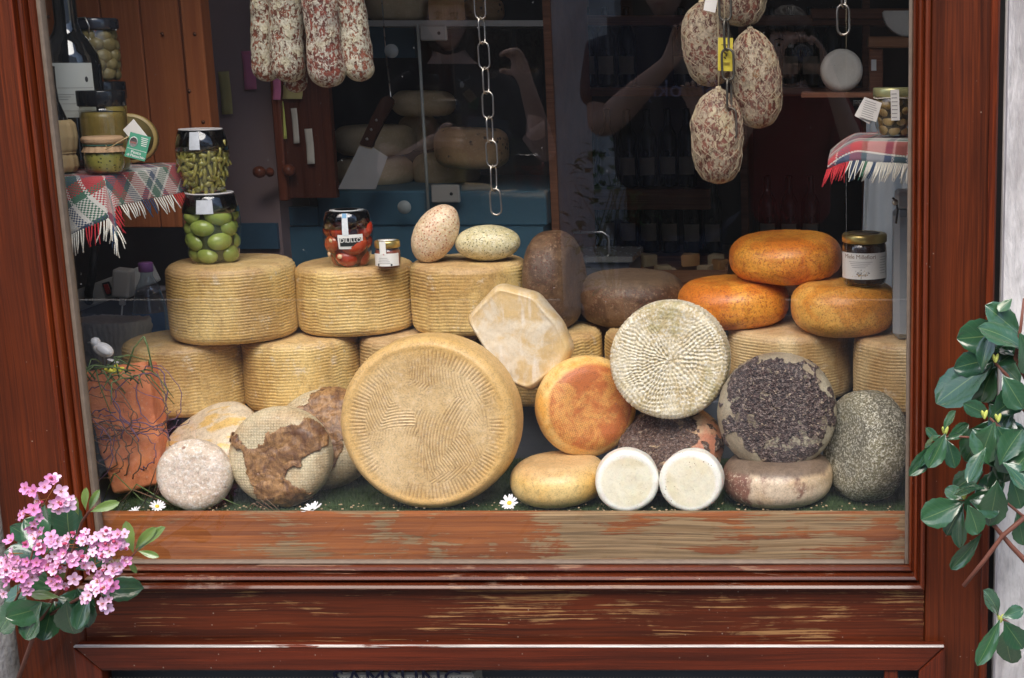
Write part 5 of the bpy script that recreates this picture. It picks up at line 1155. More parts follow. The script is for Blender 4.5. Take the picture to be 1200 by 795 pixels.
def round_sal(pxb, pyb, pxt, pyt, y, Rp, mat, seed, label, zt=None):
    a = at(pxb, pyb, y); b = at(pxt, pyt, y); d = b-a; L = d.length
    r = root('round_salami', label, 'salami', a, (0,0,0), grpR); r.rotation_mode = 'QUATERNION'; r.rotation_quaternion = facing(d)
    obj('sausage', sausage_mesh('sausage', L, Rp*mpp(y, 1.45), mat, seed, 0, .5, wr=.0014), r)
    e = r.rotation_quaternion.inverted() @ (Vector((a.x+d.x*1.0, .38, ZB-.012)) - a)
    tube('string', [(0,0,L-.003), ((e.x)*.5, e.y*.5, (L+e.z)/2), tuple(e)], .0013, m_string, 5, r)
    ns, ex = [], r.children[0].data; co = np.zeros(len(ex.vertices)*3); ex.vertices.foreach_get('co', co); G_ = co.reshape(120, 96, 3); bmn_ = bmesh.new()
    for j in range(0, 96, 8):
        for sg in (1, -1):
            pts = [Vector(G_[i, int(j+sg*(4*math.sin(i*.16)+i*.10)) % 96]) for i in range(3, 118, 3)]; ax = [Vector((p.x, p.y, 0)).normalized()*.0004 for p in pts]
            t_ = tube_mesh('n', [p+a for p, a in zip(pts, ax)], .00055, [], 4); bmn_.from_mesh(t_); bpy.data.meshes.remove(t_)
    nm_ = bpy.data.meshes.new('netting'); bmn_.to_mesh(nm_); bmn_.free(); setm(nm_, m_net); obj('netting', nm_, r)
    lathe('knot', [(0,-.005),(.005,-.003),(.0065,0),(.005,.004),(0,.006)], m_string, 12, r, 12, loc=(0,0,L-.002))
    return r
round_sal(841, 216, 842, 103, .31, 31.5, M_sb, 21, 'lowest pale round salami, hanging below the yellow tag')
round_sal(891, 151, 879, 33, .345, 29, M_sb, 25, 'round salami hanging on the right, higher than the lowest one')
round_sal(836, 102, 822, 2, .40, 29, M_sb, 29, 'round salami hanging on the left behind the yellow tag')
round_sal(871, 32, 864, -70, .36, 30, M_sb, 33, 'topmost round salami, cut off by the upper edge of the picture')
# yellow tag, card
yt = .285; ty = root('yellow_tag', 'small yellow printed tag hanging between the round salami', 'tag', at(850, 64, yt))
obox('card', (17*mpp(yt,1.5), .0008, 38*mpp(yt,1.5)), plain('yellow card', (.62,.50,.04), .6, .06, 40, .02), ty, (0,0,0), (0, R(2), R(6)))
for k, (dx, dz, s_, an) in enumerate(((-.001,.004,.0032,.6),(.002,-.001,.0030,-.4),(-.001,-.006,.0026,.9))): lathe('emblem', [(0,0),(s_,0),(0,.0003)], plain('brown print', (.15,.09,.01), .6) if k == 0 else bpy.data.materials['brown print'], 5, ty, loc=(dx,-.0012,dz), rot=facing((0,-1,0), an)).scale = (.6,1.2,1)
for k in range(3): box('print_line', (-.008,-.0012,-.0155-.002*k), (.008,-.0008,-.0148-.002*k), bpy.data.materials['brown print'], 0, ty)
box('print_line', (-.007,-.0012,.0165), (.007,-.0008,.0180), bpy.data.materials['brown print'], 0, ty)
e = Vector((at(842,0,yt).x, .38, ZB-.012)) - ty.location; tube('string', [(-.0,0.001,.021), (e.x*.5, e.y*.5, e.z*.5), tuple(e)], .0010, m_string, 5, ty)
q = at(842, 100, .30) - ty.location; tube('string', [(0,.001,.020), (-.009,.002,-.01), tuple(q)], .0011, m_string, 5, ty)
wt2 = root('white_tag', 'corner of a small white card hanging at the top between the round salami', 'tag', at(833, 4, .30))
obox('card', (.022,.0008,.03), m_tagw, wt2, (0,0,0), (0, R(12), R(8)))
e = Vector((at(835,0,.30).x, .38, ZB-.012)) - wt2.location; tube('string', [(0,.001,.013), (e.x*.5, e.y*.5, e.z*.5), tuple(e)], .0008, m_string, 5, wt2)
# chains
def link_mesh(h_, w_, r_, mat):
    pts = []; n = 6
    for i in range(n+1): a = math.pi*i/n; pts.append((math.cos(a)*w_/2, 0, h_/2-w_/2+math.sin(a)*w_/2))
    for i in range(n+1): a = math.pi+math.pi*i/n; pts.append((math.cos(a)*w_/2, 0, -h_/2+w_/2+math.sin(a)*w_/2))
    return tube_mesh('link', pts, r_, mat, 7, True)
def chain(label, px, py_bot, y, h_px, w_px, drift, mat, start_flat=0, top=ZB, seed=1, rp=1.6):
    k = mpp(y, 1.4); h_, w_ = h_px*k, w_px*k; rr = rp*k; pitch = h_-2*rr*1.05; lm = link_mesh(h_, w_, rr, mat)
    b = at(px, py_bot, y); tp = Vector((b.x + drift*k, y, top)); n = int((top-.012-b.z)/pitch); pitch = (top-.012-b.z-h_/2)/n
    r = root('hanging_chain', label, 'chain', (b.x, y, b.z))
    for i in range(n+1):
        z = h_/2 + i*pitch; x = (tp.x-b.x)*z/(top-b.z)
        obj('link', lm, r, (x, 0, z), Euler((0, random.Random(i+seed).uniform(-.03,.03), (0 if (i+start_flat) % 2 == 0 else R(74)))))
chain('long steel chain hanging down the middle of the window', 582, 252, .38, 31, 12.5, -14, M['chrome'], rp=1.05)
chain('short hanging chain end with one open link near the right', 988, 41, .38, 34, 14, 4, M['chrome'], rp=1.4)
chain('thin dark chain hanging between the round salami', 857, 163, .275, 36, 13.5, -12, plain('dark chain', (.12,.11,.09), .4, .2, 60, 0, metal=.8), rp=1.5, top=ZB)

# ---------------------------------------------------------------- things in the left corner behind
hb = at(130, 412, .33)
pl = root('fleece_bundle', 'pale fleece bundle with a ruffled top edge behind the bird figurine', 'bundle', (at(132,400,.53).x, .38, ZR))
P, th = spin(resample([(0,0),(.060,0),(.068,.01),(.070,.10),(.078,.135),(.074,.150),(.060,.146),(0,.142)], 60), 160); rr_ = 1+.05*np.abs(np.sin(th*23))+.03*np.sin(th*7); P[..., 0] *= rr_; P[..., 1] *= rr_*.6; P = P + (fbm(P, 70, 3, 5)*.004)[..., None]
m_wool = plain('cream fleece', (.55,.49,.38), .95, .15, 120, .9); obj('fleece', grid_mesh('fleece', P, m_wool), pl, (0,.15,0))
px_ = at(178, 385, .62); wbt = root('water_bottle', 'clear plastic water bottle with lilac cap and blue label behind the left cheeses', 'water bottle', (px_.x, .62, ZR))
kk = mpp(.62, 1.0); hb_ = at(178, 318, .62).z - ZR
m_pet_ = glassy('bottle plastic', (.80,.86,.92), refl=3.0, rough=.08, film=.05, filmcol=(.8,.85,.9))
lathe('bottle', [(0,0),(.030,0),(.034,.005),(.0335,.02),(.0345,.03),(.0345,.09),(.033,.095),(.0345,.10),(.0345,.150),(.033,.158),(.024,hb_-.035),(.0125,hb_-.012),(.012,hb_)], m_pet_, 36, wbt, 60)
lathe('cap', [(.0135,hb_-.001),(.0145,hb_+.0),(.0145,hb_+.017),(.013,hb_+.019),(0,hb_+.019)], plain('lilac plastic', (.40,.17,.50), .4), 28, wbt)
patch_cyl('label', .0345, -1.3, 1.3, .095, .150, plain('blue label', (.03,.12,.28), .4, .25, 40), wbt, n=24, thick=.0008)
lab_text('Naturale', .012, .128, -.1, wbt, m_lab, .0358)
pe = at(150, 330, .60)
ps_ = root('power_strip', 'white power strip with red switch and plugged-in charger in the left corner', 'power strip', at(130, 338, .70))
obox('strip', (.20,.035,.045), M['white'], ps_, (0,0,0), (0, R(-20), R(8)), .004, 2)
obox('switch_frame', (.016,.003,.03), M['black'], ps_, (.004,-.0195,.002), (0, R(-14), R(8)), .001); obox('switch', (.010,.006,.022), plain('red switch', (.45,.02,.02), .3), ps_, (.004,-.022,.002), (0, R(-14), R(8)), .001)
obox('charger', (.036,.04,.062), M['white'], ps_, (.048,-.036,.018), (0, R(8), R(8)), .005, 2)
obox('usb_plug', (.013,.008,.016), M['white'], ps_, (.046,-.045,-.022), (0, R(8), R(8)), .002)
tube('usb_cable', [(.045,-.045,-.030),(.040,-.05,-.07),(.036,-.05,-.12)], .0017, M['white'], 6, ps_)
for dx in (-.055,-.040): lathe('socket_hole', [(0,0),(.004,0),(0,.0004)], M['black'], 10, ps_, loc=(dx,-.0195,dx*.36+.0), rot=facing((-.14,-1,0)))
tube('power_cord', [(-.035,-.03,-.025),(-.02,-.055,.0),(-.005,-.06,.04),(.002,-.05,.10)], .0085, M['black'], 10, ps_)
bxl = root('wall_shelf_box', 'grey-brown wooden box standing behind the bottle in the left corner', 'box', (at(135,370,.76).x,.78,ZR-.0))
ch(box('box_side', (at(98,370,.74).x,.74,ZR), (at(172,370,.74).x,.8599,at(135,349,.74).z), plain('grey brown board', (.17,.125,.10), .7, .2, 20), .002), bxl)
ch(box('box_lid', (at(98,370,.74).x-.004,.735,at(135,349,.74).z+.0005), (at(172,370,.74).x+.004,.8599,at(135,349,.74).z+.008), plain('mauve grey board', (.26,.23,.25), .6, .2, 20), .002), bxl)

bird.scale = (1.2,)*3
# crumbs and bits of straw on the turf
rs2 = np.random.RandomState(9); bm = bmesh.new()
for k in range(260):
    x, y = rs2.uniform(-1.3, .08), rs2.uniform(.04, .11); r_ = rs2.uniform(.0008, .0024)
    q_ = bmesh.ops.create_icosphere(bm, subdivisions=1, radius=r_)
    for v in q_['verts']: v.co = Vector((v.co.x*rs2.uniform(.7,1.6)+x, v.co.y+y, v.co.z*.7+z0+.004+r_*.4))
obj('crumbs', bm_mesh('crumbs', bm, plain('rind crumbs', (.45,.33,.2), .8, .4, 50)), None, label='scattered rind crumbs on the turf along the sill', cat='crumbs', kind='stuff')
# ---------------------------------------------------------------- back of the shop
def qb(name, px0, py0, px1, py1, y, th_, mat, parent=None, bev=0, **kw):
    """box whose front face covers the given part of the view at depth y"""
    ym = (py0+py1)/2; a = at(px0, ym, y); b = at(px1, ym, y); t = at((px0+px1)/2, py0, y); u = at((px0+px1)/2, py1, y)
    o = box(name, (a.x, y, u.z), (b.x, y+th_, t.z), mat, bev, **kw)
    if parent is not None: ch(o, parent)
    return o
bp = root('board_panel', 'orange-brown boarded wooden panel in the upper left behind the jars', 'panel', (-1.6,.74,1.3))
for a, b in ((20,72),(73,126),(127,172),(173,218)): qb('plank', a, -60, b-.6, 267, .72+.002*(a % 3), .025, M['panel'], bp, .002)
qb('batten', 219, -60, 243, 263, .705, .045, M['panel'], bp, .003)
for px, py in ((228,40),(222,107),(238,143),(57,20),(190,40)): ch(lathe('nail', [(0,0),(.004,0),(0,.001)], M['darkwood'], 8, loc=at(px,py,.703 if px > 218 else .718), rot=facing((0,-1,0))), bp)
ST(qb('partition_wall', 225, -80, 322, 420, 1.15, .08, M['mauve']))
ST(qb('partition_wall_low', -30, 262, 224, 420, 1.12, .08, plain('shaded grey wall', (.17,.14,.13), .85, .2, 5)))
ST(qb('blue_skirting', 262, 262, 325, 292, 1.135, .012, plain('blue strip', (.07,.16,.24), .5)))
cd = root('cabinet_door', 'dark brown cabinet door with turned knob and paper notes pinned on it', 'cabinet door', at(350, 120, 1.1))
qb('door_panel', 322, -60, 384, 232, 1.1, .02, M['cabinet'], cd); qb('door_stile', 315, -60, 325, 236, 1.08, .045, wood('red brown stile', 'z', a=(.30,.085,.04), b=(.18,.045,.02), coat=.3), cd, .003)
kb = ch(lathe('knob', [(0,0),(.010,0),(.012,.006),(.007,.012),(.006,.02),(.013,.028),(.015,.036),(.011,.046),(0,.049)], wood('turned knob', 'z', a=(.32,.09,.04), b=(.18,.045,.02), coat=.5), 24, loc=at(336,200,1.1), rot=facing((.55,-1,.1))), cd)
ch(lathe('knob', [(0,0),(.010,0),(.012,.006),(.007,.012),(.006,.02),(.013,.028),(.015,.036),(.011,.046),(0,.049)], kb.data.materials[0], 24, loc=at(318,202,1.08), rot=facing((-.5,-1,.1))), cd)
def note(px0, py0, px1, py1, y, mat, label, tilt=0, curlv=.004):
    a = at(px0, py0, y); b = at(px1, py1, y); w_, h_ = b.x-a.x, a.z-b.z; n = 8; P = np.zeros((n, 4, 3))
    for i in range(n):
        for j in range(4): P[i, j] = ((j/3-.5)*w_, -curlv*(i/(n-1))**2*2.5 - .0012 - .0006*math.sin(i*1.3+px0), (.5-i/(n-1))*h_)
    o = obj('paper_note', grid_mesh('paper_note', P[:, ::1], mat, closed_u=False), None, ((a.x+b.x)/2, y, (a.z+b.z)/2), (0, R(tilt), 0), label, 'paper note', 'paper notes pinned up at the left')
    md = o.modifiers.new('t', 'SOLIDIFY'); md.thickness = .0006
    return o
n_k = plain('khaki paper', (.62,.52,.20), .85, .05, 30, .02); n_p = plain('pink paper', (.85,.24,.42), .85, .05, 30, .02); n_y = plain('yellow green paper', (.75,.78,.18), .85, .05, 30, .02); n_w = plain('cream paper', (.74,.68,.56), .85, .05, 30, .02)
note(257,84,274,134, 1.149, n_k, 'khaki paper note on the mauve wall right of the boarded panel', -3)
note(284,60,302,105, 1.149, n_p, 'bright pink paper note stuck on the mauve wall left of the long salami', -3)
note(320,92,331,117, 1.079, n_p, 'small pink paper note behind the bottom of the long salami', 0)
note(332,100,356,116, 1.099, n_k, 'khaki paper note just under the long salami', 0)
note(323,119,337,163, 1.099, n_y, 'yellow-green paper note on the cabinet door', -4)
note(342,127,352,168, 1.099, n_w, 'cream paper strip in the middle of the cabinet door', -3)
note(358,151,370,192, 1.099, n_w, 'cream paper strip lowest on the cabinet door', -3)
# refrigerated display case
dc = root('display_case', 'teal refrigerated display case with glass front behind the window display', 'display case', at(510, 230, 1.2))
CY0, CY1 = 1.20, 1.75
qb('counter_front', 330, 266, 640, 420, CY0, .5, M['teal'], dc)
qb('ledge', 372, 224, 640, 265, CY0+.012, .48, M['teal'], dc, .004)
o = qb('teal_panel', 318, 243, 371.5, 264.5, CY0+.004, .03, M['teal'], dc)
qb('post', 372, -40, 381, 223, CY0+.01, .03, M['teal'], dc, .003)
qb('header', 430, 31, 486, 68, CY0+.35, .02, M['teal'], dc); qb('shelf_board', 430, 24, 645, 31, CY0+.10, .3, M['alu'], dc)
qb('case_back', 381.5, -60, 640, 223, CY1, .03, plain('dark case lining', (.035,.035,.04), .6), dc)
qb('case_side', 641, -60, 650, 330, CY0+.06, .5, M['darkwood'], dc)
pgl = at(496, 140, CY0-.02)
qb('glass_front', 491, 28, 638, 262, CY0-.02, .003, M['caseglass'], dc)
tube('glass_edge', [at(489.5,28,CY0-.02), at(503,262,CY0-.02)], .0042, plain('pale glass edge', (.45,.47,.42), .3), 6, dc).matrix_parent_inverse = Matrix.Translation(-dc.location)
for (a, b, c_, d) in ((492,30,523,48),(505,217,538,238)):
    hp = qb('hinge_plate', a, b, c_, d, CY0-.034, .013, M['alu'], dc, .003)
    for dx in (.72,): ch(lathe('screw', [(0,0),(.0042,0),(.003,.001),(0,.0012)], M['black'], 12, loc=at(a+(c_-a)*dx,(b+d)/2,CY0-.0352), rot=facing((0,-1,0))), dc)
for px, py, r_ in ((459,60,8),(474,243,8)): ch(lathe('disc_clip', [(0,0),(r_*mpp(1.15,1.4),0),(r_*mpp(1.15,1.4),.003),(0,.003)], plain('pale disc', (.42,.46,.44), .4), 20, loc=at(px,py,1.15), rot=facing((0,-1,0))), dc)
# things in the case
def inner_cheese(label, px0, px1, py0, py1, y, mat, e=.03, name='stored_cheese', rot=None):
    a = at(px0, (py0+py1)/2, y); b = at(px1, (py0+py1)/2, y); t = at(500, py0, y); u = at(500, py1, y); r = (b.x-a.x)/2; h = max(.03, (t.z-u.z)-.1*r)
    me = body(name, wheel_prof(r, h, min(e, h*.45), .004, 60), 90, mat, lumps(.004, 9, int(px0))); return cheese(label, me, ((a.x+b.x)/2, y, u.z+h/2), rot, name, 'cheeses stored in the display case')
yI = CY0+.26; zl = at(500, 223, CY0+.012).z
M_in = spot_mat('dull stored rind', (.70,.55,.34), (.55,.41,.23), (.78,.66,.46), rough=.6)
M_in2 = spot_mat('orange stored rind', (.80,.50,.24), (.62,.36,.16), (.82,.64,.42), pit=(.5,(.06,.05,.05),.9), sp_scale=60, rough=.5)
inner_cheese('tan stored cheese lowest on the left of the display case, behind the cleaver', 396, 482, 180, 219, yI, M_in)
inner_cheese('tan stored cheese lying on another behind the cleaver in the display case', 394, 484, 143, 181, yI, M_in)
inner_cheese('brownish stored cheese in the second stack of the display case, bottom', 487, 560, 176, 219, yI+.05, M_in)
inner_cheese('pale stored cheese on top of the second stack in the display case', 470, 512, 132, 176, yI+.12, M_in)
inner_cheese('small grey-brown stored cheese high in the middle of the display case', 462, 532, 103, 136, yI+.02, M_in)
inner_cheese('orange stored cheese with dark mould patches behind the glass edge', 512, 594, 146, 196, yI-.06, M_in2)
zq = at(500, 24, CY0+.10).z
inner_cheese('large tan stored wheel on the upper shelf of the display case', 430, 500, -40, 23.5, CY0+.24, M_in, .02)
# cut wedge on the upper shelf
def wedge_mesh(name, r_, h_, a0, a1, mat, n=14):
    bm = bmesh.new(); A = [a0+(a1-a0)*i/(n-1) for i in range(n)]
    lo = [bm.verts.new((0,0,0))]+[bm.verts.new((math.cos(a)*r_, math.sin(a)*r_, 0)) for a in A]; hi = [bm.verts.new((0,0,h_))]+[bm.verts.new((math.cos(a)*r_, math.sin(a)*r_, h_)) for a in A]
    bm.faces.new(lo[::-1]); bm.faces.new(hi)
    for i in range(len(lo)): j = (i+1) % len(lo); bm.faces.new((lo[i], lo[j], hi[j], hi[i]))
    bmesh.ops.bevel(bm, geom=bm.edges[:], offset=.003, segments=2, affect='EDGES'); return bm_mesh(name, bm, mat)
m_wg = spot_mat('cut orange cheese', (.70,.40,.14), (.62,.30,.09), (.75,.5,.22), rough=.4)
pw_ = at(520, 24, CY0+.17); obj('cheese_wedge', wedge_mesh('cheese_wedge', .085, .055, R(-125), R(-55), m_wg), None, (pw_.x, CY0+.27, zq+.001), None, 'orange cut cheese wedge on the upper shelf of the display case', 'cheese wedge')
pw_ = at(556, 24, CY0+.2); me = body('stored_cheese', wheel_prof(.05, .06, .02, .003, 50), 70, M_in2, lumps(.003, 9, 5)); cheese('small orange-brown stored cheese beside the wedge on the upper shelf', me, (pw_.x, CY0+.3, zq+.031), None, 'stored_cheese')
# cleaver hanging inside the window
yc_ = 1.08; cv = root('meat_cleaver', 'steel meat cleaver with riveted dark wood handle hanging behind the glass', 'cleaver', at(440, 170, yc_))
def poly_plate(name, pts, y, th_, mat, parent, bev=.0006):
    bm = bmesh.new(); f = [bm.verts.new((*(at(a, b, y)-parent.location).xz[:1], y-parent.location.y, (at(a, b, y)-parent.location).z)) for a, b in pts]; b_ = [bm.verts.new((v.co.x, v.co.y+th_, v.co.z)) for v in f]
    bm.faces.new(f[::-1]); bm.faces.new(b_)
    for i in range(len(f)): j = (i+1) % len(f); bm.faces.new((f[i], f[j], b_[j], b_[i]))
    if bev: bmesh.ops.bevel(bm, geom=bm.edges[:], offset=bev, segments=2, affect='EDGES')
    return obj(name, bm_mesh(name, bm, mat), parent)
m_bl = plain('cleaver steel', (.62,.63,.62), .42, .08, 30, .05, metal=.55)
poly_plate('blade', [(421,171),(435,176),(437,173),(454,184),(440,222),(396,222)], yc_, .003, m_bl, cv)
poly_plate('handle', [(420,170),(436,174),(440,158),(462,120),(455,112),(446,115),(434,140)], yc_-.006, .016, wood('dark cleaver handle', 'z', a=(.07,.025,.012), b=(.03,.012,.008), coat=.3), cv, .003)
for a, b in ((430,163),(435,152),(441,141)): lathe('rivet', [(0,0),(.0036,0),(.002,.0012),(0,.0014)], M['steel'], 12, cv, loc=at(a,b,yc_-.007)-cv.location, rot=facing((0,-1,0)))
tube('hook', [at(458,114,yc_+.002)-cv.location, at(456,95,yc_+.05)-cv.location, at(452,60,yc_+.10)-cv.location, Vector((0,.14,.62))+Vector((-.01,0,0))], .0016, M['steel'], 6, cv)
# counter with tray, metal till
ct = root('shop_counter', 'long dark wooden counter at the back of the shop', 'counter', (-.2,1.75,.02))
zc_ = at(810, 330, 1.7).z
qb('counter_top', 655, 336, 1064, 348, 1.55, .5, M['darkwood'], ct, .003); qb('counter_body', 660, 349, 1060, 560, 1.58, .45, plain('dark counter', (.05,.04,.035), .6), ct)
ty_ = root('cheese_tray', 'pale wooden tray of cut cheese pieces on the back counter', 'tray', at(810, 336, 1.72))
qb('tray_front', 764, 317, 852, 335.5, 1.62, .012, M['shelfwood'], ty_, .002); qb('tray_base', 764, 329, 852, 335.4, 1.6325, .26, M['shelfwood'], ty_); qb('tray_side', 850, 312, 853, 335.5, 1.635, .25, M['shelfwood'], ty_)
mcs = [spot_mat('cut cheese piece', (.50,.40,.22), (.40,.28,.13), (.58,.5,.34), rough=.5), m_wg, M_in]
for k, (px, py, r_, y) in enumerate(((782,316,.05,1.70),(800,303,.055,1.80),(815,318,.05,1.69),(828,306,.05,1.78),(842,313,.045,1.72),(792,322,.035,1.66),(770,305,.05,1.77))):
    obj('cheese_piece', wedge_mesh('cheese_piece', r_, .035, R(-140+k*9), R(-70+k*9), mcs[k % 3]), None, (at(px,py,y).x, y+.02, at(px,py,y).z-.02), (0,0,k*.7), ['waxed pale piece at the left of the tray','round-edged orange piece at the back of the tray','flat pale piece at the front of the tray','tan piece at the back right of the tray','cream piece at the right end of the tray','little orange piece at the front left of the tray','tan piece at the far left back of the tray'][k], 'cheese piece', 'cut cheese pieces in the tray')
mt = root('metal_slicer', 'stainless steel box with a wire handle behind the upright brown cheese', 'scale', at(700, 320, 1.35))
qb('steel_top', 640, 301, 741, 308, 1.35, .2, plain('bright steel', (.62,.63,.62), .25, .05, 60, 0, metal=.8), mt, .001); qb('steel_body', 642, 309, 738, 345, 1.37, .2, plain('grey steel body', (.16,.16,.17), .4, .1, 30, 0, metal=.4), mt, .002)
tube('wire_handle', [at(672,273,1.36), at(706,272,1.36), at(713,277,1.36), at(714,298,1.36), at(708,302,1.36)], .0032, M['steel'], 7, mt).matrix_parent_inverse = Matrix.Translation(-mt.location)
# wall shelving at the back with bottles
ws = root('wall_shelving', 'dark wooden shelving along the back wall of the shop', 'shelving', (0,3.3,.02))
for (a, b, c_, d) in ((570,18,1090,30),(570,103,1015,113),(640,222,832,246),(570,300,1090,310)): qb('shelf_board', a, b, c_, d, 3.25, .34, M['darkwood'], ws, .003)
for px in (570,672,868,1010): qb('upright', px, -60, px+9, 520, 3.27, .32, M['darkwood'], ws, .003)
rb = random.Random(2); m_b1 = plain('dark green bottle', (.012,.02,.014), .12, .3, 10, 0); m_lb2 = plain('dim bottle label', (.32,.29,.23), .7, .25, 20)
pr_w = [(0,0),(.036,0),(.038,.004),(.038,.19),(.034,.21),(.016,.245),(.014,.30),(.0155,.302),(.0155,.312),(0,.312)]
bme = grid_mesh('bottle_glass', spin(resample(pr_w, 40), 20)[0], m_b1)
lab_me = None
zr1, zr2 = at(800, 222, 3.25).z, at(800, 103, 3.25).z
pos = [(px, zr1) for px in (690,714,737,760,784,806)] + [(px, zr2) for px in (690,712,736,800,824,905,927,950,975)] + [(px, at(800,300,3.25).z) for px in (690,713,738,762,786,812,836,900,925,950)]
for k, (px, z) in enumerate(pos):
    y = 3.35+rb.uniform(-.02,.04); nm = 'dark wine bottle on the back wall shelving'
    r = root('shelf_bottle', nm, 'bottle', ((px-PX0)*mpp(y, z), y, z+.001), group='dark bottles on the back wall shelving')
    obj('bottle_glass', bme, r)
    if lab_me is None: lab_o = patch_cyl('label', .038, -.9, .9, .05, .12, m_lb2, r, n=10); lab_me = lab_o.data
    else: obj('label', lab_me, r)
# right side shelf with cheeses, pale plate shaped cheese
wr = root('wooden_rack', 'rough wooden rack at the right of the dark shop', 'rack', at(1040, 60, 2.2))
qb('shelf_board', 1017, 43, 1095, 56, 1.2, .3, M['shelfwood'], wr, .003); qb('upright', 1018, 56.5, 1034, 420, 1.22, .05, M['darkwood'], wr, .003); qb('shelf_board', 950, 10, 1095, 22, 2.6, .3, M['darkwood'], wr, .003)
m_pc = spot_mat('pale grey rind', (.60,.58,.50), (.48,.46,.38), (.70,.68,.60), rough=.5)
y = 1.3; pcc = at(1055, 26, y); h_c = (at(1055,14,y).z-at(1055,43,1.2).z)
me = wedge_mesh('cheese_half', .062, .09, R(-180), R(0), m_pc); obj('cheese_half', me, None, (at(1062,40,y).x, y, at(1062,43,1.2).z+.0625), (R(90),0,0), 'pale half cheese standing on the wooden rack at the upper right', 'cheese')
y = .92; pcp = at(986, 83, y); r_ = 24*mpp(y, 1.5)
me = body('pale_round', wheel_prof(r_, .05, .012, .001, 60, .004), 90, m_pc, lumps(.002, 9, 7)); cheese('pale round cheese standing upright behind the round salami, seen full face', me, pcp, facing((.1,-1,.1)), 'pale_round')
st = root('cheese_stand', 'thin dark shelf stand holding the pale upright cheese', 'stand', (pcp.x, y, .02)); ch(box('plank', (pcp.x-.09,y-.05,pcp.z-r_-.012), (pcp.x+.30,y+.06,pcp.z-r_-.001), M['darkwood']), st); ch(box('post', (pcp.x+.24,y-.02,.02), (pcp.x+.28,y+.02,pcp.z-r_-.0125), M['darkwood']), st)
qb('price_card', 1021, 70, 1027, 83, 1.215, .002, M['paper'], wr)
# pale cloth and grey cover at the right
ap = root('hanging_apron', 'pale blue-grey cloth hanging behind the right tartan cloth', 'cloth', at(1050, 250, .75))
P = np.zeros((30, 30, 3)); a = at(1016, 200, .75); b = at(1085, 200, .75); t_, u_ = at(1040, 120, .75).z, .86
for i in range(30):
    for j in range(30): s_ = j/29; v_ = i/29; P[i, j] = (a.x+(b.x-a.x)*s_ - .02*v_*(1-s_), .75+.012*math.sin(s_*11+v_*2)+.006*math.sin(s_*23), t_+(u_-t_)*v_)
o = ch(obj('drape', grid_mesh('drape', P, plain('pale blue cloth', (.38,.43,.47), .9, .08, 15), closed_u=False)), ap); o.modifiers.new('t', 'SOLIDIFY').thickness = .003
ch(tube('rail', [(a.x-.03,.76,t_-.002), (1.3,.76,t_-.002)], .006, M['steel']), ap)
gc = root('grey_canister', 'translucent grey plastic canister standing against the right window frame', 'canister', (at(1055,330,.34).x+.03, .34, zt2))
yk_ = .335
qb('canister_body', 1047, 247, 1084, 399, yk_, .1, plain('translucent grey plastic', (.30,.32,.33), .35, .1, 20, .05), gc, .012)
qb('canister_lid', 1050, 226, 1082, 246, yk_+.005, .09, plain('grey plastic lid', (.38,.40,.41), .35, .1, 20, .05), gc, .006)
ch(tube('hook', [at(1046,232,yk_-.005), at(1050,236,yk_-.008), at(1052,246,yk_-.008), at(1050,262,yk_-.006)], .0022, M['black'], 6), gc); ch(lathe('knob', [(0,0),(.006,0),(.006,.006),(0,.007)], M['chrome'], 14, loc=at(1049,237,yk_-.004), rot=facing((0,-1,0))), gc)

# ---------------------------------------------------------------- street side: facade opposite
FYY = -5.4
fa = root('opposite_building', 'grey plastered house front with two dark doorways across the street', 'building', (-1, FYY-.3, 0))
def fb(lo, hi, mat=M['facade'], nm='wall', bev=0): return ch(box(nm, lo, hi, mat, bev), fa)
D1 = (-4.6, -1.62); D2 = (-1.28, 1.2)
fb((-9,FYY-.35,0), (D1[0],FYY,4.6)); fb((D1[1],FYY-.35,0), (D2[0],FYY,4.6)); fb((D2[1],FYY-.35,0), (9,FYY,4.6))
fb((D1[0],FYY-.35,2.5), (D1[1],FYY,4.6)); fb((D2[0],FYY-.35,2.5), (D2[1],FYY,4.6))
for a, b in (D1, D2):
    m_d = M['cabinet']
    fb((a,FYY-.30,.16), (a+.06,FYY-.2,2.4995), m_d, 'door_frame'); fb((b-.06,FYY-.30,.16), (b,FYY-.2,2.4995), m_d, 'door_frame'); fb((a+.0605,FYY-.30,2.43), (b-.0605,FYY-.2,2.4995), m_d, 'door_frame')
    fb((a+.061,FYY-.28,.16), ((a+b)/2-.002,FYY-.24,2.429), plain('near black door', (.03,.025,.022), .6), 'door', .004); fb(((a+b)/2+.002,FYY-.28,.16), (b-.061,FYY-.24,2.429), bpy.data.materials['near black door'], 'door', .004)
fb((D1[0]-.1,FYY-.2,0), (D1[1]+.1,FYY+.25,.16), M['doorstep'], 'doorstep', .01); fb((D2[0]-.1,FYY-.2,0), (D2[1]+.1,FYY+.25,.16), M['doorstep'], 'doorstep', .01)
fb((-9,FYY-.4,4.6), (9,FYY+.12,4.72), M['doorstep'], 'cornice')

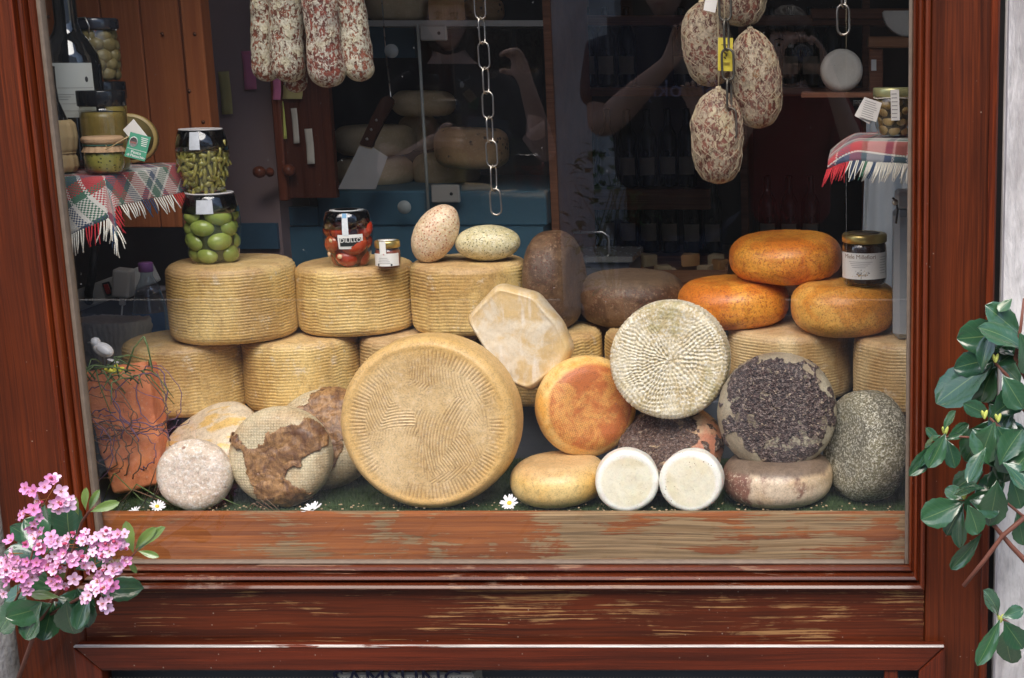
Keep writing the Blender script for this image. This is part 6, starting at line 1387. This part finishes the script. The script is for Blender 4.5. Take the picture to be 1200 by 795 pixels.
# ---------------------------------------------------------------- plants
def leaf_mesh(name, L, W, mat, fold=.22, curl_=.18, seed=1, serr=.012):
    n, k = 13, 9; P = np.zeros((n, k, 3)); UV = np.zeros((n, k, 2)); q = random.Random(seed); a1, a2 = q.uniform(-.1,.1), q.uniform(0, 6)
    for i in range(n):
        t = i/(n-1); w_ = W*.5*(math.sin(math.pi*t**1.5)**.62)*(1 if t < 1 else 0) if 0 < t < 1 else 0
        w_ = max(w_, W*.02) * (1+serr*3*(1 if i % 2 else -1)*(t > .3))
        for j in range(k):
            s_ = (j/(k-1)-.5)*2
            P[i, j] = (s_*w_ + a1*L*t*t, t*L, fold*abs(s_)**1.4*w_ - curl_*L*t*t + .05*W*math.sin(t*9+a2)*s_*s_ + .015*W*math.cos(s_*9))
            UV[i, j] = (s_*.5+.5, t)
    # thickness: second sheet
    return grid_mesh(name, P, mat, closed_u=False, uv=UV)
def m_foliage(name, a, b, gloss=.16, under=(.13,.20,.07)):
    g = G(name); s = g.n('ShaderNodeSeparateXYZ', {0: g.uv}).outputs; d = g.ma('ABSOLUTE', g.ma('SUBTRACT', s[0], .5)); n1 = g.noise(g.obj, 70, 4, .6)
    vein = g.ma('ABSOLUTE', g.ma('SINE', g.ma('MULTIPLY', g.ma('SUBTRACT', s[1], g.ma('MULTIPLY', d, .45)), 26)))
    c = g.mix(g.ma('ADD', g.ma('MULTIPLY', g.rnd(), .7), g.ma('MULTIPLY', n1, .3)), a, b); c = g.mix(g.ma('MULTIPLY', g.th(vein, .16, .02), .14), c, (.16,.24,.09)); c = g.mix(g.ma('MULTIPLY', g.th(d, .022, .006), .55), c, (.16,.24,.09))
    back = g.n('ShaderNodeNewGeometry').outputs['Backfacing']; c = g.mix(g.ma('MULTIPLY', back, .65), c, under)
    return g.fin(c, gloss, g.bump(g.ma('ADD', g.ma('MULTIPLY', vein, .6), n1), .12, .0012), coat=.8, coatr=.1)
m_lf = m_foliage('dark glossy leaf', (.018,.062,.034), (.042,.115,.048)); m_lf2 = m_foliage('light young leaf', (.10,.17,.04), (.16,.24,.06), .35)
m_stem = plain('red brown stem', (.16,.055,.035), .6); m_stemg = plain('green brown stem', (.16,.15,.06), .6)
LM = [leaf_mesh('leaf', 1, .60, m_lf, seed=k, curl_=c_, fold=f) for k, (c_, f) in enumerate(((.16,.2),(.28,.14),(.06,.28)))]
LM2 = [leaf_mesh('leaf', 1, .34, m_lf2, seed=k+5, curl_=.1, fold=.3) for k in range(2)]
def put_leaf(parent, me, base, tip, roll=0., sc=None):
    b = base-parent.location; d = tip-base; L = d.length; yv = d.normalized(); zv = Vector((rr.uniform(-.35,.35),-1,rr.uniform(.2,1.1))); zv = (zv - yv*zv.dot(yv)).normalized(); xv = yv.cross(zv)
    M_ = Matrix((xv, yv, zv)).transposed().to_4x4() @ Matrix.Rotation(roll, 4, 'Y')
    o = obj('leaf', me, parent); o.matrix_basis = Matrix.Translation(b) @ M_ @ Matrix.Diagonal((L*(sc or 1), L, L, 1)); return o
# right shrub: (base px, tip px, roll, kind)
yr_ = -.20
rsb = root('leafy_shrub', 'dark green glossy-leaved shrub reaching in from the right edge', 'shrub', (.36, yr_, 0))
LR = [(1198,395,1158,360,.3,0,1),(1196,388,1122,402,-.6,0,1),(1200,410,1158,374,.2,1,1),(1196,420,1150,402,.4,2,1),(1165,424,1096,472,.15,0,1.1),(1168,428,1142,468,.2,1,1.2),(1172,420,1118,428,-.5,1,1),(1168,424,1200,446,.3,0,1.2),
 (1163,432,1196,404,-.3,2,1),(1175,440,1200,480,.2,1,1.3),(1160,490,1200,455,.4,0,1.1),(1162,492,1128,540,-.3,1,1.1),(1165,495,1146,546,.3,0,1.15),(1168,500,1200,548,.2,0,1.5),(1172,496,1200,516,.5,2,1.2),(1160,488,1135,474,-.4,1,1),
 (1108,508,1091,550,.4,2,.9),(1104,512,1068,560,-.5,2,.6),(1102,510,1079,520,.3,1,.7),(1106,505,1118,480,-.6,2,.8),(1104,515,1070,542,.5,1,.6),(1110,514,1124,508,.2,2,1),(1108,516,1137,500,.3,1,.9),(1100,520,1090,502,.1,1,.8),(1110,516,1122,548,-.2,0,1.05),
 (1130,588,1080,612,.2,0,1.15),(1128,590,1110,628,-.2,1,1.1),(1132,586,1108,570,-.3,1,1.1),(1134,592,1150,625,.3,2,1.2),(1128,584,1140,548,.4,0,1.0),(1136,586,1172,596,-.3,0,1.4),(1128,594,1115,640,.5,1,.9),(1140,584,1176,560,.2,1,1.2),(1150,626,1116,670,-.35,2,.55),
 (1170,722,1164,692,.3,1,1),(1174,724,1200,712,.2,0,1),(1172,726,1148,782,-.3,2,.6),(1176,728,1200,760,.3,0,1.3),(1180,735,1178,782,.1,1,1.1),(1185,560,1200,596,.2,0,1.2),(1180,545,1156,572,.3,1,1.1),(1186,350,1172,366,.3,2,1.2),(1192,600,1200,640,.1,1,1)]
rr = random.Random(12)
for k in range(20):
    a0 = rr.uniform(1150,1215); b0 = rr.uniform(380,590); an = rr.uniform(0,6.28); L_ = rr.uniform(38,58); LR.append((a0, b0, a0+math.cos(an)*L_*.9, b0+math.sin(an)*L_, rr.uniform(-.6,.6), k % 3, rr.uniform(.9,1.3)))
for (a, b, c_, d, ro, k, sc) in LR:
    dy = rr.uniform(-.05,.05); put_leaf(rsb, LM[k], at(a, b, yr_+dy), at(c_, d, yr_+dy+rr.uniform(-.03,.02)), ro, sc*.95)
def stem(parent, pts, r0, r1, mat, y, nm='stem'):
    P_ = [at(a, b, y+dy)-parent.location for a, b, dy in pts]; n = len(P_); return tube(nm, P_, [r0+(r1-r0)*i/(n-1) for i in range(n)], mat, 8, parent)
stem(rsb, [(1240,520,.02),(1200,480,.0),(1180,440,.0),(1165,424,0)], .0045, .002, m_stem, yr_); stem(rsb, [(1215,470,.02),(1190,420,0),(1196,385,0),(1200,350,.0)], .004, .002, m_stem, yr_)
stem(rsb, [(1240,600,.02),(1200,548,.0),(1175,505,0),(1160,490,0)], .0045, .002, m_stem, yr_); stem(rsb, [(1175,510,.01),(1150,514,0),(1126,512,.0),(1104,512,0)], .0026, .0014, m_stem, yr_)
stem(rsb, [(1235,680,.0),(1204,660,0),(1185,640,0),(1160,610,0),(1138,590,0)], .0055, .0026, m_stem, yr_); stem(rsb, [(1206,602,.0),(1175,628,-.01),(1155,655,-.01),(1129,687,-.01)], .0042, .0036, m_stem, yr_); stem(rsb, [(1230,640,.01),(1200,606,0),(1178,588,0),(1150,592,0)], .003, .002, m_stem, yr_)
stem(rsb, [(1235,770,.0),(1200,742,0),(1172,724,0)], .003, .002, m_stem, yr_); stem(rsb, [(1245,900,.02),(1245,700,.02),(1240,520,.02),(1232,380,.02)], .010, .007, m_stem, yr_)
tube('trunk', [Vector((.41,yr_+.02,.0))-rsb.location, Vector((.405,yr_+.03,.3))-rsb.location, at(1245,700,yr_+.02)-rsb.location], [.014,.012,.010], m_stem, 8, rsb)
m_bud = plain('yellow green bud', (.50,.55,.12), .5)
for a, b in ((1165,422),(1106,507),(1128,582),(1168,492),(1152,488),(1171,727)):
    for k in range(2): o = obj('bud', bpy.data.meshes.get('bud') or ellip('bud', .003,.003,.008, m_bud, 1, .0003, 8, 8, 0), rsb, at(a+k*3, b-2, yr_-.012)-rsb.location, Euler((.3-k*.5, .6*k-.3, 0)))
# left flowering shrub
yl_ = -.14
lsb = root('flowering_shrub', 'shrub with pink star-shaped flower clusters and dark leaves in the lower left corner', 'shrub', (-1.62, yl_, 0))
LL = [(76,648,64,612,.2,0,1.2),(72,650,24,612,.2,0,1),(74,640,62,585,0,0,.9),(60,640,8,620,-.3,1,.9),(66,700,110,706,.2,0,1),(66,705,30,740,.4,1,1.1),(60,708,6,728,-.3,0,1.1),(62,702,54,752,.1,2,1.2),(70,700,80,722,-.3,1,1.3),(90,690,104,736,.2,0,1.0),
 (110,690,158,692,.15,1,.9),(70,690,20,672,-.4,2,1),(78,704,78,748,.0,1,1.2),(104,696,88,738,.4,0,1),(40,690,0,700,.3,1,1.2),(58,640,46,590,-.2,2,1),(84,640,72,588,.3,2,1.1),(30,700,-6,742,.1,0,1.2),(48,706,30,752,.3,2,1.1),(66,660,100,640,.3,2,.8),(50,655,10,640,.2,1,1.3),(88,668,126,640,-.2,1,.9)]
for (a, b, c_, d, ro, k, sc) in LL:
    dy = rr.uniform(-.01,.06); put_leaf(lsb, LM[k], at(a, b, yl_+dy), at(c_, d, yl_+dy-rr.uniform(0,.03)), ro, sc)
for (a, b, c_, d, ro) in ((100,598,99,572,.2),(104,600,114,574,-.2),(106,600,138,588,.1),(92,604,85,582,.3),(156,648,146,612,.2),(160,646,190,616,-.3),(158,644,180,618,.4),(162,646,186,652,.1),(70,700,34,696,.3),(60,692,74,668,.4),(150,655,160,672,.2)):
    dy = rr.uniform(-.04,.01); put_leaf(lsb, LM2[int(a) % 2], at(a, b, yl_-.03+dy), at(c_, d, yl_-.03+dy), ro, 1.0)
stem(lsb, [(20,800,.05),(45,730,.03),(70,690,.01),(84,650,0),(96,612,-.02),(104,600,-.03),(112,594,-.03)], .004, .0015, m_stem, yl_); stem(lsb, [(60,720,.03),(95,700,.01),(130,680,-.02),(160,646,-.03)], .003, .0013, m_stem, yl_)
stem(lsb, [(-30,760,.05),(10,720,.03),(30,680,.0),(40,640,-.03)], .003, .0013, m_stem, yl_); tube('trunk', [Vector((-1.66,yl_+.04,0))-lsb.location, Vector((-1.65,yl_+.05,.25))-lsb.location, at(20,800,yl_+.05)-lsb.location], [.012,.009,.005], m_stem, 8, lsb)
stem(lsb, [(-60,860,.05),(-30,760,.05)], .006, .003, m_stem, yl_)
g = G('pink petal'); s = g.n('ShaderNodeSeparateXYZ', {0: g.uv}).outputs; rn = g.rnd(); m_pk = g.fin(g.mix(g.ma('MULTIPLY', rn, .8), (.66,.20,.46), (.80,.44,.68)), .6, sss=.1)
m_pk2 = plain('pale pink petal', (.82,.54,.74), .6, .1, 200, 0); m_pkd = plain('dark pink centre', (.45,.05,.12), .6); m_sta = plain('orange brown sepal', (.42,.16,.04), .6)
# one floret: five petals, centre, stamens (shared mesh)
def floret_mesh(seed, cup):
    bm = bmesh.new(); q = random.Random(seed)
    for k in range(5):
        pt_ = petal_mesh(.0100*q.uniform(.9,1.1), .0078, [], cup); M_ = Matrix.Rotation(k*1.2566+q.uniform(-.12,.12), 4, 'Z') @ Matrix.Rotation(-.15, 4, 'Y') @ Matrix.Translation((.0008,0,0)); pt_.transform(M_); n0 = len(bm.faces); bm.from_mesh(pt_); bm.faces.ensure_lookup_table()
        for f in bm.faces[n0:]: f.material_index = 0
        bpy.data.meshes.remove(pt_)
    def tb(pts, r, mi):
        t = tube_mesh('t', pts, r, [], 4); n0 = len(bm.faces); bm.from_mesh(t); bm.faces.ensure_lookup_table()
        for f in bm.faces[n0:]: f.material_index = mi
        bpy.data.meshes.remove(t)
    tb([(0,0,-.0005),(0,0,.0012)], [.0015,.0010], 1); tb([(0,0,-.014),(0,0,-.003),(0,0,0)], [.0006,.0008,.0018], 2)
    for k in range(5): a = k*1.257+.6; tb([(0,0,.001),(math.cos(a)*.0024,math.sin(a)*.0024,.0045)], [.0003,.0005], 2)
    me = bpy.data.meshes.new('blossom'); bm.to_mesh(me); bm.free(); setm(me, [m_pk, m_pkd, m_sta]); me.polygons.foreach_set('use_smooth', [True]*len(me.polygons)); return me
FM = [floret_mesh(k, c_) for k, c_ in enumerate((.05,.25,.55,.15))]; FM_w = []
for me in FM[:2]: m2 = me.copy(); m2.materials[0] = m_pk2; FM_w.append(m2)
budm = ellip('flower_bud', .0028,.0028,.0042, m_pkd, 3, .0002, 8, 8, 0)
# clusters: centre px, radius px, count
CL = [(50,578,27,12),(40,604,18,6),(72,586,14,5),(26,650,26,13),(52,640,22,9),(76,665,24,11),(20,682,24,11),(98,640,24,11),(118,634,22,11),(132,650,22,11),(112,655,22,9),(126,676,16,6),(118,696,24,13),(60,676,22,9),(38,660,16,6),(140,632,12,4),(4,670,16,6)]
for (cx, cy, rad, n) in CL:
    n = int(n*1.2); yy = yl_-.05
    for k in range(n):
        a = rr.uniform(0, 6.283); q = math.sqrt(rr.uniform(.03, 1)); u_, v_ = math.cos(a)*q, math.sin(a)*q; dy = -.030*math.sqrt(max(0, 1-q*q)) - rr.uniform(0,.008)
        p = at(cx+u_*rad*.85, cy+v_*rad*.85, yy+dy); nrm = Vector((u_*.8+rr.uniform(-.6,.6), -1, -v_*.7+.35+rr.uniform(-.2,.2)))
        me = rr.choice(FM+FM_w+FM_w); o = obj('blossom', me, lsb, p-lsb.location, facing(nrm, rr.uniform(0, 6))); o.scale = (rr.uniform(.62,1.15),)*3
        if k % 3 == 0:
            tube('flower_stalk', [p-lsb.location+nrm.normalized()*-.012, at(cx, cy+rad*.6, yy+.02)-lsb.location], .0006, m_sta, 4, lsb) if k % 6 == 0 else obj('flower_bud', budm, lsb, p-lsb.location+Vector((rr.uniform(-.006,.006),-.003,rr.uniform(-.006,.006))), facing(nrm))
# ---------------------------------------------------------------- people standing in the street, seen in the pane's reflection
def rf(px, py, d): v = at(px, py, d); return Vector((v.x, -d, v.z))
def skin_body(name, nodes, bones, mat, parent, sub=2):
    names = list(nodes); idx = {n: i for i, n in enumerate(names)}
    me = bpy.data.meshes.new(name); me.from_pydata([tuple(Vector(nodes[n][0])-parent.location) for n in names], [(idx[a], idx[b]) for a, b in bones], []); setm(me, mat)
    o = obj(name, me, parent); md = o.modifiers.new('skin', 'SKIN'); md.use_smooth_shade = True
    for i, n in enumerate(names):
        sv = me.skin_vertices[0].data[i]; r = nodes[n][1]; sv.radius = r if isinstance(r, tuple) else (r, r); sv.use_root = (i == 0)
    ss = o.modifiers.new('sub', 'SUBSURF'); ss.levels = sub; ss.render_levels = sub
    return o
m_skin = spot_mat('skin', (.66,.42,.33), (.60,.36,.28), (.70,.47,.38), rough=.5, n2=(120,.5,.7), bmp=.1); m_skin.node_tree.nodes['Principled BSDF'].inputs['Subsurface Weight'].default_value = 0
m_hair = plain('dark brown hair', (.03,.018,.012), .45, .4, 150, .5); m_navy = plain('navy cotton', (.018,.026,.06), .9, .15, 30, .3); m_blackc = plain('black cotton', (.016,.015,.018), .9, .15, 30, .3)
m_red = plain('dark red cotton', (.22,.018,.022), .9, .15, 20, .3); m_denim = plain('dark denim', (.03,.045,.09), .9, .2, 60, .4); m_shoe = plain('dark shoe leather', (.04,.03,.025), .5)
m_lip = plain('lips', (.42,.13,.12), .4); m_eye = plain('eye white', (.7,.7,.68), .15, .02, 20, 0); m_iris = plain('brown iris', (.06,.03,.015), .1)
def head(parent, pos, yaw=0, pitch=0, hair='short', sc=1.0):
    """head facing +y, about 0.235 m tall; pos is its centre"""
    n, m = 64, 80; ph = np.linspace(-np.pi/2, np.pi/2, n); th = np.linspace(0, 2*np.pi, m, endpoint=False)
    d = np.stack([np.cos(ph)[:, None]*np.sin(th), np.cos(ph)[:, None]*np.cos(th), np.repeat(np.sin(ph)[:, None], m, 1)], -1)
    X_, Y_, Z_ = d[..., 0]*.074, d[..., 1]*.094, d[..., 2]*.116
    fr = np.clip(d[..., 1], 0, 1); low = np.clip(-d[..., 2], 0, 1)
    X_ = X_*(1-.30*low**1.5*1.0); Y_ = Y_*(1-.12*low)+.012*low*fr
    P = np.stack([X_, Y_, Z_], -1); x, z = P[..., 0], P[..., 2]
    def b(cx, cz, sx, sz, a): return a*np.exp(-((x-cx)/sx)**2-((z-cz)/sz)**2)*fr
    dy = b(0,-.022,.011,.018,.020)+b(0,-.004,.008,.026,.010)+b(0,-.032,.016,.009,.006)
    for s_ in (-1,1): dy += b(s_*.031,.004,.016,.011,-.013)+b(s_*.031,.024,.022,.007,.004)+b(s_*.042,-.020,.016,.016,.005)
    dy += b(0,-.058,.022,.006,.004)+b(0,-.066,.02,.005,.004)-b(0,-.062,.022,.002,.004)+b(0,-.092,.018,.014,.007)
    P[..., 1] += dy
    h = root.__wrapped__ if False else None
    o = obj('head', grid_mesh('head', P, m_skin), parent, Vector(pos)-parent.location, Euler((pitch, 0, yaw))); o.scale = (sc,)*3
    for s_ in (-1,1):
        obj('eye', ellip('eye', .0125,.0125,.0125, m_eye, 1, 0, 16, 20, 0), o, (s_*.031,.066,.004)); obj('iris', ellip('iris', .0055,.0025,.0055, m_iris, 1, 0, 10, 14, 0), o, (s_*.031,.0775,.004))
        obj('ear', ellip('ear', .007,.018,.030, m_skin, 2+s_, .002, 16, 20), o, (s_*.076,-.006,-.008), Euler((.2, 0, s_*.3)))
        tube('eyebrow', [(s_*.014,.094,.020),(s_*.030,.091,.0255),(s_*.046,.076,.020)], [.0022,.0028,.0015], m_hair, 6, o)
    tube('lips', [(-.022,.080,-.062),(-.010,.0895,-.0600),(0,.0915,-.0612),(.010,.0895,-.0600),(.022,.080,-.062)], [.0015,.0042,.0046,.0042,.0015], m_lip, 8, o)
    # hair shell
    Q = np.stack([d[..., 0]*.083, d[..., 1]*.103-.004, d[..., 2]*.126+.004], -1); line = .018 if hair != 'short' else .03
    hz_ = np.where(d[..., 1] > .35, .052, np.where(d[..., 1] > -.2, -.0+0*d[..., 1], -.07)) if hair == 'short' else np.where(d[..., 1] > .45, .050, -.20)
    low_ = np.minimum(Q[..., 2], hz_)
    keep = Q[..., 2] > hz_
    Q = Q*(1+.02*np.sin(th*37)[None, :, None]) + (fbm(Q, 60, 3, 4)*.004)[..., None]
    fs = [(i*m+j, i*m+(j+1) % m, (i+1)*m+(j+1) % m, (i+1)*m+j) for i in range(n-1) for j in range(m) if keep[i, j] and keep[i+1, j] and keep[i, (j+1) % m] and keep[i+1, (j+1) % m]]
    used = sorted({v for f in fs for v in f}); mp_ = {v: k for k, v in enumerate(used)}
    hm = obj('hair', mesh('hair', Q.reshape(-1, 3)[used], [tuple(mp_[v] for v in f) for f in fs], m_hair, True), o); sdf = hm.modifiers.new('t', 'SOLIDIFY'); sdf.thickness = .012; sdf.offset = -1
    if hair == 'long':
        for s_ in (-1,1): tube('hair_lock', [(s_*.066,.02,.05),(s_*.086,.008,-.01),(s_*.088,-.01,-.08),(s_*.080,-.02,-.15),(s_*.07,-.01,-.20)], [.018,.024,.026,.022,.008], m_hair, 12, o)
        tube('hair_back', [(0,-.07,.05),(0,-.095,-.04),(0,-.095,-.13),(0,-.08,-.22)], [.06,.07,.065,.03], m_hair, 14, o)
    return o
def fingers(nodes, bones, wrist, palm_dir, spread, curl_dir, pre, thumb_side):
    """palm and five bent fingers growing from a wrist node"""
    p = Vector(nodes[wrist][0]); pd = Vector(palm_dir).normalized(); sp_ = Vector(spread).normalized(); cd = Vector(curl_dir).normalized()
    nodes[pre+'p'] = (p+pd*.045, (.036,.016)); bones.append((wrist, pre+'p'))
    for k, (o_, l) in enumerate(((-.030,.062),(-.010,.074),(.010,.070),(.029,.056))):
        a = p+pd*.085+sp_*o_; b = a+(pd*.75+cd*.45)*l*.5; c_ = b+(pd*.15+cd*.95)*l*.45
        nodes[f'{pre}k{k}'] = (a, .0100); nodes[f'{pre}m{k}'] = (b, .0090); nodes[f'{pre}t{k}'] = (c_, .0078); bones += [(pre+'p', f'{pre}k{k}'), (f'{pre}k{k}', f'{pre}m{k}'), (f'{pre}m{k}', f'{pre}t{k}')]
    a = p+pd*.035+sp_*thumb_side*.042+cd*.01; b = a+(pd*.6+sp_*thumb_side*.5+cd*.5)*.035; nodes[pre+'h0'] = (a, .0125); nodes[pre+'h1'] = (b, .010); nodes[pre+'h2'] = (b+(pd*.5+cd*.7)*.026, .0085)
    bones += [(pre+'p', pre+'h0'), (pre+'h0', pre+'h1'), (pre+'h1', pre+'h2')]
def person(label, base_x, d, chin_z, H, mats, arms, hair, yaw=0, pitch=0, sleeve='short', heavy=1.0, neck='crew'):
    """H standing height; arms: list of (shoulder, elbow, wrist, palm_dir, spread, curl, thumb) as points in the street"""
    r = root('person', label, 'person', (base_x, -d, 0)); r['category'] = 'person'
    y = -d; V = Vector; hc = V((base_x, y+.02, H-.12)); nk = V((base_x, y, H-.27)); ch_ = V((base_x, y, H-.42)); wa = V((base_x, y, H*.62)); hp = V((base_x, y, H*.53))
    body_n = {'n0': (nk-V((0,0,.05)), .062*heavy), 'n1': (nk, .056), 'n2': (nk+V((0,.012,.07)), .052)}; body_b = [('n0','n1'),('n1','n2')]
    for k, A in enumerate(arms):
        sh, el, wr, pd, sp_, cu, tb = A; pre = 'ab'[k]
        body_n[pre+'0'] = (sh, .050*heavy); body_n[pre+'1'] = (el, .040*heavy); body_n[pre+'15'] = (el.lerp(wr, .35), .041*heavy); body_n[pre+'2'] = (wr, (.027,.024)); body_b += [('n0', pre+'0'), (pre+'0', pre+'1'), (pre+'1', pre+'15'), (pre+'15', pre+'2')]; fingers(body_n, body_b, pre+'2', pd, sp_, cu, pre+'f', tb)
    skin_body('skin', body_n, body_b, m_skin, r, 2)
    top = {'c': (ch_, (.165*heavy,.115*heavy)), 'w': (wa, (.150*heavy,.110*heavy)), 'h': (hp+V((0,0,.02)), (.170*heavy,.125*heavy)), 'u': (ch_+V((0,0,.10)), (.11*heavy,.085*heavy)), 'v': (nk+V((0,0,-.015)), (.068,.066))}; tb_ = [('c','w'),('w','h'),('c','u'),('u','v')]
    if neck == 'wide': top.pop('v'); tb_.pop(); top['u'] = (ch_+V((0,0,.04)), (.11,.08))
    for k, A in enumerate(arms):
        sh, el = A[0], A[1]; pre = 'ab'[k]; top[pre+'0'] = (sh, .078*heavy); q = el.lerp(sh, .25 if sleeve == 'short' else -.0); top[pre+'1'] = (q, .066*heavy if sleeve == 'short' else .055); tb_ += [('u', pre+'0'), (pre+'0', pre+'1')]
        if sleeve == 'long': top[pre+'2'] = (A[2].lerp(el, .12), .040); tb_ += [(pre+'1', pre+'2')]
    skin_body('shirt', top, tb_, mats[0], r, 2)
    leg = {'h': (hp, (.165*heavy,.12*heavy))}; lb = []
    for k, s_ in enumerate((-1, 1)):
        leg[f'a{k}'] = (V((base_x+s_*.095, y, H*.47)), .092*heavy); leg[f'b{k}'] = (V((base_x+s_*.105, y+.02, H*.28)), .068); leg[f'c{k}'] = (V((base_x+s_*.115, y, .10)), .060); lb += [('h', f'a{k}'), (f'a{k}', f'b{k}'), (f'b{k}', f'c{k}')]
    skin_body('trousers', leg, lb, mats[1], r, 2)
    for s_ in (-1,1): obj('shoe', ellip('shoe', .048,.135,.05, m_shoe, 3, .003, 20, 30, 0, .8), r, (s_*.115, .05, .048))
    head(r, hc, yaw, pitch, hair)
    return r
# woman at the left of the reflection: raised hand near the cheek, phone in the other hand
d1 = 2.88; b1 = rf(528, 60, d1).x
p1 = person('woman in a black top with a necklace, one hand raised and a phone in the other, reflected at the left', b1, d1, 0, 1.79, (m_blackc, m_denim),
    [(Vector((b1+.175,-d1,1.43)), rf(642,185,d1-.12), rf(615,92,d1-.30), (-.35,.05,1), (.75,.65,.2), (-.4,.5,-.5), -1),
     (Vector((b1-.175,-d1,1.43)), rf(452,205,d1-.10), rf(505,168,d1-.32), (1,.2,.25), (.1,.2,1), (.4,.7,-.2), 1)], 'long', -.25, -.05, neck='wide')
p1['label'] = 'woman in a black top with necklace and phone, reflected at the left of the pane'
q1 = rf(572,152,d1-.40); ph1 = root('phone', 'slim phone held level by the reflected woman in black', 'phone', q1); obox('case', (.15,.009,.075), M['blackgloss'], ph1, (0,0,0), (R(12), R(6), R(10)), .004, 2); obox('screen', (.14,.001,.066), plain('grey screen', (.16,.17,.19), .1, .05, 10, 0), ph1, (0,-.0052,0), (R(12), R(6), R(10)))
nl = rf(543,96,d1-.12); nk_ = tube('necklace', [Vector((b1-.07,-d1+.05,1.50))-p1.location, Vector((nl.x-.03,-d1+.10,1.46))-p1.location, Vector((nl.x,-d1+.135,nl.z))-p1.location, Vector((nl.x+.02,-d1+.10,1.46))-p1.location, Vector((b1+.07,-d1+.05,1.50))-p1.location], .0012, M['steel'], 6, p1)
obj('pendant', ellip('pendant', .008,.004,.010, M['white'], 1, 0, 12, 16, 0), p1, Vector((nl.x,-d1+.14,nl.z-.01))-p1.location)
# man in a navy tee, arm raised
d2 = 2.84; b2 = rf(780, 60, d2).x
p2 = person('tall man in a navy printed T-shirt raising one bare arm, reflected mid-pane', b2, d2, 0, 1.90, (m_navy, m_denim),
    [(Vector((b2-.21,-d2,1.53)), rf(703,152,d2-.10), rf(785,72,d2-.36), (.5,.1,1), (.8,-.4,0), (.1,.7,.3), 1),
     (Vector((b2+.21,-d2,1.53)), Vector((b2+.25,-d2+.06,1.20)), Vector((b2+.15,-d2+.30,1.32)), (-.2,.4,1), (-.8,.4,0), (0,.6,.4), -1)], 'short', .05, 0, heavy=1.38)
tm = text_mesh('shirt_print', 'Brooklyn', .085, plain('pale blue print', (.32,.38,.62), .8), .0006); tp_ = rf(815,105,d2-.16)
o = obj('shirt_print', tm, p2, (0.05,.178,tp_.z), Euler((math.pi/2,0,math.pi)))
# the photographer
d3 = 2.72; b3 = rf(925, 60, d3).x
cpos = rf(940, 62, 2.44)
p3 = person('woman in a dark red top photographing the window with a small camera, reflected at the right', b3, d3, 0, 1.69, (m_red, m_denim),
    [(Vector((b3+.165,-d3,1.34)), Vector((b3+.26,-d3+.10,1.14)), Vector((cpos.x+.085,cpos.y-.055,cpos.z-.07)), (-.45,.25,.8), (.5,.4,.3), (-.6,.3,.4), -1),
     (Vector((b3-.165,-d3,1.34)), Vector((b3-.26,-d3+.10,1.14)), Vector((cpos.x-.085,cpos.y-.055,cpos.z-.07)), (.45,.25,.8), (-.5,.4,.3), (.6,.3,.4), -1)], 'long', 0, .02)
p3['label'] = 'woman in a dark red top photographing the window, reflected at the right of the pane'
cm = root('compact_camera', 'small dark camera with a round lens held up by the reflected photographer', 'camera', cpos)
obox('camera_body', (.118,.04,.07), M['blackgloss'], cm, (0,-.03,0), (0,0,0), .006, 3); lathe('lens', [(0,.0),(.029,0),(.029,.026),(.026,.028),(.021,.026),(.0,.022)], plain('lens barrel', (.25,.25,.27), .3, .1, 40, 0, metal=.6), 32, cm, loc=(0,-.010,-.002), rot=facing((0,1,0)))
lathe('lens_glass', [(0,.0265),(.018,.0262),(.019,.024)], glassy('lens glass', (.3,.35,.6), refl=4), 28, cm, loc=(0,-.010,-.002), rot=facing((0,1,0))); obox('flash', (.018,.002,.010), M['white'], cm, (-.038,-.0095,.022), (0,0,0), .001)
# potted shrub by the house front
pg = Vector((-1.42*1.0, FYY+.45, 0)); pg.x = rf(712, 250, 4.9).x; pt_r = root('potted_shrub', 'small green shrub in a clay pot against the opposite house front', 'potted plant', pg)
lathe('pot', [(0,0),(.11,0),(.15,.26),(.165,.27),(.165,.31),(.145,.31),(.14,.27),(0,.27)], m_terra, 28, pt_r)
mg_ = m_foliage('mid green leaf', (.05,.12,.03), (.09,.2,.05), .4); lg = leaf_mesh('leaf', 1, .5, mg_, seed=3); q = random.Random(6)
for k in range(9): tube('stem', [(q.uniform(-.04,.04),q.uniform(-.04,.04),.26),(q.uniform(-.1,.1),q.uniform(-.1,.1),.55),(q.uniform(-.17,.17),q.uniform(-.12,.12),q.uniform(.75,1.05))], [.006,.004,.002], m_stemg, 6, pt_r)
for k in range(150):
    z = q.uniform(.35,1.1); rr_ = .20*math.sin(min(1,(z-.2)/.95)*math.pi*.9)+.03; a = q.uniform(0,6.28); b_ = Vector((math.cos(a)*rr_*q.uniform(.4,1), math.sin(a)*rr_*q.uniform(.4,1), z)); dv = Vector((math.cos(a)*.7+q.uniform(-.4,.4), math.sin(a)*.7+q.uniform(-.4,.4), q.uniform(-.3,.8))).normalized()
    o = obj('leaf', lg, pt_r, b_, dv.to_track_quat('Y','Z')); o.scale = (.075,)*3
